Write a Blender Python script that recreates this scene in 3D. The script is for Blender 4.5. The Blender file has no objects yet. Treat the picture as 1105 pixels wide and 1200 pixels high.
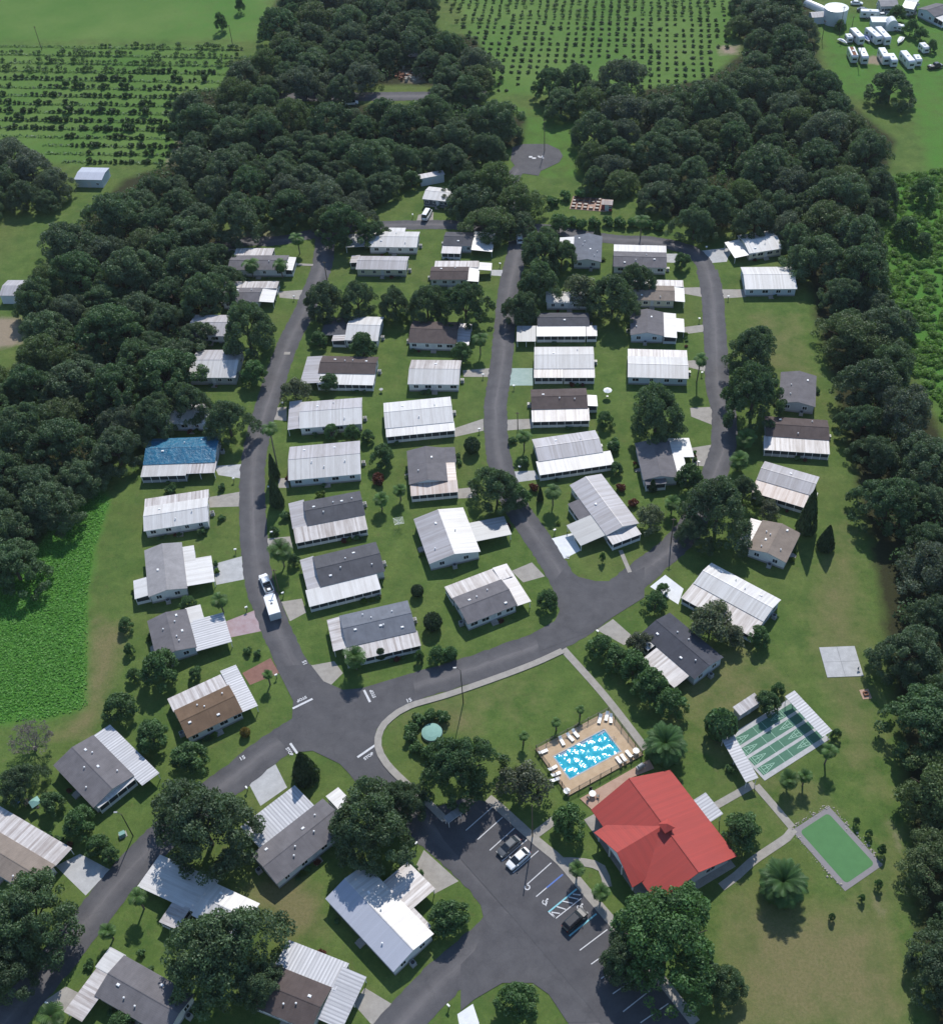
import bpy, math, random
import numpy as np
from mathutils import Matrix, Vector
# ---------------------------------------------------------------- survey of the place, in metres (x east, y away from the camera)
DATA = {
'houses': [
{'key':'h0','c':(-75.73,209.92),'rot':-0.0531,'L':11.69,'W':7.42,'mats':('white_metal','white_metal'),'annex':[],'label':'white roofed mobile home half hidden under oaks, just behind the home with the blue tarp','wall':'blue','vents':None,'rise':None,'eave':2.55},
{'key':'h1','c':(-75.98,196.8),'rot':0.0033,'L':16.86,'W':9.04,'mats':('blue_tarp','blue_tarp'),'annex':[(-8.41,2.1,-8.1,-4.5,'white_metal','porch'),(1.63,8.73,-7.59,-4.09,'weathered_metal','carport')],'label':'mobile home with a bright blue tarp over its roof and a white porch roof','wall':'grey','vents':None,'rise':None,'eave':2.55},
{'key':'h2','c':(-73.66,175.88),'rot':0.1706,'L':14.14,'W':7.64,'mats':('white_metal','white_metal'),'annex':[(-7.15,7.16,4.02,6.82,'weathered_metal','carport')],'label':'plain white roofed mobile home below the blue tarp home, with a streaked carport strip behind','wall':'white','vents':None,'rise':None,'eave':2.55},
{'key':'h3','c':(-73.1,159.59),'rot':-1.3143,'L':13.72,'W':8.08,'mats':('pale_shingle','pale_shingle'),'annex':[(-5.5,-0.87,4.2,6.43,'white_metal','porch'),(-1.55,6.12,4.23,9.73,'white_metal','carport'),(0.9,6.22,-6.91,-4.19,'white_metal','porch')],'label':'pale grey gabled home with white carport and small white lean-tos on both sides','wall':'white','vents':1,'rise':None,'eave':2.55},
{'key':'h4','c':(-68.61,141.99),'rot':-1.2068,'L':10.72,'W':8.08,'mats':('grey_shingle','grey_shingle'),'annex':[(-5.7,-1.47,4.34,6.94,'white_metal','porch'),(-1.89,6.31,4.54,10.88,'striped_metal','carport')],'label':'grey shingle home with a dark and white striped carport beside a pink driveway','wall':'blue','vents':6,'rise':None,'eave':2.55},
{'key':'h5','c':(-58.19,122.99),'rot':0.5168,'L':11.17,'W':7.32,'mats':('brown_shingle','brown_shingle'),'annex':[(-5.76,5.91,3.96,7.24,'weathered_metal','porch'),(5.82,8.61,-3.6,7.78,'striped_metal','carport')],'label':'mobile home with a rust brown shingle roof and ribbed metal strips on two sides','wall':'white','vents':5,'rise':None,'eave':2.55},
{'key':'h6','c':(-77.36,110.87),'rot':-0.7618,'L':13.15,'W':8.73,'mats':('grey_shingle','grey_shingle'),'annex':[(-6.55,9.31,4.53,7.83,'striped_metal','carport'),(5.73,7.16,-3.79,4.27,'white_metal','porch')],'label':'grey gabled home with a striped carport roof, above the sharp bend at the lower left','wall':'white','vents':6,'rise':None,'eave':2.55},
{'key':'h7','c':(-88.61,94.1),'rot':-0.525,'L':17.06,'W':5.99,'mats':('tan_shingle','tan_shingle'),'annex':[(-11.67,8.57,3.34,6.82,'weathered_metal','carport')],'label':'tan brown roofed home with a long grey metal strip, cut by the left edge','wall':'white','vents':2,'rise':None,'eave':2.55},
{'key':'h8','c':(-49.05,83.41),'rot':-0.4524,'L':9.39,'W':6.36,'mats':('white_metal','white_metal'),'annex':[(-16.45,-4.03,-2.53,3.83,'white_metal','carport'),(-9.18,-5.59,-6.19,-2.2,'weathered_metal','porch')],'label':'white roofed home with a wide carport in blue shade, between two huge oaks','wall':'white','vents':None,'rise':None,'eave':2.55},
{'key':'h9','c':(-59.94,69.74),'rot':-0.4931,'L':14.23,'W':7.2,'mats':('grey_shingle','grey_shingle'),'annex':[(-10.3,-7.23,0.07,3.75,'white_metal','porch'),(-9.99,-6.2,-7.59,0.13,'weathered_metal','carport')],'label':'grey shingle home at the bottom left corner with ribbed metal roof along its end','wall':'white','vents':5,'rise':None,'eave':2.55},
{'key':'h10','c':(-37.81,95.51),'rot':0.7335,'L':15.44,'W':7.54,'mats':('grey_shingle','grey_shingle'),'annex':[(-5.98,5.8,4.15,9.83,'striped_metal','carport'),(8.39,11.18,-1.56,3.83,'white_metal','porch')],'label':'long grey shingle home with a big ribbed carport, beside the largest junction oak','wall':'white','vents':6,'rise':None,'eave':2.55},
{'key':'h11','c':(-23.39,81.34),'rot':-0.8139,'L':17.44,'W':8.74,'mats':('white_metal','blue_metal'),'annex':[(-4.09,2.95,4.25,9.91,'weathered_metal','carport'),(3,7.42,4.24,5.05,'weathered_metal','porch')],'label':'broad home with one white and one bluish metal roof slope, above the lower road fork','wall':'white','vents':None,'rise':None,'eave':2.55},
{'key':'h12','c':(-36.47,68.67),'rot':-0.3953,'L':10.55,'W':7.1,'mats':('umber_shingle','umber_shingle'),'annex':[(-5.09,5.96,3.43,8.09,'striped_metal','porch'),(5.32,9.57,-1.53,7.14,'striped_metal','carport')],'label':'dark brown roofed home with an L of pale ribbed metal, on the bottom edge','wall':'white','vents':4,'rise':None,'eave':2.55},
{'key':'h13','c':(-26.9,142.82),'rot':0.2432,'L':14.25,'W':8.43,'mats':('slate_shingle','slate_shingle'),'annex':[(-7.83,7.37,-7.66,-4.06,'weathered_metal','porch'),(-9.8,-6.75,-4.16,4.12,'weathered_metal','carport')],'label':'blue grey shingle home with rust streaked porch roof at the road junction corner','wall':'white','vents':7,'rise':None,'eave':2.55},
{'key':'h14','c':(-33.96,159.19),'rot':0.2775,'L':13.92,'W':8.89,'mats':('dark_shingle','dark_shingle'),'annex':[(-9.72,-6.98,-4.27,4.79,'pale_metal','carport'),(-10.12,5.08,-8.57,-4.62,'white_metal','porch')],'label':'dark grey shingle home with a plain white porch roof, beside the white pickup and trailer','wall':'white','vents':5,'rise':None,'eave':2.55},
{'key':'h15','c':(-38.43,176.02),'rot':0.2215,'L':12.95,'W':7.75,'mats':('dark_shingle','dark_shingle'),'annex':[(-9.75,-6.47,-3.61,4.59,'pale_metal','carport'),(-9.58,6.3,-7.98,-3.63,'weathered_metal','porch')],'label':'dark grey shingle home with two white skylights and a brown streaked porch roof','wall':'white','vents':5,'rise':None,'eave':2.55},
{'key':'h16','c':(-41.83,191.7),'rot':0.0807,'L':16.66,'W':11.42,'mats':('pale_metal','white_metal'),'annex':[],'label':'white metal roofed home with three long panels, above the twin skylight home','wall':'blue','vents':5,'rise':None,'eave':2.55},
{'key':'h17','c':(-41.74,208.47),'rot':0.0606,'L':15.12,'W':9.76,'mats':('pale_metal','white_metal'),'annex':[(-10.41,-7.72,-4.63,5.8,'pale_metal','carport')],'label':'white metal roofed home with a left carport, behind the pair of small bushy trees','wall':'white','vents':None,'rise':None,'eave':2.55},
{'key':'h18','c':(-20.49,207.5),'rot':0.0942,'L':16.5,'W':9.45,'mats':('white_metal','white_metal'),'annex':[(-8.16,8.33,-7.43,-4.62,'white_metal','porch')],'label':'large clean white flat looking roof in the middle block, beside the middle street','wall':'white','vents':None,'rise':None,'eave':2.55},
{'key':'h19','c':(-17.92,188.61),'rot':-1.49,'L':11.3,'W':8.88,'mats':('grey_shingle','grey_shingle'),'annex':[(-5.89,-0.77,4.61,6.87,'grey_shingle','porch'),(-0.64,5.45,4.55,6.5,'rusty_metal','porch'),(5.81,8.97,-4.2,6.58,'rusty_metal','porch')],'label':'grey shingle home with a pinkish rusted metal wrap-around porch roof','wall':'white','vents':2,'rise':None,'eave':2.55},
{'key':'h20','c':(-13.15,166.59),'rot':-1.2979,'L':13.91,'W':11.36,'mats':('white_metal','pale_metal'),'annex':[(-4.6,2.01,2.53,3.95,'grey_metal','carport'),(-2.07,3.71,5.35,13.69,'grey_metal','carport')],'label':'bright white gabled home with a grey carport, beside the round oak on the middle street','wall':'white','vents':None,'rise':None,'eave':2.55},
{'key':'h21','c':(-5.08,147.6),'rot':0.4252,'L':11.3,'W':7.78,'mats':('grey_shingle','grey_shingle'),'annex':[(-5.74,8.19,4.07,7.72,'weathered_metal','porch'),(6.01,8.71,-4.03,7.61,'pale_metal','carport')],'label':'grey shingle home with ribbed strip behind and bluish white end, inside the road curve','wall':'white','vents':4,'rise':None,'eave':2.55},
{'key':'h22','c':(13.91,210.7),'rot':-0.0154,'L':13.74,'W':7.58,'mats':('umber_shingle','umber_shingle'),'annex':[(-6.85,7.06,-7.77,-3.7,'weathered_metal','porch'),(7.3,9.31,-2.72,1.4,'white_metal','porch')],'label':'dark brown shingle home with a streaked white porch strip, east of the middle street','wall':'white','vents':3,'rise':None,'eave':2.55},
{'key':'h23','c':(14.85,193.79),'rot':0.1596,'L':15.36,'W':7.78,'mats':('pale_metal','pale_metal'),'annex':[(-8.24,9.43,-7.93,-3.87,'white_metal','porch')],'label':'pale metal roofed home with grey inset panels and a broad white front strip','wall':'white','vents':2,'rise':None,'eave':2.55},
{'key':'h24','c':(21.76,174.38),'rot':-1.1582,'L':17.33,'W':8.2,'mats':('pale_metal','pale_metal'),'annex':[(-3.88,1.53,-7.04,-3.83,'grey_shingle','porch'),(1.61,8.38,-10.17,-4.23,'grey_metal','carport'),(8.45,11.36,-4,3.13,'pale_metal','porch')],'label':'long light grey ribbed metal roof running diagonally, with a greenish carport, at the street fork','wall':'white','vents':1,'rise':None,'eave':2.55},
{'key':'h25','c':(35.06,187.84),'rot':-1.5216,'L':12.42,'W':8.09,'mats':('grey_shingle','grey_shingle'),'annex':[(-7.29,-0.73,4.26,9.01,'white_metal','carport'),(-0.77,5.2,4.16,6.53,'white_metal','porch'),(5.4,7.52,-3.68,1.11,'grey_shingle','porch')],'label':'grey gabled home dappled by tree shade, with a stepped white carport on its right','wall':'white','vents':0,'rise':None,'eave':2.55},
{'key':'h26','c':(69.33,197.09),'rot':-0.1526,'L':14.76,'W':7.13,'mats':('umber_shingle','umber_shingle'),'annex':[(-7.75,7.27,-7.82,-3.34,'weathered_metal','porch')],'label':'brown shingle home with a long rib streaked porch roof, east of the right street','wall':'grey','vents':3,'rise':None,'eave':2.55},
{'key':'h27','c':(63.99,180.45),'rot':-0.4702,'L':12.72,'W':6.53,'mats':('pale_metal','pale_metal'),'annex':[(-6.38,5.77,-7.19,-3.38,'rusty_metal','porch')],'label':'pale metal roofed home with a rust brown lower strip, beside the tall dark conifer','wall':'white','vents':1,'rise':None,'eave':2.55},
{'key':'h28','c':(57.25,161.49),'rot':-2.0965,'L':9.56,'W':8.66,'mats':('tan_shingle','tan_shingle'),'annex':[(-4.48,3.96,-6.83,-4.41,'weathered_metal','carport')],'label':'tan shingle home with white skylights, at the end of the lane behind the spreading oak','wall':'white','vents':6,'rise':None,'eave':2.55},
{'key':'h29','c':(46.98,147.9),'rot':-0.7013,'L':16.56,'W':7.17,'mats':('white_metal','white_metal'),'annex':[(-8.38,8.29,-8.05,-3.49,'weathered_metal','porch')],'label':'big white roofed home with a brown ribbed lower strip, right of the clubhouse drive','wall':'blue','vents':4,'rise':None,'eave':2.55},
{'key':'h30','c':(33.87,134.66),'rot':-0.9083,'L':14.75,'W':8.14,'mats':('charcoal_shingle','charcoal_shingle'),'annex':[(-2.89,6.05,-8.15,-4.18,'weathered_metal','carport'),(-7.42,-3.53,-5.89,-3.84,'white_metal','porch')],'label':'charcoal shingle home with a ribbed white carport, behind the diagonal hedge of trees','wall':'blue','vents':5,'rise':None,'eave':2.55},
{'key':'h31','c':(74.94,276.06),'rot':0.2004,'L':10.17,'W':9.57,'mats':('white_metal','white_metal'),'annex':[(-9.37,-2.15,-4.97,3.21,'white_metal','carport')],'label':'off white roofed home with shaded carport, at the right end of the top road','wall':'cream','vents':None,'rise':None,'eave':2.55},
{'key':'h32','c':(74.09,258.32),'rot':-0.0461,'L':13.98,'W':10.55,'mats':('white_metal','white_metal'),'annex':[],'label':'square white metal roofed home alone on the right side of the right street','wall':'blue','vents':0,'rise':None,'eave':2.55},
{'key':'h33','c':(40.01,269.37),'rot':-0.1091,'L':14.86,'W':7.67,'mats':('grey_shingle','grey_shingle'),'annex':[(-7.38,7.48,4.26,7.97,'white_metal','porch')],'label':'grey home with a white strip behind it, by the tall palm near the top road','wall':'white','vents':4,'rise':None,'eave':2.55},
{'key':'h34','c':(41.35,253.3),'rot':-0.0959,'L':12.55,'W':6.94,'mats':('tan_shingle','tan_shingle'),'annex':[(-6.1,8.86,4.01,6.75,'weathered_metal','porch'),(6.3,8.98,-3.35,3.41,'white_metal','carport')],'label':'tan roofed home, left part under a tree, second home down the right street','wall':'cream','vents':2,'rise':None,'eave':2.55},
{'key':'h35','c':(38.7,239.71),'rot':-1.6714,'L':10.35,'W':8.75,'mats':('grey_shingle','grey_shingle'),'annex':[(-5.2,5.31,4.48,7.71,'white_metal','porch'),(-3.25,2.56,7.67,9.76,'white_metal','carport')],'label':'grey gabled home with white ribbed porch, third home down the right street','wall':'blue','vents':2,'rise':None,'eave':2.55},
{'key':'h36','c':(39.36,221.52),'rot':-0.0984,'L':15.08,'W':8.47,'mats':('white_metal','white_metal'),'annex':[(-7.47,7.57,4.58,7.67,'weathered_metal','porch')],'label':'white roofed home with a dull ribbed strip behind, beside the tall leaning palm','wall':'blue','vents':0,'rise':None,'eave':2.55},
{'key':'h37','c':(16.1,226.67),'rot':-0.05,'L':15.15,'W':8.86,'mats':('white_metal','white_metal'),'annex':[(-7.6,-0.24,-7.51,-4.31,'weathered_metal','porch'),(-0.17,7.65,-7.54,-4.35,'pale_metal','porch')],'label':'white roofed home with a half dull, half white porch strip, beside the mint coloured driveway','wall':'white','vents':2,'rise':None,'eave':2.55},
{'key':'h38','c':(16.88,242.84),'rot':-0.051,'L':13.72,'W':5.77,'mats':('dark_shingle','dark_shingle'),'annex':[(-7.04,5.83,-6.73,-2.75,'white_metal','porch'),(-12.2,-7.2,-8.66,-5.24,'grey_metal','carport'),(5.96,8.77,-6.66,-2.94,'pale_metal','porch')],'label':'dark roofed home with a white porch strip, lying in the shade of the street oaks','wall':'white','vents':1,'rise':None,'eave':2.55},
{'key':'h39','c':(18.93,252.66),'rot':-0.0595,'L':12.27,'W':5.15,'mats':('white_metal','white_metal'),'annex':[],'label':'pale home glimpsed beneath the oaks between the middle and right streets','wall':'white','vents':0,'rise':None,'eave':2.55},
{'key':'h40','c':(25.82,275.69),'rot':-1.6742,'L':13.13,'W':8.05,'mats':('slate_shingle','slate_shingle'),'annex':[(-6.16,-2.29,-8.15,-4.08,'white_metal','porch')],'label':'square grey shingle roof just below the top road, right of the street oaks','wall':'white','vents':6,'rise':None,'eave':2.55},
{'key':'h41','c':(-10.97,283.01),'rot':-0.1109,'L':8.35,'W':7.16,'mats':('dark_shingle','dark_shingle'),'annex':[(4.19,10.25,-5.23,4.44,'white_metal','carport'),(-4.27,1.33,-6.91,-3.42,'pale_metal','porch')],'label':'dark grey home with a white carport, by the head of the middle street','wall':'blue','vents':1,'rise':None,'eave':2.55},
{'key':'h42','c':(-13.42,265.94),'rot':-0.061,'L':10.64,'W':6.28,'mats':('umber_shingle','umber_shingle'),'annex':[(-4.56,7.87,3.65,6.65,'weathered_metal','porch'),(5.09,8.25,-3.57,3.22,'white_metal','porch'),(8.01,11.59,1.85,5.56,'pale_metal','carport')],'label':'brown shingle home with pale metal strips on two sides, beside the middle street','wall':'white','vents':2,'rise':None,'eave':2.55},
{'key':'h43','c':(-29.57,284.03),'rot':-0.0831,'L':14.05,'W':8.17,'mats':('white_metal','white_metal'),'annex':[(-13.89,-6.5,-3.54,3.35,'grey_metal','carport'),(-2.41,2.52,4.57,6.67,'white_metal','porch')],'label':'white roofed home on the top road, its left carport in blue shade','wall':'white','vents':None,'rise':None,'eave':2.55},
{'key':'h44','c':(-32.42,272.18),'rot':-0.0804,'L':14.32,'W':6.69,'mats':('pale_metal','pale_metal'),'annex':[(-9.44,-7.35,0.24,3.95,'weathered_metal','porch')],'label':'light grey metal roofed home directly below the white home on the top road','wall':'cream','vents':0,'rise':None,'eave':2.55},
{'key':'h45','c':(-67.77,274.5),'rot':-0.0617,'L':16.38,'W':7.33,'mats':('grey_shingle','grey_shingle'),'annex':[(-8.07,3.06,4.19,8.07,'weathered_metal','porch'),(7.87,10.27,-3.37,3.09,'white_metal','porch')],'label':'grey roofed home with two palms in front, first home on the west street','wall':'white','vents':2,'rise':None,'eave':2.55},
{'key':'h46','c':(-70.27,259.04),'rot':-0.05,'L':10.21,'W':6.76,'mats':('grey_shingle','grey_shingle'),'annex':[(-6.09,9.01,3.92,7.02,'weathered_metal','porch'),(4.51,9.05,-2.88,3.82,'white_metal','carport')],'label':'grey roofed home with pale metal strips, behind the large oak of the west street','wall':'white','vents':2,'rise':None,'eave':2.55},
{'key':'h47','c':(-76.34,245.58),'rot':-0.0736,'L':11.63,'W':9.25,'mats':('pale_metal','pale_metal'),'annex':[],'label':'whitish home mostly hidden behind the large oak of the west street','wall':'white','vents':0,'rise':None,'eave':2.55},
{'key':'h48','c':(-72.9,229.21),'rot':-0.0484,'L':12.11,'W':11.33,'mats':('pale_metal','white_metal'),'annex':[],'label':'white roofed home with dappled oak shade across its right half','wall':'grey','vents':0,'rise':None,'eave':2.55},
{'key':'h49','c':(-35.71,241.88),'rot':-0.0983,'L':8.86,'W':10.38,'mats':('white_metal','white_metal'),'annex':[(-11.29,-4.73,-2.66,4.89,'dark_shingle','carport'),(-7.9,-4.4,-5.16,-2.65,'weathered_metal','porch')],'label':'white roofed home with a dark carport, shaded by the tree row behind it','wall':'white','vents':0,'rise':None,'eave':2.55},
{'key':'h50','c':(-38.78,226.76),'rot':-0.0825,'L':14.55,'W':7.01,'mats':('umber_shingle','umber_shingle'),'annex':[(-11.37,-6.57,-7.06,3.74,'pale_metal','carport'),(-7.05,7.32,-7.26,-3.58,'white_metal','porch')],'label':'brown shingle home with white metal on its front and left, beside the west street','wall':'white','vents':4,'rise':None,'eave':2.55},
{'key':'h51','c':(-16.73,222.69),'rot':-0.0681,'L':12.87,'W':9.68,'mats':('weathered_metal','white_metal'),'annex':[],'label':'metal roofed home, streaked behind and white in front, left of the middle street','wall':'white','vents':1,'rise':None,'eave':2.55},
{'key':'h52','c':(-17.16,239.14),'rot':-0.1066,'L':12.66,'W':9.4,'mats':('umber_shingle','umber_shingle'),'annex':[(6.23,9.55,-4.7,4.54,'pale_metal','carport')],'label':'dark brown roofed home in tree shade with a pale end, below the tree row','wall':'white','vents':0,'rise':None,'eave':2.55},
{'key':'h53','c':(-16.78,308.02),'rot':-0.2594,'L':9.05,'W':7.33,'mats':('white_metal','white_metal'),'annex':[],'label':'small white roofed home among the oaks above the top road','wall':'dark','vents':0,'rise':None,'eave':2.55},
{'key':'h60','c':(168.6,427.23),'rot':0.4957,'L':9.58,'W':8.78,'mats':('grey_shingle','grey_shingle'),'annex':[(-4.4,2.17,-8.49,-1.51,'white_metal','porch')],'label':'grey shingle house with blue white walls in the top right corner','wall':'blue','vents':0,'rise':None,'eave':3},
{'key':'h61','c':(152.67,435.13),'rot':-0.0452,'L':6.91,'W':6.55,'mats':('pale_shingle','pale_shingle'),'annex':[],'label':'grey house cut by the top edge, left of the long white roof','wall':'grey','vents':0,'rise':None,'eave':3},
{'key':'h62','c':(160.84,433.33),'rot':-0.511,'L':4.6,'W':9.1,'mats':('white_metal','white_metal'),'annex':[],'label':'long white roofed building at the top edge beside the grey corner house','wall':'grey','vents':0,'rise':None,'eave':3},
{'key':'h63','c':(72.49,211.13),'rot':-1.8028,'L':11.98,'W':8.72,'mats':('grey_shingle','grey_shingle'),'annex':[],'label':'grey gabled home half hidden behind the two oaks on the right street lawn','wall':'grey','vents':3,'rise':None,'eave':2.55}],
'trees': [
('oak',-65.55,238.36,16.04,14.12,'spreading oak beside the west street, hiding two whitish homes'),
('oak',-46.29,250.58,12.85,11.31,'oak at the street end of the tree row between the homes and the west street'),
('oak',-38.02,251.77,11.51,10.13,'second oak from the west street in the row behind the dark carport home'),
('oak',-27.96,250.58,10.1,8.89,'narrow oak standing in the middle of the row between the two middle streets'),
('oak',-19.19,249.17,11.41,10.04,'oak near the right end of the row, above the dark brown roof'),
('oak',-8.88,246.06,13.99,12.31,'oak closing the row beside the middle street, above the dark brown roofed home'),
('broad',-62.46,224.23,7.39,7.02,'small tree tucked under the corner of the home with dappled oak shade'),
('pale',-51.31,216.38,7.66,6.9,'greyish bushy tree at the kerb of the west street, above the three panel roof'),
('broad',-47.57,238.5,4.95,4.5,'small round tree on a bare stem in front of the dark carport home'),
('broad',-35.47,233.75,7.53,7.15,'bushy tree in front of the white roof beside the dark carport'),
('broad',-43.35,220.56,5.17,4.91,'small tree against the white porch of the brown shingle home'),
('oak',12.76,269.92,14.71,12.95,'uppermost of the big oaks leaning over the middle street'),
('oak',18.02,270.1,10.02,8.81,'oak beside the square grey shingle roof near the top road'),
('oak',11.18,256.18,13.37,11.77,'broad oak over the middle street, second from the top road'),
('oak',6.18,246.06,10.4,9.15,'lowest of the street oaks, its shade falling on the middle street'),
('pale',22,252.28,10.98,9.88,'grey green tree over the pale home between the two right hand streets'),
('oak',30.16,246.9,14.39,12.66,'dark oak standing right of the dark roofed home with the white porch strip'),
('oak',37.41,256.93,10.62,9.34,'oak covering the left part of the tan roofed home'),
('broad',51.88,268.24,5.23,4.97,'small feathery tree beside the grey home near the top road corner'),
('oak',62.79,222.21,14.34,12.62,'upper of the two oaks on the lawn right of the right street'),
('oak',60.01,205.09,16.92,14.89,'lower of the two oaks on the lawn, overhanging the right street'),
('oak',36.38,200.52,15.21,13.38,'large dark oak in front of the white home with the dull strip'),
('oak',45.66,167.56,16.41,14.44,'large oak spreading over the lane where the right street bends'),
('oak',53.27,176.65,7.57,6.66,'smaller oak behind the large one at the right street bend'),
('broad',41.81,181.84,6.54,6.21,'leafy tree in front of the grey home with the stepped carport'),
('oak',40.56,163.89,8.4,7.39,'oak over the lane, below the largest one at the bend'),
('pale',31.66,169.18,7.07,6.36,'grey green tree between the diagonal roof and the lane'),
('cypress',65.41,166.47,4.91,12.76,'tall dark pointed conifer beside the rust striped home'),
('cone',68.5,161.29,4.34,6.94,'short dark cone shaped conifer on the lawn behind the tan home'),
('pale',58.05,170.92,5.6,5.04,'pale loose small tree below the rust striped porch roof'),
('oak',-1.91,177.89,11.79,10.38,'round dense oak on the edge of the middle street'),
('oak',2.21,177.36,6.88,6.05,'smaller oak crown overhanging the middle street, beside the round oak'),
('ball',-7.51,195.64,3.83,4.02,'clipped round shrub alone on the lawn left of the middle street'),
('palm',10.58,176.86,4.55,5.6,'palm on the front lawn beside the diagonal grey roof'),
('palm',4.79,195.27,3.99,5.5,'palm beside the kerb in front of the pale inset panel roof'),
('bush',2,198.24,2.44,1.83,'low shrub beside the palm in front of the pale inset panel roof'),
('bush',4.37,190.44,3.18,2.39,'shrub at the foot of the palm before the pale inset panel roof'),
('cypress',7.8,178.47,1.73,4.49,'small pointed shrub left of the palm on the diagonal roof lawn'),
('bush',6.6,182.14,2.53,1.9,'reddish brown shrub on the corner below the pale inset panel roof'),
('palm',-53.46,192.72,4.31,13.94,'tall palm beside the west street across from the blue tarp home'),
('cypress',-53.47,188.88,2.97,7.73,'upper of two dark conifers along the west street kerb'),
('cypress',-51.87,180.03,3.66,9.53,'lower of two dark conifers along the west street kerb'),
('bush',-49.58,175.65,2.7,2.02,'round shrub by the walk of the dark home with two skylights'),
('bush',-51.59,171.39,2.48,1.86,'low round shrub near the street before the dark home with two skylights'),
('fan',-48.3,161.31,4.75,6.5,'bushy palm on a slim trunk beside the white pickup'),
('broad',-46.15,162.01,2.96,3,'slim bush beside the bushy palm near the white pickup'),
('broad',-28.6,192.51,6,5.7,'leafy tree between the two middle block rows, right of the three panel roof'),
('broad',-32.4,200.53,3.69,3.5,'small tree at the corner of the left carport home'),
('broad',-41.31,202.57,4.12,3.92,'left of two bushy trees before the left carport home'),
('broad',-36.35,202.01,4.11,3.91,'right of two bushy trees before the left carport home'),
('fan',-27.97,177.51,3.26,4,'small palm on the back lawn between the middle block rows'),
('fan',-23.88,180.28,2.9,4,'small palm with a skirt of dead leaves behind the pinkish roofed home'),
('bush',-29.24,186.29,3.56,2.67,'rust coloured shrub in the flower garden behind the three panel roof'),
('bush',-42.16,182.43,2.35,1.77,'yellow green shrub in front of the three panel roof'),
('bush',-49.76,187.8,2.39,1.79,'dark red shrub at the left corner of the dark home with two skylights'),
('ball',-15.74,143.19,3.83,4.02,'larger clipped round shrub behind the blue grey shingle home'),
('ball',-19.18,152.02,2.69,2.82,'smaller clipped round shrub behind the blue grey shingle home'),
('broad',-14.56,135.03,4.08,3.87,'leafy tree at the back corner of the blue grey home near the road'),
('ball',-12.06,135.55,2.73,2.86,'round shrub beside the road, next to a leafy tree behind the blue grey home'),
('broad',7.8,147.88,4.93,4.68,'small leafy tree inside the road curve'),
('fan',-30.77,133.43,4.37,5.2,'bushy palm before the rust streaked porch at the junction corner'),
('ball',-26.06,136.09,2.4,2.52,'dark shrub against the front wall of the blue grey home'),
('broad',-18.34,135.13,2.21,3,'shrub at the right front corner of the blue grey home'),
('bush',-53.1,138.5,2.08,1.56,'left of two shrubs beside the pink driveway'),
('bush',-51.13,137.83,1.9,1.43,'right of two shrubs beside the pink driveway'),
('fan',-47.67,130.44,1.84,4,'small palm beside the brick red driveway'),
('ball',-50.92,118.96,1.95,2.05,'orange tinted round shrub on the lawn of the rust brown roofed home'),
('broad',-69.08,132.73,8.1,7.7,'leafy tree touching the grey home with the striped carport'),
('broad',-75.38,124.38,6.6,6.27,'dense round tree left of the rust brown roof'),
('oak',-68.13,117.91,6.78,5.97,'round tree between the rust brown roof and the grey striped home'),
('oak',-59.95,112.48,7.28,6.41,'round tree below the rust brown roofed home, near the kerb'),
('broad',-78.93,145.62,3.54,3.37,'upper of three small dark trees on the back lawn of the grey striped home'),
('broad',-76.99,139.38,2.43,3,'middle of three small dark trees on the back lawn of the grey striped home'),
('broad',-74.83,133,3.07,3,'lower of three small dark trees on the back lawn of the grey striped home'),
('broad',-62.49,132.88,3.06,3,'small bushy tree behind the rust brown roofed home'),
('broad',-67.1,150.55,3.95,3.75,'dark shrub tree at the corner of the pale grey gabled home'),
('palm',-59.62,149.13,3.9,5,'palm in front of the striped carport beside the pink driveway'),
('bare',-90.44,117.29,10.94,8.21,'leafless grey tree at the left edge, below the bright marsh grass'),
('oak',-53.93,96.61,18.82,15.5,'very large dark oak beside the long grey home, below the road junction'),
('oak',-79.53,81.39,15.68,13.8,'huge oak at the left edge overhanging the lower left road'),
('oak',-82.07,74.35,11,9.68,'oak on the left edge below the huge one by the lower left road'),
('oak',-47.77,74.28,18.11,15.5,'huge oak covering half of the white roof at lower left'),
('oak',-42.65,70.58,9.47,8.33,'oak crown beside the dark brown roof on the bottom edge'),
('broad',-77.45,100.41,6.1,5.79,'leafy tree behind the long grey metal strip of the left edge home'),
('broad',-73.4,96.13,4.52,4.29,'smaller leafy tree near the road bend behind the left edge home'),
('broad',-71.06,94.36,3.6,3.42,'low leafy tree beside the lower left road by the left edge home'),
('broad',-83.63,104.77,4.66,4.42,'rounded bright tree beside the backyard table at the left edge'),
('oak',-89.97,108.46,8.14,7.16,'dark green tree below the leafless one at the left edge'),
('palm',-63.64,85.18,3.43,5.6,'palm beside the blue shaded carport of the lower left'),
('fan',-67.76,80.15,2.54,4,'small yellowish palm by the kerb of the lower left road'),
('bush',-62.52,77.49,1.7,1.27,'shrub on the lawn above the bottom left grey home'),
('bush',-70.65,75.77,1.97,1.48,'shrub by the end of the bottom left grey home'),
('fan',-73.54,66.5,4.02,4,'yellowish palm clump on the bottom edge at the lower left'),
('broad',-63.19,65.91,4.03,3.83,'leafy tree on the bottom edge before the bottom left grey home'),
('oak',-25.19,95.83,16.39,14.43,'large oak behind the long grey home, beside the clubhouse road'),
('oak',-20.36,102.03,9.09,8,'oak crown leaning toward the clubhouse road from the long grey home'),
('broad',-11.9,80.86,6.76,6,'leafy tree beside the broad two tone roof at the lower road'),
('conifer',-38.43,109.34,5.6,8.4,'dark feathery conifer on the corner lawn of the junction'),
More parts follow.
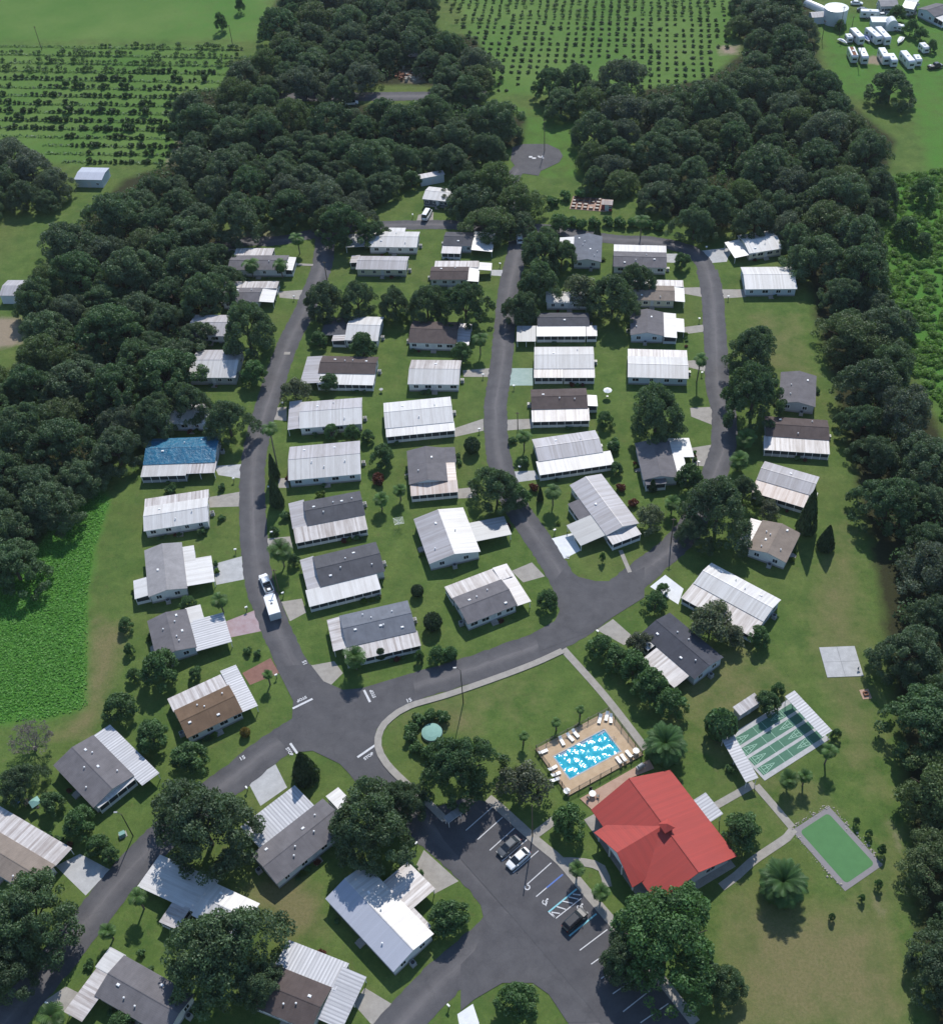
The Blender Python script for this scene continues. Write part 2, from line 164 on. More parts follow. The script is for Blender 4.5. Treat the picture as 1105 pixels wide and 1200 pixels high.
('oak',-9.64,106.62,14.91,13.12,'large dense dark oak between the teal cover and the parking row'),
('pale',1.18,104.17,9.72,8.75,'grey green tree beside the pool deck'),
('broad',9.26,97.19,6.55,6.5,'round tree on the lawn between parking and clubhouse'),
('oak',22.9,73.39,20,15.5,'very large bright oak covering the lower end of the clubhouse'),
('oak',16.73,72.54,9.46,8.33,'oak overhanging the lower parking stalls'),
('oak',31.06,68.29,7.98,7.03,'oak on the lawn right of the lower parking'),
('broad',-0.83,66.6,6.91,6.57,'leafy tree on the small island at the bottom edge'),
('fan',9.82,87.97,2.59,4,'upper palm in the bed before the clubhouse entrance'),
('fan',13.49,83.61,2.83,4,'lower palm in the bed before the clubhouse entrance'),
('date',43.87,84.33,8.48,6.36,'big feathery date palm on the brown lawn right of the clubhouse'),
('date',27.74,111.67,8.42,6.32,'feathery date palm between the pool fence and the red roof'),
('broad',38.78,93.97,7.32,6.95,'tree between the red roof and the bowling green path'),
('fan',48.85,103.68,3.33,4,'clump of palms below the shuffleboard court'),
('fan',51.83,104.08,2.42,4,'bright small palm beside the lower edge of the shuffleboard court'),
('palm',56.81,108.43,3.36,5.6,'slim palm by the right corner of the shuffleboard court'),
('ball',38.55,115.64,6,6.3,'dense dome shaped bush beside the left shuffleboard canopy'),
('broad',48.33,120.68,5.14,4.89,'flowering tree at the top edge of the shuffleboard court'),
('broad',51.15,124.41,2.94,3,'small tree at the upper corner of the shuffleboard court'),
('broad',59.88,113.71,2.2,3,'dark small tree under the end of the right shuffleboard canopy'),
('bush',39.46,107.72,2.33,1.74,'small shrub along the outside of the left shuffleboard canopy'),
('pale',40.23,139.25,9.82,8.84,'grey green tree between the charcoal roof and the big white roof'),
('pale',44.19,137,5.75,5.18,'grey green tree against the brown strip of the big white roof'),
('broad',49.4,136.46,5.07,4.9,'small tree on a clear stem below the big white roof'),
('oak',17.83,135.23,5.74,5.05,'first tree of the diagonal hedge, nearest the road'),
('broad',20.57,132.05,5.68,5.4,'second tree of the diagonal hedge counting from the road'),
('oak',23.67,129.87,7.29,6.41,'third tree of the diagonal hedge, touching the white carport'),
('broad',26.42,125.06,7.49,7.11,'fourth tree of the diagonal hedge counting from the road'),
('broad',29.84,120.89,6.75,6.41,'last tree of the diagonal hedge, farthest from the road'),
('pale',25.67,135.69,5.74,5.17,'grey green tree over the end of the white carport of the charcoal home'),
('broad',29.94,146.07,5.23,4.97,'leafy tree at the front corner of the charcoal roofed home'),
('broad',32.08,150.05,3.19,3.03,'small tree on the kerb above the charcoal roofed home'),
('palm',8.03,117.66,2.24,3.2,'right of the thin palms along the upper pool fence'),
('palm',12.72,120.5,1.94,3.2,'thin palm near the upper corner of the pool fence'),
('palm',1.69,114.82,2.22,3.4,'left thin palm behind the black tank by the pool fence'),
('fan',56.76,193.46,4.35,4,'upper fan palm beside the right street'),
('fan',53.92,186.08,4.27,4,'lower fan palm beside the right street'),
('fan',36.84,173.26,3.38,4,'palm beside the lane between the grey gabled home and the spreading oak'),
('palm',48.9,218.13,4.17,9,'tall leaning palm at the right street, before the white home with the dull strip'),
('palm',41.88,283.98,4.88,7.2,'tall palm on the top road behind the grey home with the white strip'),
('palm',-69.25,270.72,5.32,5.5,'left of two palms before the grey home on the west street'),
('palm',-60.81,270.2,4.82,5.5,'right of two palms before the grey home on the west street'),
('palm',-57.2,282.22,4.94,6,'palm on the corner of the west street and the top road'),
('palm',-5.22,232.14,4.38,6.4,'palm with a slim trunk beside the middle street'),
('broad',-9.95,230.35,5.71,5.42,'round bush tree at the right end of the dark brown roofed home'),
('broad',18.42,289.11,5.99,5.69,'yellow green round tree at the top of the street oaks'),
('conifer',33.44,180.49,2.31,3.47,'slim conifer between the rows behind the diagonal roof'),
('bush',26.39,181.16,2.52,1.89,'red leaved shrub beside the diagonal grey roof'),
('bush',28.59,176.1,2.67,2.01,'lower red leaved shrub beside the diagonal grey roof'),
('broad',25.68,186.52,3.53,3.35,'small leafy tree at the back corner of the diagonal grey roof'),
('broad',24.75,203.17,4.5,4.28,'thin tree on the back lawn behind the dark brown shingle home'),
('bush',25.66,194.82,4.01,3.01,'leafy shrub behind the pale inset panel roof'),
('bush',-77.05,185.84,2.98,2.24,'rounded shrub before the blue tarp home'),
('bush',-65.51,185.87,2.19,1.64,'small shrub on the lawn beside the blue tarp home driveway'),
('bush',-64.08,176.12,1.94,1.45,'small shrub on the lawn before the plain white roofed home'),
('bush',-67.95,171.91,2.49,1.86,'palm like shrub by the wall of the plain white roofed home'),
('oak',-65.81,204.09,11.93,10.5,'oak at the street side of the blue tarp home'),
('oak',-75.96,210.97,11.74,10.33,'oak right behind the blue tarp home and its white neighbour'),
('oak',-83.7,206.3,12.43,10.94,'oak at the back corner of the blue tarp home'),
('pine',-102.83,437.35,5.65,7.34,'small dark tree alone on the far pasture'),
('pine',-97.81,454.21,4.44,5.77,'small dark tree at the top edge on the far pasture'),
('pine',-83.8,439.87,5.99,7.78,'small dark tree at the corner of the far pasture'),
('oak',134.25,361.58,18.58,10.5,'lone oak below the rows of parked trailers'),
('oak',-25.73,317.32,6.38,5.61,'small dark tree left of the small white roofed home among oaks'),
('broad',127.44,297.68,8.48,8.06,'rounded dark tree in the scrub at the right edge'),
('broad',117.24,278.65,8.16,7.75,'dark domed shrub tree in the middle of the scrub'),
('broad',120.65,272.59,6.17,5.86,'smaller dark tree in the scrub near the right edge'),
('conifer',29.41,285.58,2.48,3.72,'slim tree in the hedge along the top road'),
('sapling',60.43,84.43,1.57,2.5,'sapling at the lower right corner of the bowling green'),
('sapling',57.09,82.27,1.27,2.04,'sapling just below the bowling green'),
('sapling',51.42,79.25,1.26,2.01,'lone sapling on the brown lawn'),
('sapling',61.24,93.88,1.33,2.12,'sapling near the upper right side of the bowling green'),
('sapling',59.58,96.22,1.34,2.14,'sapling at the top right of the bowling green'),
('broad',20.27,159.63,1.46,3,'tiny tree on the front lawn of the diagonal grey roof'),
('broad',130.97,418.96,4.39,4.17,'bush between the tank and the parked trailers'),
('broad',153.48,424.56,6.92,6.57,'dark tree between the grey corner house and the long white roof'),
('broad',155.59,413.19,6.18,5.87,'first hedge tree below the grey corner house'),
('broad',157.97,407.92,5.51,5.24,'second hedge tree below the grey corner house'),
('broad',159.13,398.59,4.82,4.58,'hedge tree at the right edge below the grey corner house')],
'roads': [('west_street','asphalt street along the western row of homes',[(-50.71,294.88),(-50.15,281.3),(-50.4,273.54),(-51.78,262.84),(-53.31,253.03),(-56.19,238.93),(-57.48,227.68),(-58.43,217.31),(-59.3,205.59),(-59.39,195.06),(-58.79,188.13),(-57.32,177.62),(-54.98,164.37),(-52.84,155.79),(-50.06,148.94),(-47.09,141.91),(-43.63,134.92),(-40.3,129.43),(-35.6,123.48)],5.9),('middle_street','asphalt street up the middle of the home rows',[(7.04,293.96),(6.19,283.52),(5.25,275.68),(2.73,259.98),(0.35,231.44),(-1.5,214.25),(-1.77,210.4),(-1.71,200.14),(-1.2,192.39),(0.38,183.5),(2.65,176.03),(6.18,167.9),(10.01,158.88),(12.16,152.35),(13.22,146.55)],5.7),('right_street','asphalt street with a bend on the right side of the home rows',[(58.75,266.85),(58.55,256.64),(56.46,237.25),(54.27,219.48),(53.87,213.87),(54.01,207.43),(53.23,201.23),(51.6,193.5),(49.26,187.52),(46.53,181.2),(43.35,174.05),(40.03,167.95),(36.89,164.04),(30.64,158.17),(25.04,153.4),(19.18,148.1)],6),('top_road','narrow asphalt road along the top of the home rows',[(-97.44,283.36),(-89.18,285.95),(-79.99,288.05),(-71.3,289.76),(-64.83,289.36),(-51.83,293.1),(-45.61,294.78),(-32.67,295.58),(-23.82,295.34),(-12.19,294.59),(5.11,291.3),(14.75,290.68),(24.58,286.85),(36.26,283.41),(43.62,282.49),(50.72,279.82),(55.88,276.21),(58.2,270.26),(58.65,265.19)],5),('main_road','curving main asphalt road through the junction',[(-86.23,60.19),(-83.67,64.5),(-81.69,67.93),(-78.87,72.52),(-76.22,76.99),(-72.17,84.22),(-67.6,92.4),(-62.43,99.06),(-56.61,105.42),(-50.69,110.91),(-46.79,114.9),(-42.32,118.48),(-36.05,122.14),(-27.1,125.67),(-20.95,128.21),(-10.36,131.63),(-0.42,135.37),(8.4,139.25),(16.22,144.18),(23.58,151.36),(30.64,158.17)],6.4),('clubhouse_road','asphalt road from the junction past the parking row',[(-32.93,120.85),(-28.94,114.67),(-26.43,109.85),(-22.44,105.3),(-16.08,98.94),(-7.63,90.71),(-2.2,83.77),(2.62,76.89),(7.19,70.62),(11.05,64),(15.35,56.23)],7),('lower_branch','asphalt road branching to the bottom edge',[(-1.38,82.25),(-5.03,78.02),(-10.64,73.57),(-15.39,69.24),(-19.31,64.9),(-23.06,59.96)],6.6),('far_road','far grey road behind the belt of oaks',[(-83.85,381.24),(-73.61,380.79),(-34.56,378.49),(-1.77,376.98)],6.5),('turning_lane','short lane up to the round turning area',[(6.74,292.58),(6.1,304.5),(5.42,317.01),(7.27,324.68),(11.79,329.69)],4.5)],
'fills': [('main_road',[(-47.07,134.78),(-42.72,126.35),(-42.51,122.37),(-45.66,119.1),(-41.9,114.69),(-37.87,115),(-32.56,112),(-28.44,107.32),(-22.09,107.07),(-25.08,111.25),(-26.27,114.53),(-26.12,119.26),(-23.59,122.56),(-18.66,124.84),(-19.73,132.03),(-29.4,128.83),(-33.2,128.58),(-37.21,130.8),(-40.17,135.02)]),('middle_street',[(9.76,154.82),(10.69,151.2),(10.68,147.13),(9.15,143.79),(5.04,141.18),(5.69,136.24),(16.02,140.69),(28.19,149.24),(29.11,157.56),(22.98,153.91),(18.42,154.12),(14.85,155.48),(12.27,158.34)]),('clubhouse_road',[(-6.65,83.9),(-5.91,80.27),(-7.67,76.05),(-9.95,73.85),(-9.93,66.52),(-7.72,68.24),(-3.24,70.64),(1.59,70.47),(4.09,68.56),(6.77,64.19),(11.84,64.02),(5.41,79.07)]),('turning_lane',[(6.27,339.76),(9.86,341.64),(17.61,341.09),(21.28,337.29),(22.29,333.04),(20.8,329.03),(14.7,324.06),(13.89,321.2),(8.52,323.15),(5.34,331.47)])],
'parking': [(-16.15,101.8),(-9.25,104.09),(-4.02,102.68),(3.03,94.93),(7.28,90.78),(11.01,85.24),(14.76,80.2),(21,71.5),(26.06,63.36),(28.61,58.24),(16.12,57.42),(10.3,66.5),(-1.4,81.51),(-13.01,95.86)],
'stalls': [([(-9.1,97.54),(-4.39,101.9)],'w'),([(-7.07,95.69),(-2.56,99.86)],'w'),([(-4.94,93.59),(-0.48,97.66)],'w'),([(-2.84,91.48),(1.61,95.35)],'w'),([(-1.02,89.28),(3.55,93.18)],'w'),([(1.01,86.82),(5.65,90.86)],'w'),([(2.78,84.86),(4.62,86.36)],'w'),([(4.62,86.36),(7.52,88.67)],'b'),([(4.71,82.07),(9.72,85.96)],'t'),([(5.89,80.95),(10.39,84.29)],'w'),([(7.94,77.89),(12.71,81.5)],'t'),([(9.49,75.44),(14.29,78.75)],'w'),([(11.17,73.11),(15.89,76.17)],'w'),([(12.58,70.75),(17.34,73.64)],'w'),([(14.22,68.28),(18.96,71.16)],'w'),([(15.61,65.47),(20.36,68.72)],'w'),([(18.15,63.7),(22.85,66.47)],'w')],
'hatch': [[(4.76,82.07),(5.86,80.95)],[(5.18,82.05),(6.61,81.76)],[(6.16,82.98),(7.65,82.44)],[(7.15,83.92),(8.88,83.44)],[(8.25,84.61),(9.87,84.14)],[(8.99,85.08),(10.27,84.86)],[(5.86,80.95),(5.28,81.81)]],
'access': [(4.24,83.9),(10.03,82.79)],
'ringmark': (1.34,86.57),
'stall_dir': 0.7164,
'stops': [([(-42.63,124.56),(-38.97,126.66)],(-41.09,126.7),1),([(-29.04,128.3),(-27.69,125.43)],(-27.26,127.36),1),([(-29.32,113.19),(-26.2,115.66)],(-27.25,113.34),1),([(-42.25,116.76),(-40.7,114.48)],(-42.23,114.94),1)],
'speed': [(-41.3,135.44),(-20.15,125.5),(-50.92,113.89),(12.91,161.1)],
'turnmark': (13.92,332.66),
'kerb': [(10.3,136.17),(4.69,133.34),(-2.68,130.27),(-12.46,126.59),(-19.98,124.19),(-23.54,121.62),(-25.32,119.01),(-25.62,115.46),(-23.83,111.66),(-20.13,107.44),(-16.51,103.86),(-12.75,99.65)],
'paths': [('path','pale concrete footpath from the road to the pool',[(10.49,136.59),(17.75,125.18),(24.5,112.88)],1.5),('path','concrete path between the clubhouse canopy and shuffleboard court',[(35.51,100.63),(43.28,104.79)],1.4),('path','concrete path from the shuffleboard court to the bowling green',[(43.53,104.44),(45.86,100.4),(48.33,95.97)],1.4),('path','curved concrete path from the bowling green to the clubhouse',[(48.56,95.64),(47.05,94.06),(43.34,91.8),(40.01,89.71),(37.28,87.48),(34.19,85.45)],1.5),('path','short path crossing the lawn beside the parking row tree',[(2.32,95.77),(5.12,97.8),(7.83,100.02)],1.6),('path','short path into the clubhouse entrance',[(7.45,91.09),(11.27,90.79),(14.27,89.58),(14.99,86.15)],1.5),('path','narrow walk from the diagonal grey roof to the road',[(24.48,162.63),(25.87,156.22)],0.9),('path','narrow walk on the west street lawn',[(-57.99,276.79),(-52.77,276.04)],1),('pavement','concrete pavement along the parking row',[(-5.08,103.75),(-3.41,102.18),(3.42,94.92),(7.3,91.09),(11.26,85.53),(14.92,80.48),(21.05,71.91),(26.72,63.34)],1.7),('path','pale concrete edge strip at the left end of the top road',[(-85.39,285.71),(-69.53,284.72)],1.2)],
'driveways': [([(-58.78,146.81),(-53.29,149.43),(-51.02,143.93),(-57.27,142.54)],'pink'),([(-53.6,133.48),(-48.41,136.97),(-46.24,133.17),(-51.7,130.54)],'brick'),([(-47.87,151.51),(-43.62,152.2),(-42.34,148.37),(-45.49,146.22)],'conc'),([(-40.15,134.75),(-35.46,135.61),(-33.5,132.62),(-35.83,129.61),(-38.58,131.8)],'conc'),([(-49.26,108.93),(-44.54,112.39),(-41.84,107.44),(-46.27,103.85)],'pale'),([(-53.29,169.79),(-48.06,170.19),(-46.96,166.6),(-52.53,167.5)],'conc'),([(-52.74,188.89),(-50.31,188.77),(-49.96,185.54),(-52.37,185.66)],'conc'),([(-68.41,183.37),(-60.76,184.89),(-60.5,180.08),(-67.4,180.08)],'conc'),([(-63.98,162.74),(-58.01,164.78),(-56.63,158.09),(-62.37,156.84)],'pale'),([(-68.52,193.77),(-62.17,194.04),(-61.67,189.27),(-67.02,190.62)],'pale'),([(-11.92,204.05),(-4.8,207.22),(-4.75,202.89),(-11.9,200.94)],'conc'),([(0.73,206.53),(7.33,206.58),(7.18,203.05),(0.63,202.61)],'conc'),([(-11.04,183.26),(-6.56,183.74),(-6.59,180.25),(-11.02,180.12)],'conc'),([(1.53,188.33),(7.07,188.41),(7.95,185.49),(2.42,184.7)],'pale'),([(8.74,166.52),(14.31,168.19),(15.85,163),(11.85,160.56)],'white'),([(0.66,157.82),(5.15,160.07),(7.75,155.97),(3.09,154.5)],'conc'),([(2.61,226.31),(8.14,226),(7.86,219.14),(1.77,219.47)],'mint'),([(-9.85,226.12),(-2.92,226.61),(-3.25,223.16),(-9.57,223.51)],'conc'),([(-1.94,270.56),(2.64,270.28),(1.96,267.14),(-1.99,267.91)],'pale'),([(51.1,258.77),(56.16,258.67),(55.51,254.15),(50.72,255.95)],'conc'),([(61.33,257.34),(67.51,256.97),(67.5,253.44),(60.96,253.13)],'conc'),([(48.71,240.95),(54.57,241.83),(54.12,238.76),(48.3,237.88)],'conc'),([(47.65,226.87),(53.22,227),(52.71,221.8),(47.57,224.25)],'conc'),([(45.95,208.53),(51.37,208.64),(50.56,201.94),(45.77,205.34)],'conc'),([(44.23,194.24),(49.32,195.11),(47.19,187.68),(43.66,188.37)],'conc'),([(-61.3,263.67),(-54.4,264.08),(-54.53,259.39),(-60.67,260.77)],'conc'),([(17.6,141.18),(21.15,143.82),(25.26,138.53),(22.72,137.11)],'conc'),([(29.72,152.11),(33.29,155.24),(36.66,151.2),(34.98,147.08)],'white'),([(-80.77,93.54),(-77.03,95.7),(-71.04,92.53),(-74.21,87.93)],'pale'),([(-76.64,70.43),(-73.81,72.53),(-71.28,71.34),(-72.13,67.93)],'conc'),([(-17.79,91.18),(-16.46,94.15),(-10.36,88.16),(-14.49,86.03)],'conc'),([(-27.05,68.19),(-25.36,70.67),(-18.14,66.27),(-19.36,64.73),(-23.92,64.88)],'conc'),([(-10.48,66.01),(-8.02,67.53),(-7.02,64.48),(-9.92,63.01)],'white'),([(56.54,276.17),(67.34,277.71),(64.93,270.52),(60.59,270.15)],'pale'),([(-23.34,300.93),(-18.79,302.21),(-18.81,296.67),(-23.87,296.76)],'conc'),([(48.1,275.6),(51.48,275.39),(51.18,270.73),(47.56,271.27)],'pale'),([(-56.8,214.02),(-53.6,214.25),(-53.02,208.97),(-56.27,209.54)],'conc')],
'pool': ((13.48,112.13),0.5061,11.62,5.88),
'deck': ((13.84,112.58),0.5119,16.5,11.46),
'green_outer': ((55.28,91.87),0.5311,8.71,13.26),
'green_inner': ((55.38,92.13),0.531,6.63,11.46),
'slab': ((65.09,131.15),0.0049,7.1,7.28),
'court': ((49.25,114.12),0.5417,15.13,10.52),
'canopy_r': ((55.39,117.87),0.511,2.32,10.54),
'canopy_l': ((40.94,108.87),0.3114,2.46,9.86),
'shed': ((44.4,120.45),0.5782,5.59,2.09),
'small_canopy': ((33.73,99.08),0.5166,2.78,4.96),
'kiosk': ((-11.3,99.45),0.6593,3.14,1.48),
'lane_lines': [[(44.03,116.06),(49.29,118.93)],[(41.91,112.82),(52.21,118.35)],[(43.25,110.83),(53.35,116.14)],[(44.42,108.73),(54.5,114.11)]],
'tri': [[(42.27,112.65),(41.75,114.48),(44.05,115.15)],[(43.28,111.04),(42.71,112.49),(45.23,112.98)],[(44.38,108.82),(43.81,110.36),(46.53,111.14)],[(45.62,106.94),(44.69,108.14),(47.69,109.12)],[(51.62,118.68),(51.1,120.11),(49.14,118.16)],[(52.4,116.64),(51.73,117.9),(49.81,116.13)],[(53.94,114.59),(53.3,115.93),(51.01,114.25)],[(55.02,112.29),(54.3,113.82),(52.12,112.05)]],
'patio': [(11.45,103.03),(24.81,110.57),(25.52,108.64),(20.71,106.75),(13.61,100.54)],
'loungers': [((8.9,114.88),0),((10.53,115.64),0),((11.57,116.44),0),((17.75,119.98),1),((18.51,119.45),1),((16.4,119.45),1),((19.21,110.29),2),((20.11,110.76),2),((21.19,111.57),2),((5.29,112.73),3),((6.89,109.18),3),((7.41,107.9),3),((7.13,106.75),3)],
'tables': [(22.51,112.03),(9.16,104.21),(13.76,103.55)],
'grill': (22.94,108.75),
'club': ((25.02,94.59),-1.0744,20.67),
'lamps': [(((-68.3,98.79),7.7),'bent arm street lamp at the bend of the lower left road'),(((-9.58,124.55),10.9),'dark street lamp pole on the lawn between the road and the pool')],
'poles': [(((-48.24,268.79),5.9),'wooden pole beside the west street below the top road'),(((-48.57,154.19),7.4),'slim pole beside the white pickup truck'),(((35.59,164.1),8),'pole beside the lane under the spreading oak'),(((3.51,202.46),5.9),'slim pole by the driveway of the dark brown shingle home'),(((16.49,336.45),11.1),'pole standing at the edge of the round turning area'),(((130.12,415.45),10.4),'tall pole in front of the storage tank'),(((136.03,420.95),4.4),'pole right of the storage tank'),(((122.61,410.92),7.4),'pole at the wood edge left of the parked trailers'),(((-169.64,426.45),9),'utility pole at the top left corner of the orchard rows'),(((-97.25,425.8),7.3),'utility pole at the right end of the orchard rows'),(((2.62,95.92),11),'thin flagpole beside the pavement of the parking row'),(((130.61,389.17),7.8),'slanting pole between the two rows of parked trailers')],
'utilbox': (-70.17,99.03),
'cars': [('sedan',(-0.01,91.58),3.85799,'white','white sedan parked in the row beside the clubhouse lawn'),('sedan',(-1.59,93.97),3.85799,'grey','dark grey car parked in tree shade left of the white sedan'),('suv',(9.01,80.37),0.7164,'black','black car parked in the blue lined stall next to the hatched strip')],
'pickup': ((-51.42,155.97),1.992),
'boxtrailer': ((-49.17,148.99),1.909,5.63),
'suv': ((6.69,284.92),-1.5317),
'van': ((-20.67,299.62),1.2739),
'rvs': [((129.77,394.69),7.5,2.5,3,-92,'stripe','trailer with a brown striped roof, first of the front storage row'),((133.16,393.42),7.5,2.5,3.1,-92,'rv','white trailer, second of the front storage row, left of the bare patch'),((140.35,392.62),8,2.5,3.2,-90,'rv','white trailer, third of the front storage row, right of the bare patch'),((142.72,389.73),6,2.4,2.8,-90,'rv','small white trailer, fourth of the front storage row'),((147.8,389.19),9,2.5,3.2,-84,'rv','long white trailer with a brownish front end, fifth of the front storage row'),((151.39,388.94),4.5,2.3,2.7,-90,'rv','short white trailer, last of the front storage row'),((134.88,409.64),8.5,2.5,3.2,-80,'rv','long white trailer, left one of the back storage row'),((140.89,409.49),9,2.5,3.2,-76,'rv','long white trailer in the middle of the back storage row, right of the blue boat'),((144.23,409.22),10,2.5,3.2,-82,'rv','longest white motorhome, right end of the back storage row'),((131.95,409.32),3.5,2.2,2.3,-85,'rv','small white camper, left of the back storage row'),((156.64,398.88),4.5,2.3,2.5,-80,'rv','lone white trailer near the hedge at the right edge'),((144.52,429.33),7,2.5,2.8,-10,'rv','white camper behind the storage tank lawn'),((152.38,417.01),4,2.2,2.2,-25,'rv','small white camper beside the round roofed hut')],
'boats': [((138.7,409.81),-85,'blue','boat under a blue cover between the parked trailers'),((150.52,407.35),-120,'white','white boat lying on the storage lawn, right of the trailers'),((129.49,408.15),-60,'white','small white boat on a trailer, left end of the back storage row')],
'tank': ((130.64,426.59),7.99),
'tankshed': ((124.58,427.44),),
'hoops': [(125.68,440.05),(127.82,436.7)],
'hut': (150.02,418.86),
'flatshed': (146.6,421.57),
'lotcars': [((143.63,435.07),-0.3,'grey','grey car behind the storage tank lawn, left of the white camper'),((142.74,441.49),-0.2,'white','white car at the top edge right of the storage tank'),((149.9,429.8),0.1,'white','white car between the flat roofed shed and the long building'),((157.07,385.57),0.3,'black','dark pickup with a white roof near the right edge below the trailers')],
'shed_pasture': ((-127.19,327.32),-0.1055,9.03,7.52),
'leftshed': ((-133.63,265.64),-0.0662,7.2,6.92),
'ruin': ((28.55,303.54),-0.2163,7.19,7.87),
'redshed': ((33.62,300.67),-0.1847,2.65,3.73),
'debris': [(-28.13,392.34),(-25.92,396.46),(-30.48,393.38)],
'farbuild': [((-26.98,406.6),0.0322,8.89,5.65),((-76.97,416.19),-0.0804,6.58,3.14)],
'longtrailer': ((-19.57,319.38),0.1896,5.88,4.16),
'farcar': (-48.47,373.62),
'cover': ((-15.51,117.85),1.86),
'garden': [(-90.76,106.15),(-88.71,106.07),(-86.87,105.16)],
'hoop': (68.01,128.88),
'grillpad': (68.02,123.31),
'hide': (-31.07,187.87),
'zones': [('lush',[(-119.87,146.88),(-108.85,157.88),(-104.4,168.7),(-99.68,184.3),(-93.93,187.63),(-90.55,183.03),(-90.78,169.33),(-89.09,154.62),(-82.58,126.41),(-89.37,124.34),(-111.66,121.79)],2,1),('lush',[(121.8,314.24),(149.3,317.54),(118.2,180.39),(106.27,192.45),(103.2,217.8),(106.22,254.18),(110.53,288.2)],4,0.7),('pale',[(-334.24,543.28),(-89.31,520.4),(-84.64,427.02),(-288.77,440.54)],6,0.8),('lush',[(-150.06,526.07),(-85.55,520.05),(-84.64,427.02),(-121.44,430.01)],10,0.35),('lush',[(-0.29,376.23),(32.38,356.54),(29.78,315.37),(5.57,322.17),(-0.66,353.03)],4,0.45),('lush',[(123.61,427.32),(189.76,458.17),(144.37,310.15),(134.21,315.97),(139.65,360.72),(116.87,368.65)],4,0.55),('pale',[(-23.96,514.29),(108.79,501.89),(89.65,404.22),(77.74,371.61),(-0.29,376.23)],4,0.75),('pale',[(-254.6,437.78),(-94.91,426.36),(-92.11,384.44),(-100.58,337.48),(-216.47,340.02)],4,0.7),('pale',[(154.16,365.84),(222.04,393.62),(184.03,297.57),(132.9,316.06)],6,0.8),('dry',[(34.91,85.42),(54.32,81.7),(67.66,96.88),(62.04,78.49),(61.64,59.62),(29.45,59.45)],7,0.72),('dry',[(74.38,171.74),(75.69,161.45),(69.63,125.98),(66.6,98.58),(60.33,107.46),(60.81,143.3)],7,0.66),('dry',[(-87.29,149.93),(-79.01,146.18),(-78.68,132.28),(-80.62,118.63),(-88.23,119.88),(-83.25,126.44)],3,0.8),('dry',[(-41.53,92.92),(-34.53,87.98),(-32.59,79),(-39.69,79.25),(-47.84,86.94)],3,0.8),('dry',[(-24.78,121.09),(-10.08,126.35),(-5.18,119.33),(-6.84,115.63),(-19.77,118.03)],4,0.6),('dry',[(24.62,140.49),(52.18,139.27),(55.25,120.66),(44.45,97.77),(31.26,112.24)],8,0.5),('dry',[(-21.85,129.87),(0.09,133.04),(6.66,128.65),(2.93,118.99),(-16.57,119.8)],6,0.4),('dry',[(41.69,108.21),(55.68,107.65),(59.44,97.19),(43.85,94.51)],6,0.5),('dry',[(-6.78,123.25),(6.76,130.69),(9.53,120.63),(-0.42,115.37)],6,0.4),('dry',[(2.51,216.65),(26.47,222.02),(24.26,185.1),(21.32,185.25)],3,0.25),('dry',[(65.65,248.75),(81.18,245.91),(80.26,215.72),(74.77,200.1),(64.1,226.81)],4,0.45),('bare',[(-151.15,256.8),(-131.13,255.63),(-127.06,244.05),(-144.79,236.72)],2,0.9),('bare',[(-81.92,295.95),(-64.36,298.56),(-63.31,289.26),(-83.08,286.9)],3,0.5),('bare',[(136.66,397.65),(140.85,395.92),(138.83,389.21),(134.39,390.92)],1.5,1),('bare',[(-33.1,401.32),(-23.15,400.54),(-23.45,387.72),(-31.94,387.71)],2,0.7),('bare',[(84.37,410.38),(91.83,409.78),(90.41,401.33),(83.05,401.92)],2,0.8),('bare',[(-105.56,354.73),(-100.15,351.45),(-100.58,337.48),(-106.97,334.66)],1.5,0.7),('bare',[(55.81,81.95),(59.65,83),(61.02,79.99),(57.66,77.92)],2.5,0.5),('bare',[(67.48,101.94),(66.68,90.44),(65.51,90.48),(66.28,100.28)],1.5,0.6),('floor',[(-132.44,274.74),(-129.43,292.08),(-122.19,310.49),(-117.96,327.96),(-101.61,338.64),(-89.39,310.79),(-77.88,282.15),(-75.65,260.25),(-80.86,251.55),(-81.77,240.38),(-79.53,224.45),(-83.42,214.75),(-91,204.16),(-93.22,195.32),(-99.09,192.72),(-101.84,181.13),(-104.37,170.73),(-107,163.1),(-117.73,151.29),(-143.09,231.36),(-123.83,233.79),(-127.91,252.36)],3,1),('floor',[(-79.36,417.75),(-86.82,444.9),(-81.63,500.42),(-25.37,495.31),(-19.96,431.56),(-4.38,422.73),(-0.17,383.97),(-22.8,385.7),(-42.3,388.51),(-90.73,396.24),(-96.49,410.51)],3,1),('floor',[(-109.13,387.03),(-89.98,390.83),(-67.02,374.9),(-4.8,370.26),(10.97,359.3),(9.42,339.72),(-6.17,337.49),(-7.31,326.74),(-16.09,333.79),(-27.11,334.56),(-36.55,305.84),(-49.16,300.89),(-65.12,305.29),(-76.67,313.92),(-90.6,318.37),(-102.59,344.25)],3,1),('floor',[(52.36,376.72),(76.55,383.34),(92.72,403.97),(98.67,484.04),(131.64,481.04),(117.45,391.57),(121.89,358.99),(129.97,335.09),(119.22,309.33),(108.8,288.31),(104.93,258.27),(101.09,217.91),(104.03,198.57),(90.93,125.07),(68.92,55.68),(62.52,55.89),(65.16,75.51),(69.75,98.46),(73.9,125.8),(78.3,156.43),(80.13,182.3),(83,215.57),(84.17,243.83),(86.89,267.64),(84.35,285.31),(67.21,287.32),(53.9,290.93),(45.82,309.25)],3,1)],
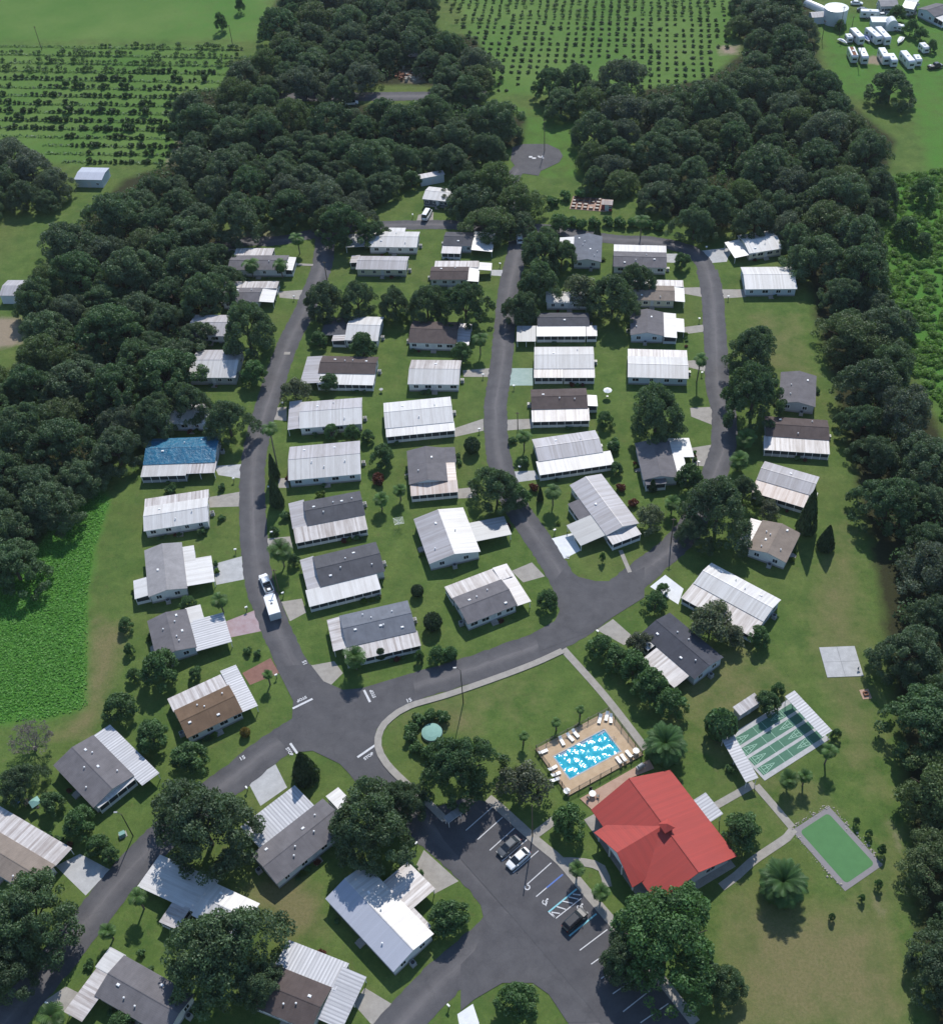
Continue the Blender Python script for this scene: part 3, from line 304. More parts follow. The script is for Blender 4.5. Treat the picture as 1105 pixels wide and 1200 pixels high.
'grove': [(58,373.5,1.58),(55.1,373.7,1.48),(51.8,373.9,1.5),(70.7,376.5,1.57),(67.8,376.8,1.68),(64.7,377.4,2.18),(61.6,377.8,1.45),(58.3,377.9,1.65),(55.4,378.5,1.69),(52.4,378.6,1.84),(49.2,379.2,1.37),(5.3,379.4,1.51),(2.5,379.8,1.29),(80.4,380.2,1.79),(77.4,380.5,2),(74.5,380.7,2.39),(71.1,381.1,1.58),(68.2,381.6,1.66),(65,381.9,1.98),(62.1,382.1,1.44),(59.1,382.7,1.32),(56,383.1,1.5),(49.8,383.5,2.03),(53,383.6,1.64),(9.4,384,1.53),(2.9,384.4,1.58),(80.8,384.7,1.74),(0.1,385,1.52),(78.1,385.2,1.59),(75.2,385.5,2.04),(71.9,385.8,1.36),(68.8,386.3,1.84),(65.8,386.6,1.75),(59.6,387.1,1.4),(56.7,387.4,1.85),(53.4,388.3,1.51),(9.7,388.5,1.78),(50.3,388.5,1.59),(3.7,389.4,1.88),(0.6,389.6,1.64),(78.7,389.6,1.82),(72.3,390.3,1.43),(75.6,390.3,2.25),(69.4,390.8,2.14),(66.4,391.2,1.61),(63.1,391.6,1.83),(60.1,392,1.86),(57,392.3,1.58),(16.5,392.5,1.48),(13.3,392.8,1.82),(10.2,393.4,1.88),(7.4,393.5,1.6),(4.2,394,1.97),(78.9,394.3,1.72),(1.2,394.4,2),(-1.8,394.7,1.93),(76,395,1.57),(72.9,395.2,1.52),(69.6,395.7,1.63),(66.8,395.8,1.83),(63.6,396.1,1.3),(20.1,396.5,1.83),(60.7,396.7,1.68),(16.9,397.1,1.58),(57.5,397.1,2.17),(14.2,397.4,2.03),(51.6,397.6,1.85),(10.8,398,1.62),(7.9,398.1,1.78),(48.4,398.1,1.31),(45.4,398.5,2.08),(4.6,398.6,1.6),(-1.3,399.1,1.61),(1.6,399.1,1.63),(79.7,399.1,1.62),(35.9,399.5,1.64),(76.6,399.5,1.57),(73.4,399.9,2.04),(33.1,400,1.22),(29.9,400.4,1.9),(67.4,400.6,1.59),(26.9,400.9,1.82),(64.2,401.1,1.28),(23.7,401.2,1.8),(20.6,401.3,1.54),(61.1,401.3,2.09),(58.3,401.7,1.65),(17.7,401.8,1.5),(55.1,401.9,1.54),(14.6,402.2,1.87),(52.3,402.2,1.7),(11.4,402.6,2.09),(49,402.7,1.75),(8.4,402.9,1.38),(5,403.4,1.64),(43.1,403.4,1.96),(2.1,403.6,1.68),(77.1,403.9,1.98),(80.2,403.9,1.98),(-0.9,404.1,2.35),(36.6,404.1,1.42),(39.8,404.1,1.45),(-4,404.5,1.52),(74,404.5,1.38),(33.6,404.7,1.86),(71.1,405,1.86),(30.5,405.1,1.55),(68,405.3,1.41),(27.6,405.5,1.9),(65,405.7,1.42),(61.6,405.8,1.95),(24.4,406,1.7),(21.2,406.2,1.38),(58.8,406.3,2.17),(18,406.4,1.61),(15,406.7,1.53),(55.6,406.8,1.82),(52.6,407.1,1.75),(11.7,407.2,1.74),(87.1,407.5,2.08),(5.8,407.6,1.89),(9.1,407.7,1.83),(46.4,407.8,1.88),(43.2,408.1,1.41),(2.9,408.2,1.83),(83.8,408.2,1.75),(-0.3,408.4,2.06),(37.2,408.6,1.48),(40.1,408.7,1.64),(77.7,408.7,1.85),(80.7,408.7,1.43),(-3.3,408.9,1.88),(34.1,409.1,1.58),(74.8,409.2,1.69),(71.7,409.6,1.48),(68.4,409.8,1.31),(27.8,410.1,1.86),(65.2,410.2,1.47),(25,410.4,1.65),(62.2,410.5,1.04),(21.7,410.8,1.66),(59.2,411,2),(15.6,411.3,2.04),(18.8,411.3,1.42),(56.4,411.4,1.95),(12.6,411.7,1.74),(53.1,411.7,1.96),(9.5,412.3,2.53),(50.1,412.3,1.88),(87.6,412.3,1.69),(47,412.5,1.45),(6.2,412.7,1.65),(3.2,412.9,1.17),(44,413,1.61),(81.4,413,1.67),(40.7,413.1,1.7),(0.2,413.3,1.77),(-2.8,413.5,1.8),(37.8,413.5,1.73),(78.4,413.5,1.6),(75.4,413.7,1.43),(34.7,413.9,1.59),(72.2,414.2,1.69),(31.6,414.3,2.19),(28.5,414.6,1.74),(69,414.6,1.71),(65.9,414.9,1.34),(62.8,415.1,1.64),(25.3,415.2,1.61),(22.4,415.5,1.71),(16,416,1.61),(19.4,416,1.63),(56.8,416.1,1.87),(13.3,416.5,1.77),(53.6,416.5,1.66),(91.1,416.6,1.68),(50.4,416.7,2),(47.7,417.1,1.75),(88,417.2,1.62),(7.2,417.3,1.9),(44.7,417.3,1.62),(85,417.5,1.82),(3.6,417.6,1.86),(81.9,417.8,2.12),(0.7,417.9,1.77),(41.3,417.9,2.24),(78.9,418.2,1.66),(38.3,418.4,1.68),(-2.3,418.5,1.45),(75.6,418.5,1.78),(35.2,418.6,1.56),(-5.6,418.7,2.21),(72.7,418.9,1.9),(32.3,419,1.66),(29.2,419.3,1.57),(69.9,419.4,2.07),(66.4,419.5,1.47),(63.6,419.8,1),(22.6,420.1,1.61),(19.9,420.3,2.12),(60.5,420.3,1.52),(57.5,420.5,1.39),(16.9,420.8,1.52),(50.9,421.1,1.61),(54.5,421.1,1.6),(13.6,421.3,2.08),(92,421.3,1.87),(88.8,421.6,1.91),(48,421.9,1.88),(7.4,422,1.64),(85.6,422.1,2.26),(4.5,422.2,1.1),(45,422.3,1.73),(82.4,422.4,1.69),(41.9,422.6,1.42),(-1.7,422.9,2.08),(39,422.9,1.23),(79.7,422.9,1.61),(35.9,423.2,1.63),(76.4,423.2,1.76),(73.1,423.4,1.44),(-5,423.5,1.86),(-8.1,423.9,2.25),(32.6,423.9,1.37),(29.8,424,1.69),(67.2,424.2,1.57),(64.3,424.8,2.05),(23.5,424.9,1.37),(60.9,425,1.77),(20.2,425.1,1.68),(57.9,425.3,1.78),(17.4,425.4,2.05),(54.6,425.7,1.97),(14.1,425.9,1.74),(11.1,426.1,1.95),(51.7,426.1,1.66),(89.2,426.1,1.08),(92.3,426.1,1.3),(8.1,426.4,1.87),(48.9,426.6,1.87),(86.1,426.8,1.65),(4.8,426.9,1.42),(45.5,426.9,1.51),(83.3,426.9,2.15),(1.7,427.3,1.23),(42.7,427.3,1.82),(39.2,427.6,2.14),(-1.1,427.7,2.28),(80.1,427.7,1.67),(-4.2,427.8,1.46),(77.2,427.9,1.37),(36.3,428,2.26),(-7.3,428.3,1.83),(33.5,428.5,1.61),(70.7,428.8,1.41),(27,428.9,2.18),(29.9,429,1.43),(67.6,429,1.64),(24,429.4,2.35),(61.5,429.5,2.06),(58.2,430.1,1.36),(17.8,430.2,1.67),(55.5,430.4,2.09),(14.9,430.6,1.54),(11.9,430.7,1.31),(52.3,430.8,1.71),(93.2,430.9,1.94),(89.7,431,1.33),(49,431.2,1.7),(8.6,431.3,1.91),(86.6,431.3,2.05),(5.4,431.6,1.95),(46.1,431.8,2.04),(83.5,431.8,2.19),(2.2,431.9,1.37),(43,432,1.9),(39.7,432.1,1.87),(80.6,432.2,2.27),(-0.6,432.5,1.53),(36.7,432.5,1.71),(74.6,432.6,1.57),(77.4,432.6,1.4),(-3.7,432.7,1.83),(33.7,433.1,1.41),(-9.8,433.2,1.97),(71.3,433.4,1.55),(30.6,433.5,1.37),(68.2,433.6,1.76),(27.6,433.7,1.39),(24.6,434,0.92),(65.3,434,1.64),(21.3,434.3,2.27),(62.1,434.3,1.7),(18.5,434.8,1.67),(59,434.8,1.53),(55.9,434.9,1.56),(15.2,435.1,1.47),(52.9,435.4,2.11),(12.1,435.5,1.37),(90.5,435.6,1.45),(93.2,435.6,1.56),(49.8,435.9,1.93),(9.3,436,2.02),(46.5,436.3,1.33),(84.1,436.5,1.83),(43.6,436.6,1.6),(2.9,436.7,1.93),(0.1,436.9,1.73),(40.6,436.9,1.76),(81.1,436.9,1.59),(37.3,437,1.73),(78.2,437.2,1.97),(-3.2,437.5,2.33),(74.7,437.5,1.74),(34.2,437.6,1.89),(-6.2,437.8,1.4),(68.8,438,2.11),(72,438,1.93),(-9.4,438.1,2.19),(31.4,438.2,1.25),(-12.4,438.3,1.57),(28.4,438.4,1.62),(25.2,438.6,1.46),(65.6,438.7,1.76),(21.9,439,1.5),(62.5,439,1.72),(59.8,439.3,1.36),(19.3,439.6,1.44),(16,439.9,1.91),(93.8,440.1,1.31),(12.8,440.2,1.91),(53.6,440.3,1.73),(90.9,440.5,1.84),(47.3,440.7,2.03),(9.8,440.8,1.73),(50.4,440.9,1.96),(3.7,441,1.57),(84.9,441,1.73),(44.1,441.2,1.44),(81.7,441.5,1.65),(41,441.6,1.67),(0.4,441.7,1.41),(78.4,441.7,1.68),(-2.5,441.9,1.57),(37.8,442,2.01),(75.5,442.2,1.94),(34.9,442.3,2.13),(-5.8,442.5,1.93),(72.4,442.7,2),(-9,442.8,1.31),(31.9,442.8,1.68),(28.9,443,1.86),(69.2,443,1.41),(25.8,443.2,1.51),(66.3,443.2,2.1),(22.4,443.7,1.63),(63.2,443.7,1.44),(19.4,444,1.53),(60.1,444,1.53),(57,444.4,1.78),(16.3,444.5,1.46),(54,444.7,1.95),(13.3,444.9,1.24),(94.5,444.9,2.16),(91.3,445,1.27),(51,445.2,1.67),(88.3,445.4,1.59),(47.8,445.5,2.18),(7.3,445.6,1.67),(4.1,445.8,1.7),(85.2,445.9,2.26),(44.7,446,1.83),(41.6,446.3,1.37),(82.2,446.3,1.91),(1.2,446.4,1.84),(79.1,446.4,1.64),(-1.9,446.7,1.46),(38.5,446.8,1.82),(75.8,446.8,1.22),(-5.2,447.1,1.61),(32.3,447.2,1.19),(73.2,447.3,2.25),(69.9,447.5,1.62),(29.3,447.6,1.89),(66.6,447.9,1.58),(-11.3,448,1.96),(-14.4,448.1,1.6),(26.4,448.1,2.38),(63.8,448.3,1.61),(23.1,448.4,1.96),(60.6,448.8,1.56),(20.1,449.1,1.12),(57.6,449.2,1.58),(14.1,449.4,1.15),(54.4,449.6,1.95),(92,449.7,1.65),(51.4,449.8,1.96),(10.6,450,1.39),(48.5,450.1,1.45),(88.8,450.1,2.15),(7.7,450.3,1.71),(85.8,450.5,1.93),(45.3,450.6,1.76),(1.5,450.7,0.9),(4.8,450.7,1.4),(42.1,450.7,1.62),(82.9,450.8,1.4),(38.9,451.3,1.72),(-1.4,451.4,1.47),(36,451.6,1.61),(79.6,451.6,1.48),(-4.5,451.7,1.45),(76.6,451.8,1.98),(-7.7,452.1,1.76),(33,452.1,2.35),(29.9,452.3,1.41),(67.4,452.4,1.38),(70.4,452.4,1.39),(-10.8,452.6,1.61),(-13.9,452.7,1.74),(23.6,452.8,1.89),(26.9,452.8,1.56),(20.6,453.3,1.72),(61.1,453.4,1.39),(58.1,453.7,1.58),(17.4,453.9,1.87),(92.4,454.2,2.01),(14.4,454.3,2.01),(55,454.3,1.59),(8.5,454.7,1.82),(89.6,454.7,1.66),(11.3,454.8,1.92),(51.9,454.8,1.55),(48.8,454.9,1.69),(86.7,455,0.91),(5.3,455.3,1.4),(42.6,455.7,1.44),(83.4,455.7,1.12),(2.3,455.8,1.74),(39.7,456,1.71),(80.3,456,1.48),(-0.8,456.1,1.54),(77.1,456.2,1.4),(-4.1,456.3,2.06),(36.6,456.5,1.63),(74.2,456.5,1.95),(-6.8,456.6,1.18),(33.5,456.7,1.89),(30.3,456.9,1.55),(71.2,457.1,1.68),(-10.1,457.2,1.66),(67.7,457.3,1.48),(-13.2,457.4,1.61),(27.4,457.5,1.66),(64.8,457.6,1.59),(61.6,457.8,1.36),(-16.5,458,1.78),(24.1,458,2.07),(21.3,458.3,1.26),(18.2,458.6,2.15),(58.6,458.6,1.9),(55.4,458.7,1.98),(15.2,458.9,1.71),(11.8,459.3,2.26),(52.6,459.3,1.26),(49.6,459.4,1.57),(90,459.4,1.82),(9,459.6,1.66),(86.9,459.8,1.59),(46.4,459.9,1.71),(83.8,459.9,2.27),(5.7,460,1.89),(43.2,460.2,1.65),(2.8,460.4,1.97),(80.6,460.4,1.54),(40.1,460.6,1.14),(-0,460.7,1.63),(37,460.9,1.7),(-3.5,461,1.67),(-6.4,461.2,1.32),(74.6,461.3,1.78),(34.1,461.4,2.03),(71.4,461.6,1.45),(-9.4,461.7,1.62),(27.9,461.8,1.52),(30.9,461.8,2.16),(68.5,462.2,1.57),(65.3,462.3,1.13),(-12.6,462.4,1.81),(24.9,462.5,1.58),(62.2,462.6,1.9),(-15.7,462.7,1.84),(21.6,462.9,1.89),(58.9,463,1.38),(18.7,463.1,1.56),(15.3,463.6,1.59),(56.1,463.6,1.35),(12.4,463.8,1.95),(53.2,463.8,1.62),(93.7,463.9,1.89),(90.7,464,2.16),(9.5,464.1,1.33),(49.9,464.3,1.28),(87.3,464.5,1.58),(6.4,464.6,1.31),(47,464.6,1.71),(84.5,464.7,2.01),(3.1,464.8,1.15),(43.6,464.9,1.81),(81.2,465.2,2.18),(41,465.3,1.74),(0,465.5,1.76),(78.2,465.5,1.64),(37.4,465.7,1.71),(-2.8,465.9,1.83),(75.3,465.9,1.53),(34.7,466.1,1.66),(-5.9,466.2,1.45),(72.1,466.2,1.92),(-8.9,466.6,1.96),(31.4,466.6,1.72),(69.1,466.6,1.9),(28.7,466.8,1.62),(65.8,467,1.48),(-12.1,467.1,1.58),(62.7,467.2,1.78),(-15.2,467.4,1.8),(-18.3,467.5,1.69),(22.4,467.5,2.09),(19.3,467.7,2.13),(59.8,467.7,1.87),(16.1,468.3,1.56),(56.9,468.3,2.24),(94.2,468.3,1.77),(53.6,468.4,1.94),(50.5,468.7,1.46),(10,468.8,1.56),(91.3,468.8,2.09),(88,468.9,2.31),(47.8,469,1.88),(7,469.3,1.94),(44.3,469.5,1.83),(4,469.7,1.47),(84.9,469.7,2.3),(41.3,469.8,2.35),(0.6,469.9,1.64),(81.9,470,1.37),(-2.2,470.3,1.7),(78.6,470.3,1.66),(35.1,470.7,1.81),(72.6,470.7,1.93),(-5.5,470.9,1.47),(-8.4,471.1,1.48),(29,471.2,2.05),(32.1,471.3,1.8),(69.8,471.3,1.49),(25.7,471.7,1.27),(66.6,471.7,1.66),(-14.5,472,1.62),(63.4,472,1.58),(22.8,472.2,1.72),(19.8,472.7,1.78),(16.7,472.8,1.62),(57.2,472.8,1.72),(13.3,473.2,1.53),(54.1,473.2,1.7),(51.1,473.5,1.43),(10.4,473.6,1.29),(48.1,474,1.86),(7.5,474.1,1.58),(44.9,474.2,1.53),(4.4,474.4,2.22),(41.9,474.6,1.43),(1.2,474.7,1.66),(-1.8,475.1,1.86),(38.9,475.1,1.47),(-4.7,475.5,1.85),(35.8,475.5,2.13),(-7.9,475.8,1.65),(29.6,475.9,1.83),(32.6,475.9,1.28),(26.6,476.5,1.83),(-14.3,476.6,1.57),(-17,476.9,1.45),(23.3,476.9,1.7),(20.6,477.2,1.57),(-20.2,477.4,1.81),(17.1,477.4,1.65),(14.1,478,1.01),(11,478.2,1.72),(8,478.6,1.49),(5,478.9,2.06)],
'orchard': [(-107.4,336.9,2.31),(-119.2,337.9,1.46),(-112.1,337.9,2.29),(-113.5,338,1.66),(-120.7,338.4,1.55),(-117.4,338.4,1.84),(-122.6,338.6,1.73),(-124.5,338.7,1.46),(-129.5,338.9,1.36),(-127.7,339,1.57),(-126.1,339.2,1.1),(-131.3,339.7,2.2),(-106.1,342.3,2.06),(-104.5,342.3,1.6),(-108,342.5,1.38),(-111.7,343.1,2.53),(-117,343.4,1.19),(-113.8,343.5,2.04),(-118.4,343.6,2.19),(-123.9,344,1.72),(-122.4,344,1.93),(-120.6,344,1.33),(-129.4,344.9,1.22),(-132.9,345.1,1.82),(-109.8,347.6,1.82),(-106,347.7,2.18),(-104.7,347.8,2.17),(-103.3,347.8,1.89),(-108.1,347.9,1.42),(-113.5,348.1,1.51),(-111.9,348.3,2.35),(-115.1,348.5,1.59),(-119.7,349,1.99),(-116.6,349.1,2.76),(-125.1,349.3,1.62),(-132.4,350,2.58),(-130.7,350.2,2.15),(-128.8,350.2,1.55),(-136,350.7,1.69),(-134.3,350.7,1.39),(-138,350.8,1.45),(-139.9,351.3,1.25),(-101.2,352.6,2.85),(-102.7,352.9,1.02),(-104.3,353.3,1.83),(-106.3,353.5,1.27),(-108.2,353.7,2.35),(-121.1,354.4,1.43),(-119.1,354.5,1.66),(-117.2,354.5,2.46),(-124.5,355.1,1.93),(-123,355.2,1.63),(-127.9,355.3,1.43),(-126.2,355.5,2.05),(-133.4,355.9,0.95),(-129.3,356.2,0.98),(-135.6,356.3,1.67),(-139.3,356.5,1.31),(-142.9,357.1,2.09),(-141,357.1,2.17),(-107.8,358.4,3),(-102.3,358.4,2.16),(-111.4,359.3,2.65),(-112.8,359.5,1.81),(-110,359.8,3.3),(-114.6,359.9,1.93),(-121.7,360.6,3.61),(-120,360.7,1.24),(-125.5,360.8,1.46),(-116.4,360.8,1.82),(-127.2,361,1.75),(-123.5,361.1,2.92),(-130.8,361.2,2.75),(-129,361.2,2.51),(-134,361.4,2.4),(-137.6,362,1.84),(-132.8,362,1.63),(-139.1,362.5,2.24),(-142.4,362.6,1.2),(-146,363.3,2.49),(-149.2,363.4,1.66),(-152.1,363.5,1.48),(-150.6,363.6,1.68),(-155.1,363.7,2.18),(-153.5,363.9,1.28),(-102.9,364.3,1.49),(-164.6,364.6,1.84),(-160.7,364.6,1.45),(-157,364.6,1.79),(-105.1,364.7,2.63),(-111.2,364.9,1.35),(-109.1,364.9,2.85),(-159,364.9,1.69),(-162.6,365,2.28),(-107.3,365.3,1.82),(-168.3,365.3,1.45),(-115.2,365.6,2.42),(-113.2,365.6,2.15),(-116.6,365.8,2.11),(-122.8,365.9,1.73),(-170,366,1.22),(-121,366.2,1.77),(-118.8,366.2,2.28),(-130.2,366.7,2.33),(-124.7,367.1,1.78),(-126.6,367.2,1.57),(-134.5,367.6,1.52),(-137.4,368,1.59),(-142.4,368.2,1.76),(-139,368.2,2.17),(-146,368.6,2.28),(-141,368.7,1.72),(-148.2,368.8,2.44),(-149.7,369.2,2.55),(-144.4,369.2,1.59),(-151.2,369.4,2.29),(-153.1,369.5,1.55),(-154.5,369.6,1.12),(-159.6,369.7,1.15),(-158.3,370.2,1.64),(-156.8,370.2,1.68),(-102.8,370.3,4),(-162,370.6,2.12),(-108.1,370.8,1.55),(-165.7,370.8,1.57),(-104.4,371,1.83),(-163.5,371,2.81),(-110.3,371.2,1.97),(-167.4,371.2,1.49),(-112.1,371.3,1.98),(-170.2,371.3,1.87),(-171.8,371.4,1.5),(-121.6,371.6,1.31),(-117.8,371.9,1.08),(-119.5,372,3.67),(-124.9,372.3,1.78),(-123.7,372.7,2.12),(-129.2,372.9,1.68),(-132.6,373.1,1.67),(-138.2,373.6,2.23),(-131.2,373.6,2.39),(-136.4,374,2.03),(-135,374.1,2.82),(-148.1,374.4,1.34),(-140,374.4,1.47),(-144.1,374.5,1.55),(-146.5,374.9,3.28),(-142.4,375,2.46),(-150.1,375.3,2.11),(-153.5,375.4,1.13),(-152.1,375.4,1.56),(-162.5,376.5,3.02),(-160.4,376.5,2.08),(-167.6,376.7,2.41),(-107,377,1.33),(-158.9,377.1,1.41),(-113.8,377.2,1.55),(-112.2,377.2,2.82),(-169.6,377.3,1.3),(-117.7,377.7,1.44),(-171.6,378,2.08),(-122.8,378.1,1.39),(-119.2,378.1,2.17),(-173.7,378.2,2.36),(-121.4,378.3,2.79),(-127.2,378.6,1.55),(-125,378.6,1.04),(-131,379.3,1.19),(-136.6,379.6,2.03),(-133.2,379.8,1.56),(-139.5,380,1.27),(-135,380,1.8),(-145.6,380.8,1.64),(-147.2,381.4,1.46),(-149.5,381.5,2.43),(-162,381.9,1.18),(-158.9,381.9,2.47),(-157,381.9,1.63),(-155.2,382,2),(-164.3,382.5,0.95),(-160.4,382.6,1.57),(-109.4,382.7,1.28),(-167.7,382.9,1.47),(-166.1,382.9,1.54),(-112.9,383.2,2.28),(-169.9,383.3,2.42),(-110.9,383.4,2.21),(-107.4,383.5,2.29),(-171.7,383.7,1.12),(-175.3,383.8,2.09),(-114.8,383.9,1.82),(-116.6,384.1,1.37),(-118.7,384.3,1.84),(-173.6,384.3,2.39),(-121.8,384.5,1),(-120.2,384.5,1.28),(-123.6,384.7,1.4),(-129,384.9,2.37),(-131,385.1,1.26),(-125.6,385.1,1.06),(-127.4,385.2,1.67),(-133.3,385.6,1.25),(-134.9,385.8,2.25),(-138.1,386,1.46),(-136.5,386.2,1.15),(-140.1,386.5,1.93),(-142.2,386.7,1.86),(-143.7,387.2,1.83),(-149.3,387.3,1.46),(-147.1,387.3,0.98),(-150.9,387.4,1.38),(-145.3,387.5,1.39),(-159.6,388.2,1.03),(-156.5,388.2,1.51),(-155,388.2,2.84),(-153.2,388.6,1.45),(-161.5,388.7,1.43),(-104.9,389,1.85),(-158.4,389,1.87),(-112.6,389.1,2.03),(-167.1,389.2,0.81),(-110.4,389.4,1.46),(-163.4,389.4,1.76),(-165.5,389.5,1.21),(-121.4,389.8,1.67),(-173.3,389.8,2.27),(-108.4,390,1.44),(-175.4,390.3,1.44),(-114.8,390.4,2.28),(-119.9,390.7,1.76),(-118,390.9,1.94),(-177.6,391,1.23),(-123.8,391.1,1.95),(-128.2,391.4,1.69),(-130.1,391.5,2.64),(-131.9,392.2,2.78),(-138.4,392.4,2.54),(-140.1,392.8,1.45),(-144.5,393.3,1.46),(-137.1,393.4,1.45),(-146.6,393.6,2.79),(-150.1,393.9,1.11),(-142.6,393.9,1.7),(-148.6,394,3.05),(-152.5,394.5,2.86),(-156.1,394.7,1.84),(-154.6,394.7,1.6),(-160.2,394.8,0.89),(-158.3,395.2,1.59),(-161.9,395.5,1.45),(-108.2,395.6,1.24),(-102.8,395.6,2.67),(-106.5,395.9,1.56),(-111.9,396.1,3.02),(-173.5,396.5,2.07),(-177,396.9,1.34),(-113.8,397,2.74),(-121.2,397.1,1.32),(-178.8,397.3,1.61),(-132.1,398.2,2.2),(-130,398.6,1.99),(-136.9,398.7,1.76),(-134,398.8,1.61),(-135.5,398.9,2.7),(-139,399.1,1.68),(-140.6,399.4,3.57),(-142.3,399.6,1.77),(-146.5,399.8,1.24),(-148.6,400,1.23),(-144.5,400.1,1.2),(-150.4,400.3,2.06),(-152.6,400.8,1.35),(-155.7,400.9,1.85),(-159.1,401.2,1.22),(-157.3,401.2,1.74),(-107.3,401.3,1.16),(-160.9,401.4,2.11),(-100.2,401.5,2.24),(-104.3,401.6,2.19),(-163,401.9,1.46),(-165,402,1.63),(-109.3,402.1,1.01),(-106,402.2,1.79),(-102.3,402.3,1.98),(-168.7,402.4,1.36),(-166.5,402.5,1.97),(-172.8,402.6,2.3),(-114.7,402.8,1.85),(-176.7,402.8,1.42),(-110.9,402.9,1.56),(-170.6,403,2.27),(-174.8,403.1,0.95),(-178.8,403.3,1.2),(-120.7,403.4,1.77),(-119.2,403.5,2.44),(-122.6,403.6,2.49),(-117,403.9,1.99),(-130,404.3,1.81),(-126.6,404.3,2.51),(-131.8,404.6,1.06),(-125.1,404.6,2.09),(-128.5,404.7,2.27),(-133.7,404.9,2.22),(-140.5,405.6,2.77),(-138.3,405.6,2.29),(-136.1,405.6,1.4),(-144.6,406,1.23),(-148.2,406.9,2.75),(-146.5,406.9,2.26),(-149.8,407.1,1.77),(-98.7,407.2,3.08),(-151.4,407.2,1.62),(-156,407.5,1.78),(-158.4,407.7,2.82),(-96.8,407.8,1.77),(-95.3,408,2.22),(-163,408,2.23),(-104.5,408.3,2.23),(-168.2,408.3,2.48),(-160.9,408.4,1.45),(-100.8,408.6,1.25),(-164.7,408.8,1.09),(-166.3,408.9,2.07),(-108.6,409.1,1.51),(-113.1,409.4,2.61),(-111,409.4,1.67),(-170.8,409.4,2.14),(-120.1,409.8,1.92),(-117.7,409.8,1.5),(-174.9,410,1.69),(-177.2,410.1,2.92),(-115.6,410.2,1.28),(-181.1,410.2,2.59),(-178.9,410.4,2.37),(-125.8,410.9,2.74),(-122.3,410.9,2.55),(-124.1,411,2.46),(-129.8,411.2,1.66),(-127.9,411.3,2),(-132.9,411.5,1.4),(-131.5,411.8,1.77),(-136.6,412.1,0.93),(-143,412.7,1.66),(-138.7,412.8,2.04),(-145.2,413.1,1.68),(-140.8,413.1,1.46),(-147.5,413.3,1.59),(-149.5,413.7,1.46),(-97.8,414.1,1.64),(-153.7,414.2,2.62),(-151.5,414.3,2.08),(-93.9,414.4,2.2),(-95.9,414.5,1.03),(-155.3,414.7,1.94),(-102,414.9,1.92),(-159.1,414.9,2.02),(-104.1,415,2.01),(-99.7,415,1.33),(-162.6,415,2.01),(-161.2,415.4,2.06),(-167,415.7,2.35),(-164.7,415.7,3),(-107.8,416,2.66),(-106.2,416,1.15),(-171.4,416,1.21),(-109.3,416.2,1.64),(-173.4,416.2,0.99),(-112.9,416.3,1.54),(-111.1,416.3,1.29),(-114.3,416.5,1.53),(-116.7,416.9,2.26),(-177.1,417.2,1.51),(-119.1,417.3,0.89),(-123.1,417.5,1.42),(-184.9,417.7,1.08),(-183.4,417.7,1.57),(-181.9,417.7,1.85),(-124.7,417.8,2.21),(-137.8,419,2.18),(-134.4,419.2,1.63),(-139.7,419.3,2.5),(-145.5,419.6,2.1),(-136.4,419.7,1.76),(-143.3,419.9,1.77),(-147.8,420,1.67),(-142,420.2,2.32),(-149.9,420.6,2.14),(-151.8,420.8,2.83),(-93,420.9,1.1),(-153.7,421,1.22),(-157.6,421.2,1.63),(-94.6,421.3,1.85),(-155.3,421.4,3.06),(-100.3,421.5,1.32),(-98,421.6,2.09),(-162,421.6,1.54),(-96.4,421.7,2.17),(-108.2,421.9,1.92),(-159.8,421.9,2.87),(-103.8,422.1,2.86),(-102.1,422.7,1.69),(-106,422.8,2.73),(-110.1,422.9,1.92),(-169.8,423,2.06),(-171.8,423.4,1.17),(-121.4,423.7,1.09),(-176.2,423.9,2.05),(-123.5,424,2.43),(-117.1,424.4,2.62),(-178.4,424.4,1.47),(-186.4,424.5,1.43),(-184.3,424.5,1.64),(-128.7,424.6,2.26),(-182.3,424.6,0.94),(-125.2,424.7,1.22),(-180.4,424.7,1.61),(-131.2,425.1,1.84),(-127.2,425.2,1.75),(-137.5,425.8,1.36),(-135.5,425.8,1.52),(-133.4,425.8,2.86),(-143.8,426.8,1.49),(-145.3,426.9,1.66),(-147,427,1.89)],
'orows': [[(-191.79,431.38),(-92.41,419.88)],[(-189.66,424.11),(-91.45,412.88)],[(-187.57,417.01),(-90.52,406.03)],[(-185.54,410.07),(-89.61,399.34)],[(-183.55,403.28),(-88.72,392.79)],[(-181.61,396.65),(-87.85,386.39)],[(-179.7,390.17),(-87,380.13)],[(-177.84,383.82),(-86.17,374)],[(-176.02,377.62),(-85.35,368.01)],[(-174.24,371.54),(-84.55,362.13)],[(-172.5,365.59),(-83.77,356.38)],[(-170.79,359.77),(-83,350.75)],[(-169.12,354.07),(-82.25,345.24)],[(-167.48,348.49),(-81.52,339.83)],[(-165.88,343.02),(-80.79,334.53)]],
'yard': [(-23.88,172.05),(-30.27,218.76),(26.12,213.98)],
'patch': [(-56.62,235.71),(-55.04,235.62)],
'woods': [
('broad','sapling right of the bowling green','x',[(62.51,90.54,1.6,3)]),
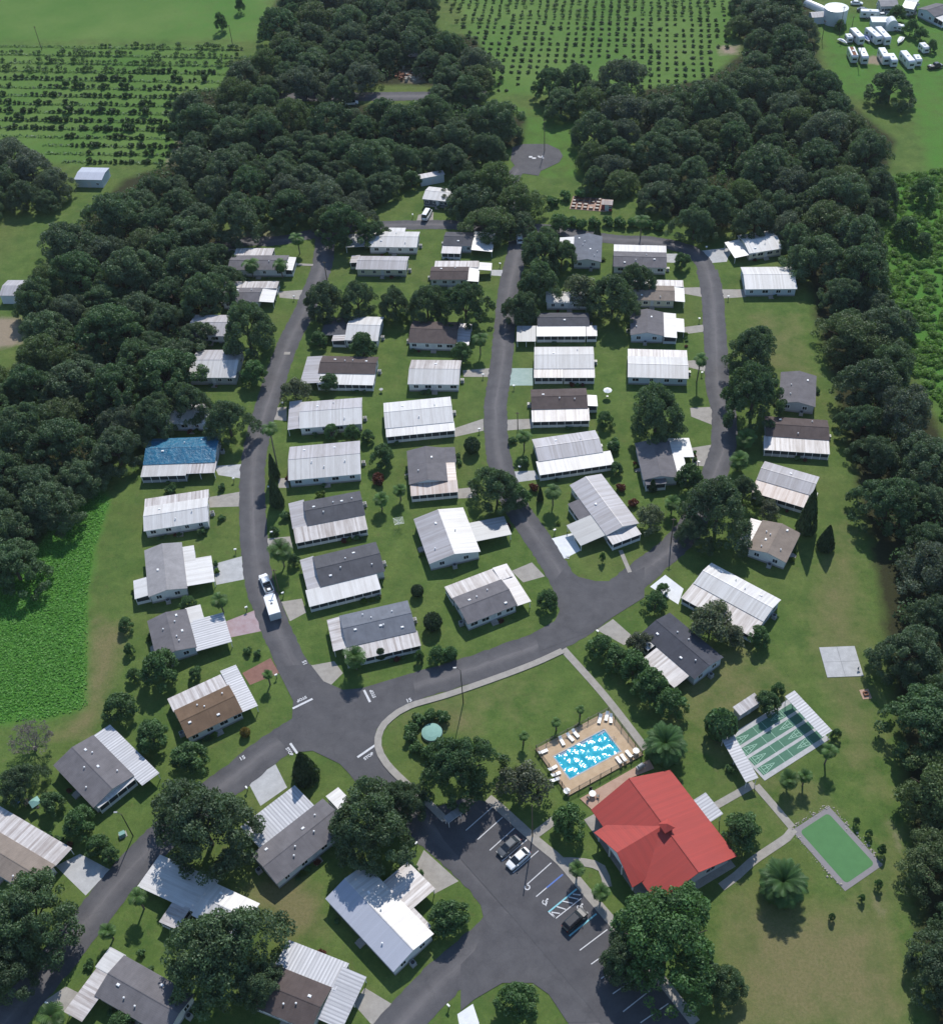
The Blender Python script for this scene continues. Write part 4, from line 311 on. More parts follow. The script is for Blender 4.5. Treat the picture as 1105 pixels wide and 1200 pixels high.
('bush','dense green bush of the hedge around the red shed plot','bushes around the red shed plot',[(18.72,294.07,4.3,3.22),(21.91,292.47,4.28,3.21),(25.32,290.87,4.26,3.2),(29.11,291.09,4.26,3.2),(32.91,291.31,4.26,3.2),(36.61,290.61,4.26,3.19),(40.31,289.91,4.25,3.19),(44.05,289.67,4.24,3.18),(47.68,288.53,4.23,3.17),(17.46,303.64,4.38,3.29),(21.24,306.31,4.4,3.3),(26.03,307.96,4.42,3.31),(31.25,308.11,4.41,3.31),(35.87,307.31,4.4,3.3),(39.74,307.05,4.4,3.3)]),
('bush','low bush in the ring around the teal round cover','bushes around the teal cover',[(-13.49,120.75,3.09,2.32),(-15.75,121.41,3.1,2.33),(-17.91,120.7,3.1,2.32),(-19.26,118.87,3.08,2.31),(-19.36,116.54,3.05,2.29),(-18.21,114.46,3.03,2.28),(-16.2,113.29,3.02,2.27),(-13.95,113.38,3.02,2.27),(-12.18,114.7,3.03,2.28)]),
('oak','dark oak crowded in the wood along the left side','oaks of the left wood',[(-88.41,287.93,16.79,9.56),(-105.37,314.58,11.75,8.01),(-118.82,242.7,15.49,9.94),(-100.85,266.82,19.67,13),(-115.45,253.38,12.05,7.98),(-92.33,205.67,11.53,8.57),(-83.7,231.37,14.13,8.02),(-121.89,280.83,19.62,13),(-101.74,284.4,14.52,8.15),(-114.77,201.88,16.13,12.76),(-105.98,220.76,18.52,10.47),(-104.54,197.24,17.7,11.57),(-124.96,212.71,14.93,9.8),(-90.7,195.41,14.59,10.02),(-86.69,269.16,15.63,11.29),(-92.71,228.16,13.63,10.87),(-94.41,277.61,14.46,10.3),(-112.46,296.5,18.54,13),(-102.14,240.11,19.63,13),(-114.47,177.55,12.63,9.96),(-96.39,251.05,14.73,8.96),(-116.85,218.65,14.95,11.33),(-83.7,220.28,19.65,12.55),(-95.3,305.21,12.7,8.76),(-107.45,185.61,14.69,8.44),(-116.37,230.68,15.68,11.52),(-111.16,277.41,13.49,10.77),(-97.48,187.81,12.56,7.7),(-110.27,169.43,14.46,10.13),(-79.32,256.32,15.5,11.36),(-116.08,266.21,17.18,13),(-128.78,222,13.58,9.56),(-107.62,210.08,13.46,7.75),(-104.98,160.25,15.26,9.31),(-100.08,294.13,14.04,8.94),(-88.53,245.84,11.94,9.11),(-106.6,305.98,13.04,8.1),(-117.7,190.02,13.99,11.09),(-126.27,268.48,11.89,7.74),(-94.62,215.19,16.98,13),(-125.66,257.12,13.62,10.83),(-89.56,259.08,13.25,8.32),(-101.29,177.69,14.98,10.17),(-81.13,276.52,11.83,7.41),(-108.33,257.77,12.74,7.47),(-88.68,297.69,12.76,7.74),(-107.96,249.35,9.78,6.5),(-76.4,266.5,10,6.8),(-89.78,236.69,10.29,7.25),(-114.47,308.07,10.25,6.7),(-124.14,202.2,9.34,6.5),(-98.14,316.11,10.55,6.5),(-79.8,240.88,10.5,6.5),(-106.72,230.86,9.79,6.53)]),
('oak','dark oak in the clump at the left edge below the orchard rows','oaks beside the orchard rows',[(-146.09,328.71,18.03,10.19),(-153.68,320.12,14.23,10.54),(-154.98,337.39,16.78,9.72),(-144.12,312.45,11.85,9.34),(-136.21,318.7,11.62,9.07),(-154.67,310.43,12.98,10.15),(-159.89,328.04,9.87,6.5),(-136.87,311.55,9.56,6.5),(-164,340.41,9.76,7.52)]),
('oak','dark oak in the far wood at the top centre','oaks of the far top wood',[(-27.35,407.1,17.36,11.35),(-41.79,410.08,12.43,8.1),(-14.51,383.05,12.77,7.88),(-67.48,419.43,15.53,9.42),(-51.92,392.41,14.59,11.18),(-63.31,393.44,17.69,10.65),(-62.2,450.11,16.35,10.32),(-65.88,434.59,18.65,10.92),(-52.12,426.33,18.23,12.33),(-49.52,452.93,12.65,7.85),(-57.11,410.21,11.71,7.49),(-86.87,387.31,16.62,10.25),(-5.4,391.31,15.11,10.48),(-71.71,401.86,16.52,11.07),(-45.54,383.55,15.53,10.42),(-64.63,379.99,16.61,11.13),(-72.6,390.07,11.95,8.52),(-25.61,442.75,15.4,12.24),(-75.15,449.4,15.9,12.05),(-15.33,404.37,13.97,11.03),(-42.01,435.76,19.92,12.75),(-8.28,371.46,13.77,9.83),(-25.76,418.93,13.01,10.31),(-78.14,425.47,18.74,13),(-30.83,454.61,17.54,11.07),(-78.35,381.84,11.55,7.38),(-38.57,419.43,17.33,11.57),(-74.9,439.16,11.9,9.1),(-27.05,433.67,11.66,7.29),(-54.35,437.45,12.95,8.39),(-17.64,370.54,11.8,7.06),(-48.88,404.09,11.78,9.14),(-14.82,391.88,12.46,7.97),(-36.18,401.76,12.22,9.61),(-74.95,412.75,13.61,9.4),(-49.72,415.3,14.43,10.99),(-31.1,426.76,12.65,9.5),(-35.62,445.2,11.69,6.7),(-79.67,395.63,14.06,11.05),(-4.95,380.59,14.19,8.95),(-40.6,456.27,11.5,9.06),(-52,376.34,12.71,8.93),(-43.95,397.53,11.91,6.84),(-22.06,396.8,12.09,7.81),(-72.28,458.31,12.61,10.07),(-5.53,400.08,9.95,6.5),(-62.35,402.73,10.38,7.84),(-49.88,445.23,9.85,6.5),(-66.29,411.08,9.57,6.5),(-56.49,385.56,9.82,6.76),(-19.22,411.66,9.91,6.85),(-63.1,459.32,9.8,7.19)]),
('oak','dark oak in the belt above the top road','oaks of the belt above the top road',[(-94.63,328.85,16.05,9.61),(-57.87,316.75,14.39,8.48),(-12.37,335.16,16.33,11.88),(-56.66,325.75,12.21,8.41),(-68.48,337.75,12.78,7.22),(-19.8,352.77,15.59,12.23),(-42.87,296.67,12.11,8.68),(-85.29,345.96,17,10.37),(-37.9,323.24,17.78,12.61),(-53.81,349.98,18.1,11.94),(-55.56,336.62,12.68,7.91),(-41.91,346.34,13.71,9.19),(-30.22,344.83,19.04,13),(-85.94,359.07,13.45,9.31),(-74.79,312.48,15.84,11.21),(-51.43,303.44,17.3,11.44),(-76.26,356.34,14.54,9.08),(-96.62,352.24,17.17,12.2),(-83.05,320.57,17.83,12.35),(-2.19,330.6,13.46,10.08),(-13.39,324.74,13.98,9.32),(-27.91,326.45,12.48,9.45),(-61.58,298.86,15.76,10.54),(-43.36,312.05,11.72,9.25),(-11.27,346.91,12.45,7.25),(-101.01,363.19,15.89,10.91),(-81.03,332.22,13.52,8.32),(-34.5,311.97,13.26,7.84),(-87.02,369.62,16.33,12.9),(-85.6,310.68,12.61,9.91),(-22.21,338.51,11.77,8.6),(0.66,345.95,19.26,13),(-46.28,331.52,14.22,9.91),(-66.81,320.56,15.14,9.11),(-96,341.52,13.38,7.91),(-74.64,346.27,15.03,11.68),(-66.76,356.72,14.35,11.22),(-34.98,333.21,13.1,8),(-62.77,308.51,13.84,10.31),(-36.16,355.19,14.54,10.32),(-74.15,325.56,9.73,6.5),(-77.65,365.98,14.28,11.33),(-49.21,320.3,11.42,7.82),(-21.04,329.73,10.17,6.5),(-6.41,353.33,9.89,6.5),(-49.91,294.43,10.26,7.68),(-45.81,355.54,10.58,7.03),(-61.41,343.21,9.88,6.5),(-66.77,329.47,10.27,6.67),(-48.48,339.98,10.72,7.28),(-70.95,301.22,10.61,7.46),(-41.09,304.58,9.33,6.5)]),
('oak','oak above the head of the middle street','oaks at the head of the middle street',[(7.06,298.21,15.3,10.19),(-1.71,287.43,16.45,9.3),(-8.99,308.46,12.74,9.26),(-6.05,298.3,16.08,10.61),(0.65,307.68,16.55,12.4),(7.33,289.14,10.58,6.5)]),
('oak','dark oak in the row below the citrus grove','oaks below the citrus grove',[(23.28,360.36,14.55,9.34),(35.54,369.15,12.06,7.27),(19.92,372.45,14.13,10.84),(32.6,359.85,13.75,9.75),(44.4,373.28,17.41,13),(29.12,376.02,13.8,10.77),(42.3,362.53,13.31,9.35)]),
('oak','dark oak of the narrow strip right of the round turning area','oaks right of the turning area',[(32.67,337.06,16.92,12.38),(35.83,317.87,12.13,7.98),(43.16,350.92,17.38,10.82),(39.47,327.33,12.44,8.33),(38.4,309.85,12.01,6.96),(31.08,325.21,11.55,8.76),(42.33,337.67,12.43,9.53),(30.61,312.17,9.46,7.48)]),
('oak','dark oak in the long wood along the right side','oaks of the right wood',[(76.76,111.65,18.96,12.13),(83.32,169.09,16.17,11.22),(76.19,329.65,15.79,10.94),(100.79,363.03,12.18,9.62),(63.29,357.25,11.66,8.12),(48.76,300.36,14.13,8.07),(98.99,232.88,16.21,9.39),(112.57,434.54,14.78,8.89),(74.76,283.73,14.87,11),(89.29,148.2,17.66,11.72),(80.47,367.7,11.76,7.6),(81.57,311.64,19.48,13),(89.53,209.42,16.81,11.82),(59.78,298.6,13.06,9.69),(111.06,361.28,16.09,11.96),(97.87,402.92,12.76,8.35),(77.21,343.19,12.75,7.47),(94.32,197.77,16.01,12.7),(114.07,298.32,13.67,10.84),(88.85,227.78,18.09,10.61),(60.88,329.75,14.49,8.93),(60.42,310.83,13.43,9.76),(98.79,255.38,18.58,13),(106.18,393.79,19.2,13),(114.76,316.95,17.19,13),(101.59,292.7,19.36,13),(99.95,316.17,17.46,11.19),(83.64,349.42,13.52,8.13),(70.33,87.17,13.37,7.82),(97.68,374.74,12.6,7.77),(101.03,270.29,18.13,13),(76.92,129.11,14.79,9.92),(105.17,330.97,19.52,13),(82.16,290.59,12.91,9.91),(90.52,365.07,17.91,11.29),(96.25,350.05,15.12,10.37),(64.44,290.13,15.47,11.48),(107.88,372.05,15.22,10.8),(85.65,186.08,11.54,8.27),(56.23,337.86,13.4,8.65),(73.01,352.91,18.15,13),(94.88,182.12,16.78,10.4),(89.05,337.58,12.81,8.94),(88.43,158.25,11.7,8.42),(112.32,349.26,15.92,9.97),(65.87,68.61,12.53,9.7),(107.48,405.65,13.16,8.85),(72.21,363.79,14.06,8.76),(73.56,298.74,12.67,9.12),(51.68,310.69,13.07,7.95),(74.22,99.55,16.12,10.44),(56.91,282.62,13.35,10.31),(105.6,417.76,18.29,10.77),(56.94,349.94,16.16,9.74),(69.78,337.9,12.25,8.13),(84.66,273.5,11.9,9.3),(91.54,247.76,12.22,8.36),(50.42,323.04,16.85,11.48),(94.72,282.21,16.68,10.56),(92.71,385.19,13.39,8.16),(85.7,138.84,12.4,8.85),(103.14,355.6,11.59,8.58),(98.63,340.72,14.17,10.05),(97.65,438.84,11.62,7.68),(116.84,328.86,11.95,7.5),(97.97,302.8,12.22,9.37),(106.72,306.69,12.86,7.75),(87.93,302.23,14.25,10.79),(99.88,427.89,15.5,9.28),(88.01,262.42,17.73,12.05),(107.47,382.27,16.02,9.69),(83.61,281.75,12.5,7.81),(96.17,216.55,12.83,10.15),(115.12,410.63,11.91,9.49),(88.6,319.28,12.15,7.12),(86.57,375.04,11.31,7.48),(71,75.4,9.63,7.46),(111.22,290.07,9.89,6.5),(90.48,236.79,9.77,6.5),(100.58,243.33,10.95,6.5),(99.66,223.34,9.61,6.6),(93.21,417.75,11.31,7.35),(82.96,119.41,11.02,8.72),(89.95,294.65,9.21,6.5),(91.17,311.31,9.76,7.77),(115.01,306.46,9.3,7.19),(84.55,196.64,12.21,8.39),(68.12,325.29,10.39,6.57),(93.17,171.92,10.68,6.5),(88.96,330.13,9.92,6.5),(115.88,339.13,11.55,7.82),(55.72,360.23,10.26,6.58)]),
('oak','oak shading the left end of the top road','oaks at the left end of the top road',[(-75.79,292.15,18.1,13)]),
('oak','oak shading the top road near the white home','oaks on the top road',[(-44.32,287.2,16.46,12.27),(-35.73,286.94,9.42,6.5)])]}
R = math.radians
scene = bpy.context.scene
col = scene.collection
rnd = random.Random(11)
nrng = np.random.default_rng(3)

# ---------------------------------------------------------------- materials
def new_mat(name):
    m = bpy.data.materials.new(name); m.use_nodes = True
    nt = m.node_tree; nt.nodes.clear()
    out = nt.nodes.new('ShaderNodeOutputMaterial')
    return m, nt, out
class N:
    """small helper for wiring nodes"""
    def __init__(s, nt): s.nt = nt
    def node(s, t, **k):
        n = s.nt.nodes.new(t)
        for a, v in k.items(): setattr(n, a, v)
        return n
    def link(s, a, b): s.nt.links.new(a, b)
    def val(s, sock, v):
        if hasattr(v, 'is_linked') or isinstance(v, bpy.types.NodeSocket): s.link(v, sock)
        else: sock.default_value = v
    def math(s, op, a, b=0.0, c=0.0):
        n = s.node('ShaderNodeMath', operation=op)
        for i, v in enumerate((a, b, c)): s.val(n.inputs[i], v)
        return n.outputs[0]
    def mix(s, f, a, b, blend='MIX'):
        n = s.node('ShaderNodeMix', data_type='RGBA', blend_type=blend)
        s.val(n.inputs[0], f)
        s.val(n.inputs[6], a if not isinstance(a, tuple) else (*a, 1)[:4]); s.val(n.inputs[7], b if not isinstance(b, tuple) else (*b, 1)[:4])
        return n.outputs[2]
    def noise(s, vec, scale, detail=2.0, rough=.5):
        n = s.node('ShaderNodeTexNoise'); n.inputs['Scale'].default_value = scale
        n.inputs['Detail'].default_value = detail; n.inputs['Roughness'].default_value = rough
        if vec is not None: s.link(vec, n.inputs['Vector'])
        return n.outputs['Fac']
    def ramp(s, f, lo, hi):
        n = s.node('ShaderNodeMapRange'); s.val(n.inputs[0], f); n.inputs[1].default_value = lo; n.inputs[2].default_value = hi
        return n.outputs[0]
    def attr(s, name):
        n = s.node('ShaderNodeAttribute', attribute_name=name); return n.outputs['Fac']
    def bsdf(s, colr, rough=.8, spec=.3, normal=None, metallic=0.0):
        n = s.node('ShaderNodeBsdfPrincipled')
        s.val(n.inputs['Base Color'], colr if not isinstance(colr, tuple) else (*colr, 1)[:4])
        s.val(n.inputs['Roughness'], rough); n.inputs['Specular IOR Level'].default_value = spec
        n.inputs['Metallic'].default_value = metallic
        if normal is not None: s.link(normal, n.inputs['Normal'])
        return n.outputs[0]
    def bump(s, h, strength=.5, dist=.05):
        n = s.node('ShaderNodeBump'); n.inputs['Strength'].default_value = strength; n.inputs['Distance'].default_value = dist
        s.link(h, n.inputs['Height']); return n.outputs[0]
M = {}
def plain(name, c, rough=.7, spec=.3, var=.12, scale=3.0, metallic=0.0):
    m, nt, out = new_mat(name); n = N(nt)
    tc = n.node('ShaderNodeTexCoord').outputs['Object']
    f = n.noise(tc, scale, 4)
    lo = tuple(v * (1 - var) for v in c); hi = tuple(min(1, v * (1 + var)) for v in c)
    n.link(n.bsdf(n.mix(f, lo, hi), rough, spec, metallic=metallic), out.inputs[0]); M[name] = m
    return m
def ground_mat():
    m, nt, out = new_mat('grass_ground'); n = N(nt)
    pos = n.node('ShaderNodeNewGeometry').outputs['Position']
    big = n.noise(pos, .035, 4, .6); mid = n.noise(pos, .22, 5, .65); fine = n.noise(pos, 2.2, 4, .7); tiny = n.noise(pos, 9, 2, .6)
    c = n.mix(n.ramp(mid, .3, .7), (.060, .106, .026), (.106, .156, .042))
    c = n.mix(n.math('MULTIPLY', n.ramp(big, .45, .75), .55), c, (.120, .128, .045))
    c = n.mix(n.math('MULTIPLY', n.ramp(n.noise(pos, 1.3, 6, .8), .47, .66), .5), c, n.mix(1.0, c, (1.55, 1.4, 1.45), 'MULTIPLY'))
    c = n.mix(n.math('MULTIPLY', n.ramp(n.noise(pos, 3.6, 5, .8), .5, .66), .55), c, n.mix(1.0, c, (.58, .64, .55), 'MULTIPLY'))
    c = n.mix(n.math('MULTIPLY', n.ramp(n.noise(pos, .10, 4, .7), .5, .68), .5), c, (.042, .092, .022))
    c = n.mix(n.math('MULTIPLY', n.ramp(n.noise(pos, .55, 6, .75), .55, .78), .6), c, (.150, .125, .060))
    c = n.mix(n.math('MULTIPLY', n.ramp(n.noise(pos, .9, 4, .7), .55, .7), .45), c, (.046, .074, .020))
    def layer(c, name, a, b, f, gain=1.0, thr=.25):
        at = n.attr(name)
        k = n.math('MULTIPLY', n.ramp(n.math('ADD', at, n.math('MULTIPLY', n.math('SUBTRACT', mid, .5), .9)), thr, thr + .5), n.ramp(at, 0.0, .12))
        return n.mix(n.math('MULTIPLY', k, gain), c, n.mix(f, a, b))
    c = layer(c, 'pale', (.066, .145, .028), (.110, .178, .046), n.ramp(big, .3, .7))
    c = layer(c, 'lush', (.050, .150, .022), (.08, .19, .034), n.ramp(fine, .3, .7))
    c = layer(c, 'dry', (.125, .122, .050), (.20, .165, .090), n.ramp(fine, .25, .75), .9)
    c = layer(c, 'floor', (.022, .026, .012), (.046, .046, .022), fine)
    c = layer(c, 'bare', (.20, .16, .115), (.30, .25, .19), fine)
    sp = n.math('MULTIPLY', n.ramp(n.noise(pos, 1.7, 5, .75), .62, .72), n.ramp(n.noise(pos, .12, 3, .6), .48, .62))
    c = n.mix(n.math('MULTIPLY', sp, .75), c, (.21, .175, .115))
    c = n.mix(n.math('MULTIPLY', n.ramp(n.noise(pos, 1.1, 6, .8), .56, .64), .35), c, (.035, .060, .018))
    c = n.mix(n.math('MULTIPLY', n.ramp(fine, .35, .75), .28), c, n.mix(1.0, c, (1.5, 1.45, 1.3), 'MULTIPLY'))
    c = n.mix(n.math('MULTIPLY', n.ramp(tiny, .5, .75), .35), c, n.mix(1.0, c, (.62, .66, .6), 'MULTIPLY'))
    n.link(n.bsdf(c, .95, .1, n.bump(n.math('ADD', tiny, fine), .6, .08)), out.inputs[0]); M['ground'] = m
ground_mat()
def asphalt():
    m, nt, out = new_mat('asphalt'); n = N(nt)
    pos = n.node('ShaderNodeNewGeometry').outputs['Position']
    uv = n.node('ShaderNodeSeparateXYZ'); n.link(n.node('ShaderNodeUVMap').outputs[0], uv.inputs[0])
    mid = n.noise(pos, .3, 5, .6); fine = n.noise(pos, 5, 3, .7); blot = n.noise(pos, .9, 5, .7)
    c = n.mix(n.ramp(mid, .3, .7), (.066, .065, .071), (.098, .096, .102))
    c = n.mix(n.math('MULTIPLY', n.ramp(blot, .58, .72), .4), c, (.045, .044, .05))
    c = n.mix(n.math('MULTIPLY', n.ramp(n.noise(pos, .5, 6, .75), .6, .75), .35), c, (.15, .143, .148))
    c = n.mix(n.math('MULTIPLY', n.ramp(fine, .45, .75), .3), c, (.135, .128, .135))
    d1 = n.math('MAXIMUM', n.math('SUBTRACT', 1.0, n.math('MULTIPLY', n.math('ABSOLUTE', n.math('SUBTRACT', uv.outputs[1], .52)), 3.4)), 0.0)
    st = n.node('ShaderNodeCombineXYZ'); n.link(n.math('MULTIPLY', uv.outputs[0], .045), st.inputs[0]); n.link(n.math('MULTIPLY', uv.outputs[1], 4.2), st.inputs[1])
    tr = n.math('MULTIPLY', n.math('MULTIPLY', n.math('POWER', d1, 1.4), n.math('ADD', .35, n.math('MULTIPLY', n.ramp(n.noise(st.outputs[0], 1.3, 5, .6), .3, .75), .65))), .62)
    c = n.mix(tr, c, (.205, .19, .19))
    edge = n.math('MULTIPLY', n.ramp(n.math('ABSOLUTE', n.math('SUBTRACT', uv.outputs[1], .5)), .40, .5), .2)
    c = n.mix(edge, c, (.055, .053, .06))
    vor = n.node('ShaderNodeTexVoronoi', feature='DISTANCE_TO_EDGE'); vor.inputs['Scale'].default_value = .11; 
    wp = n.node('ShaderNodeVectorMath', operation='ADD'); n.link(pos, wp.inputs[0])
    nz = n.node('ShaderNodeTexNoise'); nz.inputs['Scale'].default_value = .25; nz.inputs['Detail'].default_value = 4; n.link(pos, nz.inputs['Vector'])
    sc = n.node('ShaderNodeVectorMath', operation='SCALE'); sc.inputs['Scale'].default_value = 5.0; n.link(nz.outputs['Color'], sc.inputs[0]); n.link(sc.outputs[0], wp.inputs[1])
    n.link(wp.outputs[0], vor.inputs['Vector'])
    crack = n.math('MULTIPLY', n.math('LESS_THAN', vor.outputs['Distance'],   .012), .12)
    c = n.mix(crack, c, (.04, .04, .045))
    n.link(n.bsdf(c, .85, .25, n.bump(fine, .4, .02)), out.inputs[0]); M['asphalt'] = m
asphalt()
def concrete(name, a, b, joint=True):
    m, nt, out = new_mat(name); n = N(nt)
    pos = n.node('ShaderNodeNewGeometry').outputs['Position']
    f = n.noise(pos, .7, 6, .65); g = n.noise(pos, 6, 3, .6)
    c = n.mix(n.ramp(f, .3, .7), a, b)
    c = n.mix(n.math('MULTIPLY', n.ramp(g, .5, .8), .3), c, tuple(v * .7 for v in a))
    n.link(n.bsdf(c, .9, .2), out.inputs[0]); M[name] = m
concrete('conc', (.27, .25, .225), (.37, .345, .31)); concrete('pale', (.36, .36, .36), (.48, .48, .48)); concrete('white', (.62, .63, .64), (.74, .75, .76))
concrete('pink', (.32, .22, .23), (.40, .33, .35)); concrete('brick', (.19, .10, .08), (.27, .15, .12)); concrete('mint', (.27, .36, .32), (.36, .44, .40)); concrete('tan', (.42, .30, .19), (.52, .39, .26)); concrete('terracotta', (.36, .23, .17), (.45, .31, .24))

def roof_metal(name, a, b, streak=.4, period=.42, contrast=.0, rough=.45, spec=.4):
    m, nt, out = new_mat(name); n = N(nt)
    uv = n.node('ShaderNodeSeparateXYZ'); n.link(n.node('ShaderNodeUVMap').outputs[0], uv.inputs[0])
    oi = n.node('ShaderNodeObjectInfo').outputs['Random']
    u = n.math('ADD', uv.outputs[0], n.math('MULTIPLY', oi, 40.0)); v = uv.outputs[1]
    cell = n.math('FLOOR', n.math('DIVIDE', u, period))
    wn = n.node('ShaderNodeTexWhiteNoise', noise_dimensions='1D'); n.link(cell, wn.inputs['W'])
    cv = n.node('ShaderNodeCombineXYZ'); n.link(n.math('MULTIPLY', u, 3.2), cv.inputs[0]); n.link(n.math('MULTIPLY', v, .35), cv.inputs[1])
    ns = n.noise(cv.outputs[0], 1.0, 5, .65)
    cb = n.node('ShaderNodeCombineXYZ'); n.link(u, cb.inputs[0]); n.link(v, cb.inputs[1])
    big = n.noise(cb.outputs[0], .35, 4, .6)
    f = n.math('MULTIPLY', n.ramp(n.math('ADD', n.math('MULTIPLY', ns, .6), n.math('ADD', n.math('MULTIPLY', wn.outputs[0], .35), n.math('MULTIPLY', big, .3))), .42, .85), streak)
    c = n.mix(f, a, b)
    c = n.mix(n.math('MULTIPLY', n.math('MULTIPLY', oi, oi), .28), c, n.mix(1.0, c, (.55, .53, .52), 'MULTIPLY'))
    c = n.mix(n.math('MULTIPLY', n.ramp(n.noise(cb.outputs[0], .9, 6, .7), .58, .75), streak * .4), c, b)
    fr = n.math('FRACT', n.math('DIVIDE', u, period))
    rib = n.math('LESS_THAN', fr, .22)
    if contrast: c = n.mix(n.math('MULTIPLY', n.math('LESS_THAN', n.math('FRACT', n.math('DIVIDE', u, period * 2)), .42), contrast), c, b)
    c = n.mix(n.math('MULTIPLY', rib, .10), c, tuple(x * .6 for x in a))
    n.link(n.bsdf(c, rough, spec, n.bump(n.math('PINGPONG', fr, .5), .18, .05)), out.inputs[0]); M[name] = m
roof_metal('white_metal', (.63, .62, .61), (.40, .375, .355), .62); roof_metal('weathered_metal', (.60, .57, .56), (.23, .185, .165), .8)
roof_metal('striped_metal', (.56, .56, .58), (.27, .27, .29), .6, .3, .7); roof_metal('pale_metal', (.46, .445, .465), (.29, .265, .26), .8)
roof_metal('rusty_metal', (.52, .45, .42), (.27, .17, .13), .85); roof_metal('blue_metal', (.44, .46, .53), (.36, .38, .44), .5); roof_metal('grey_metal', (.30, .31, .32), (.19, .19, .2), .7)
roof_metal('red_metal', (.40, .066, .055), (.31, .058, .05), .7, .4, 0, .65, .2)
def shingle(name, c, stain=.35):
    m, nt, out = new_mat(name); n = N(nt)
    uv = n.node('ShaderNodeSeparateXYZ'); n.link(n.node('ShaderNodeUVMap').outputs[0], uv.inputs[0])
    oi = n.node('ShaderNodeObjectInfo').outputs['Random']
    cb = n.node('ShaderNodeCombineXYZ'); n.link(n.math('ADD', uv.outputs[0], n.math('MULTIPLY', oi, 50.)), cb.inputs[0]); n.link(uv.outputs[1], cb.inputs[1])
    big = n.noise(cb.outputs[0], .5, 5, .65); fine = n.noise(cb.outputs[0], 7, 3, .7)
    st = n.node('ShaderNodeCombineXYZ'); n.link(n.math('MULTIPLY', n.math('ADD', uv.outputs[0], oi), 1.5), st.inputs[0]); n.link(n.math('MULTIPLY', uv.outputs[1], .2), st.inputs[1])
    sk = n.noise(st.outputs[0], 1.3, 5, .6)
    k = n.mix(n.ramp(big, .3, .7), tuple(v * .82 for v in c), tuple(v * 1.18 for v in c))
    k = n.mix(n.math('MULTIPLY', n.ramp(sk, .5, .75), stain), k, tuple(v * .55 for v in c))
    k = n.mix(n.math('MULTIPLY', n.ramp(fine, .5, .8), .3), k, tuple(v * 1.45 for v in c))
    row = n.math('LESS_THAN', n.math('FRACT', n.math('DIVIDE', uv.outputs[1], .28)), .16)
    k = n.mix(n.math('MULTIPLY', row, .22), k, tuple(v * .5 for v in c))
    n.link(n.bsdf(k, .9, .15, n.bump(fine, .4, .02)), out.inputs[0]); M[name] = m
shingle('grey_shingle', (.150, .142, .150)); shingle('dark_shingle', (.092, .092, .102)); shingle('charcoal_shingle', (.070, .072, .086)); shingle('slate_shingle', (.155, .165, .19))
shingle('umber_shingle', (.098, .078, .074)); shingle('brown_shingle', (.145, .098, .066)); shingle('tan_shingle', (.235, .195, .165)); shingle('pale_shingle', (.285, .275, .28), .15)
def tarp():
    m, nt, out = new_mat('blue_tarp'); n = N(nt)
    tc = n.node('ShaderNodeTexCoord').outputs['Object']
    f = n.noise(tc, .8, 5, .65); w = n.noise(tc, 1.1, 6, .75)
    c = n.mix(n.ramp(f, .3, .7), (.010, .085, .165), (.020, .16, .27))
    c = n.mix(n.math('MULTIPLY', n.ramp(w, .63, .7), .7), c, (.20, .36, .44))
    n.link(n.bsdf(c, .35, .5, n.bump(f, .8, .3)), out.inputs[0]); M['blue_tarp'] = m
tarp()
for nm, c in [('wall_white', (.62, .63, .63)), ('wall_blue', (.50, .56, .62)), ('wall_cream', (.60, .57, .45)), ('wall_grey', (.38, .39, .41)), ('wall_dark', (.10, .11, .13)), ('skirt', (.30, .30, .30))]: plain(nm, c, .8, .2, .08, 1.2)
plain('trim_white', (.78, .78, .78), .5); plain('glass', (.018, .024, .032), .12, .6, .2); plain('screen', (.035, .042, .05), .5, .3, .3, 2); plain('door_paint', (.55, .56, .58), .5)
plain('metal_dark', (.03, .03, .032), .45, .5); plain('metal_grey', (.32, .33, .34), .4, .5); plain('wood_pole', (.13, .10, .075), .9); plain('vent_white', (.80, .80, .80), .5)
plain('paint_white', (.56, .56, .57), .7, .2, .3, 4); plain('paint_teal', (.22, .50, .56), .7, .2, .15, 5); plain('paint_blue', (.10, .17, .42), .7, .2, .15, 5); plain('court_green', (.075, .17, .115), .8, .2, .18, 1.5); plain('lane_paint', (.38, .58, .46), .7, .2, .15, 5)
plain('turf', (.088, .20, .082), .95, .1, .14, .6); plain('turf_edge', (.235, .22, .225), .9, .1, .12, 1.5); plain('teal_cover', (.20, .36, .31), .7, .3, .12, 1.5)
plain('plastic_white', (.82, .82, .80), .4, .4); plain('tile_blue', (.03, .14, .26), .4, .4); plain('hedge_trunk', (.09, .07, .05), .95); plain('bark', (.10, .082, .066), .95, .1, .3, 2); plain('palm_bark', (.17, .145, .115), .95, .1, .3, 4)
plain('stone', (.38, .35, .30), .95, .1, .3, 1.5); plain('rust', (.22, .11, .07), .9, .1, .3, 2); plain('red_paint', (.36, .055, .06), .6); plain('boat_blue', (.03, .10, .30), .5); plain('tank_white', (.60, .63, .66), .6, .3, .06, .6)
plain('rubber', (.02, .02, .02), .8); plain('lamp_glass', (.7, .7, .66), .3); plain('tail_red', (.30, .02, .02), .3); plain('flower', (.42, .12, .10), .8)
def carpaint(name, c):
    m, nt, out = new_mat(name); n = N(nt); b = n.node('ShaderNodeBsdfPrincipled')
    tc = n.node('ShaderNodeTexCoord').outputs['Object']
    n.link(n.mix(n.noise(tc, 2, 3), tuple(v * .94 for v in c), c), b.inputs['Base Color']); b.inputs['Roughness'].default_value = .3; b.inputs['Coat Weight'].default_value = .6
    n.link(b.outputs[0], out.inputs[0]); M[name] = m
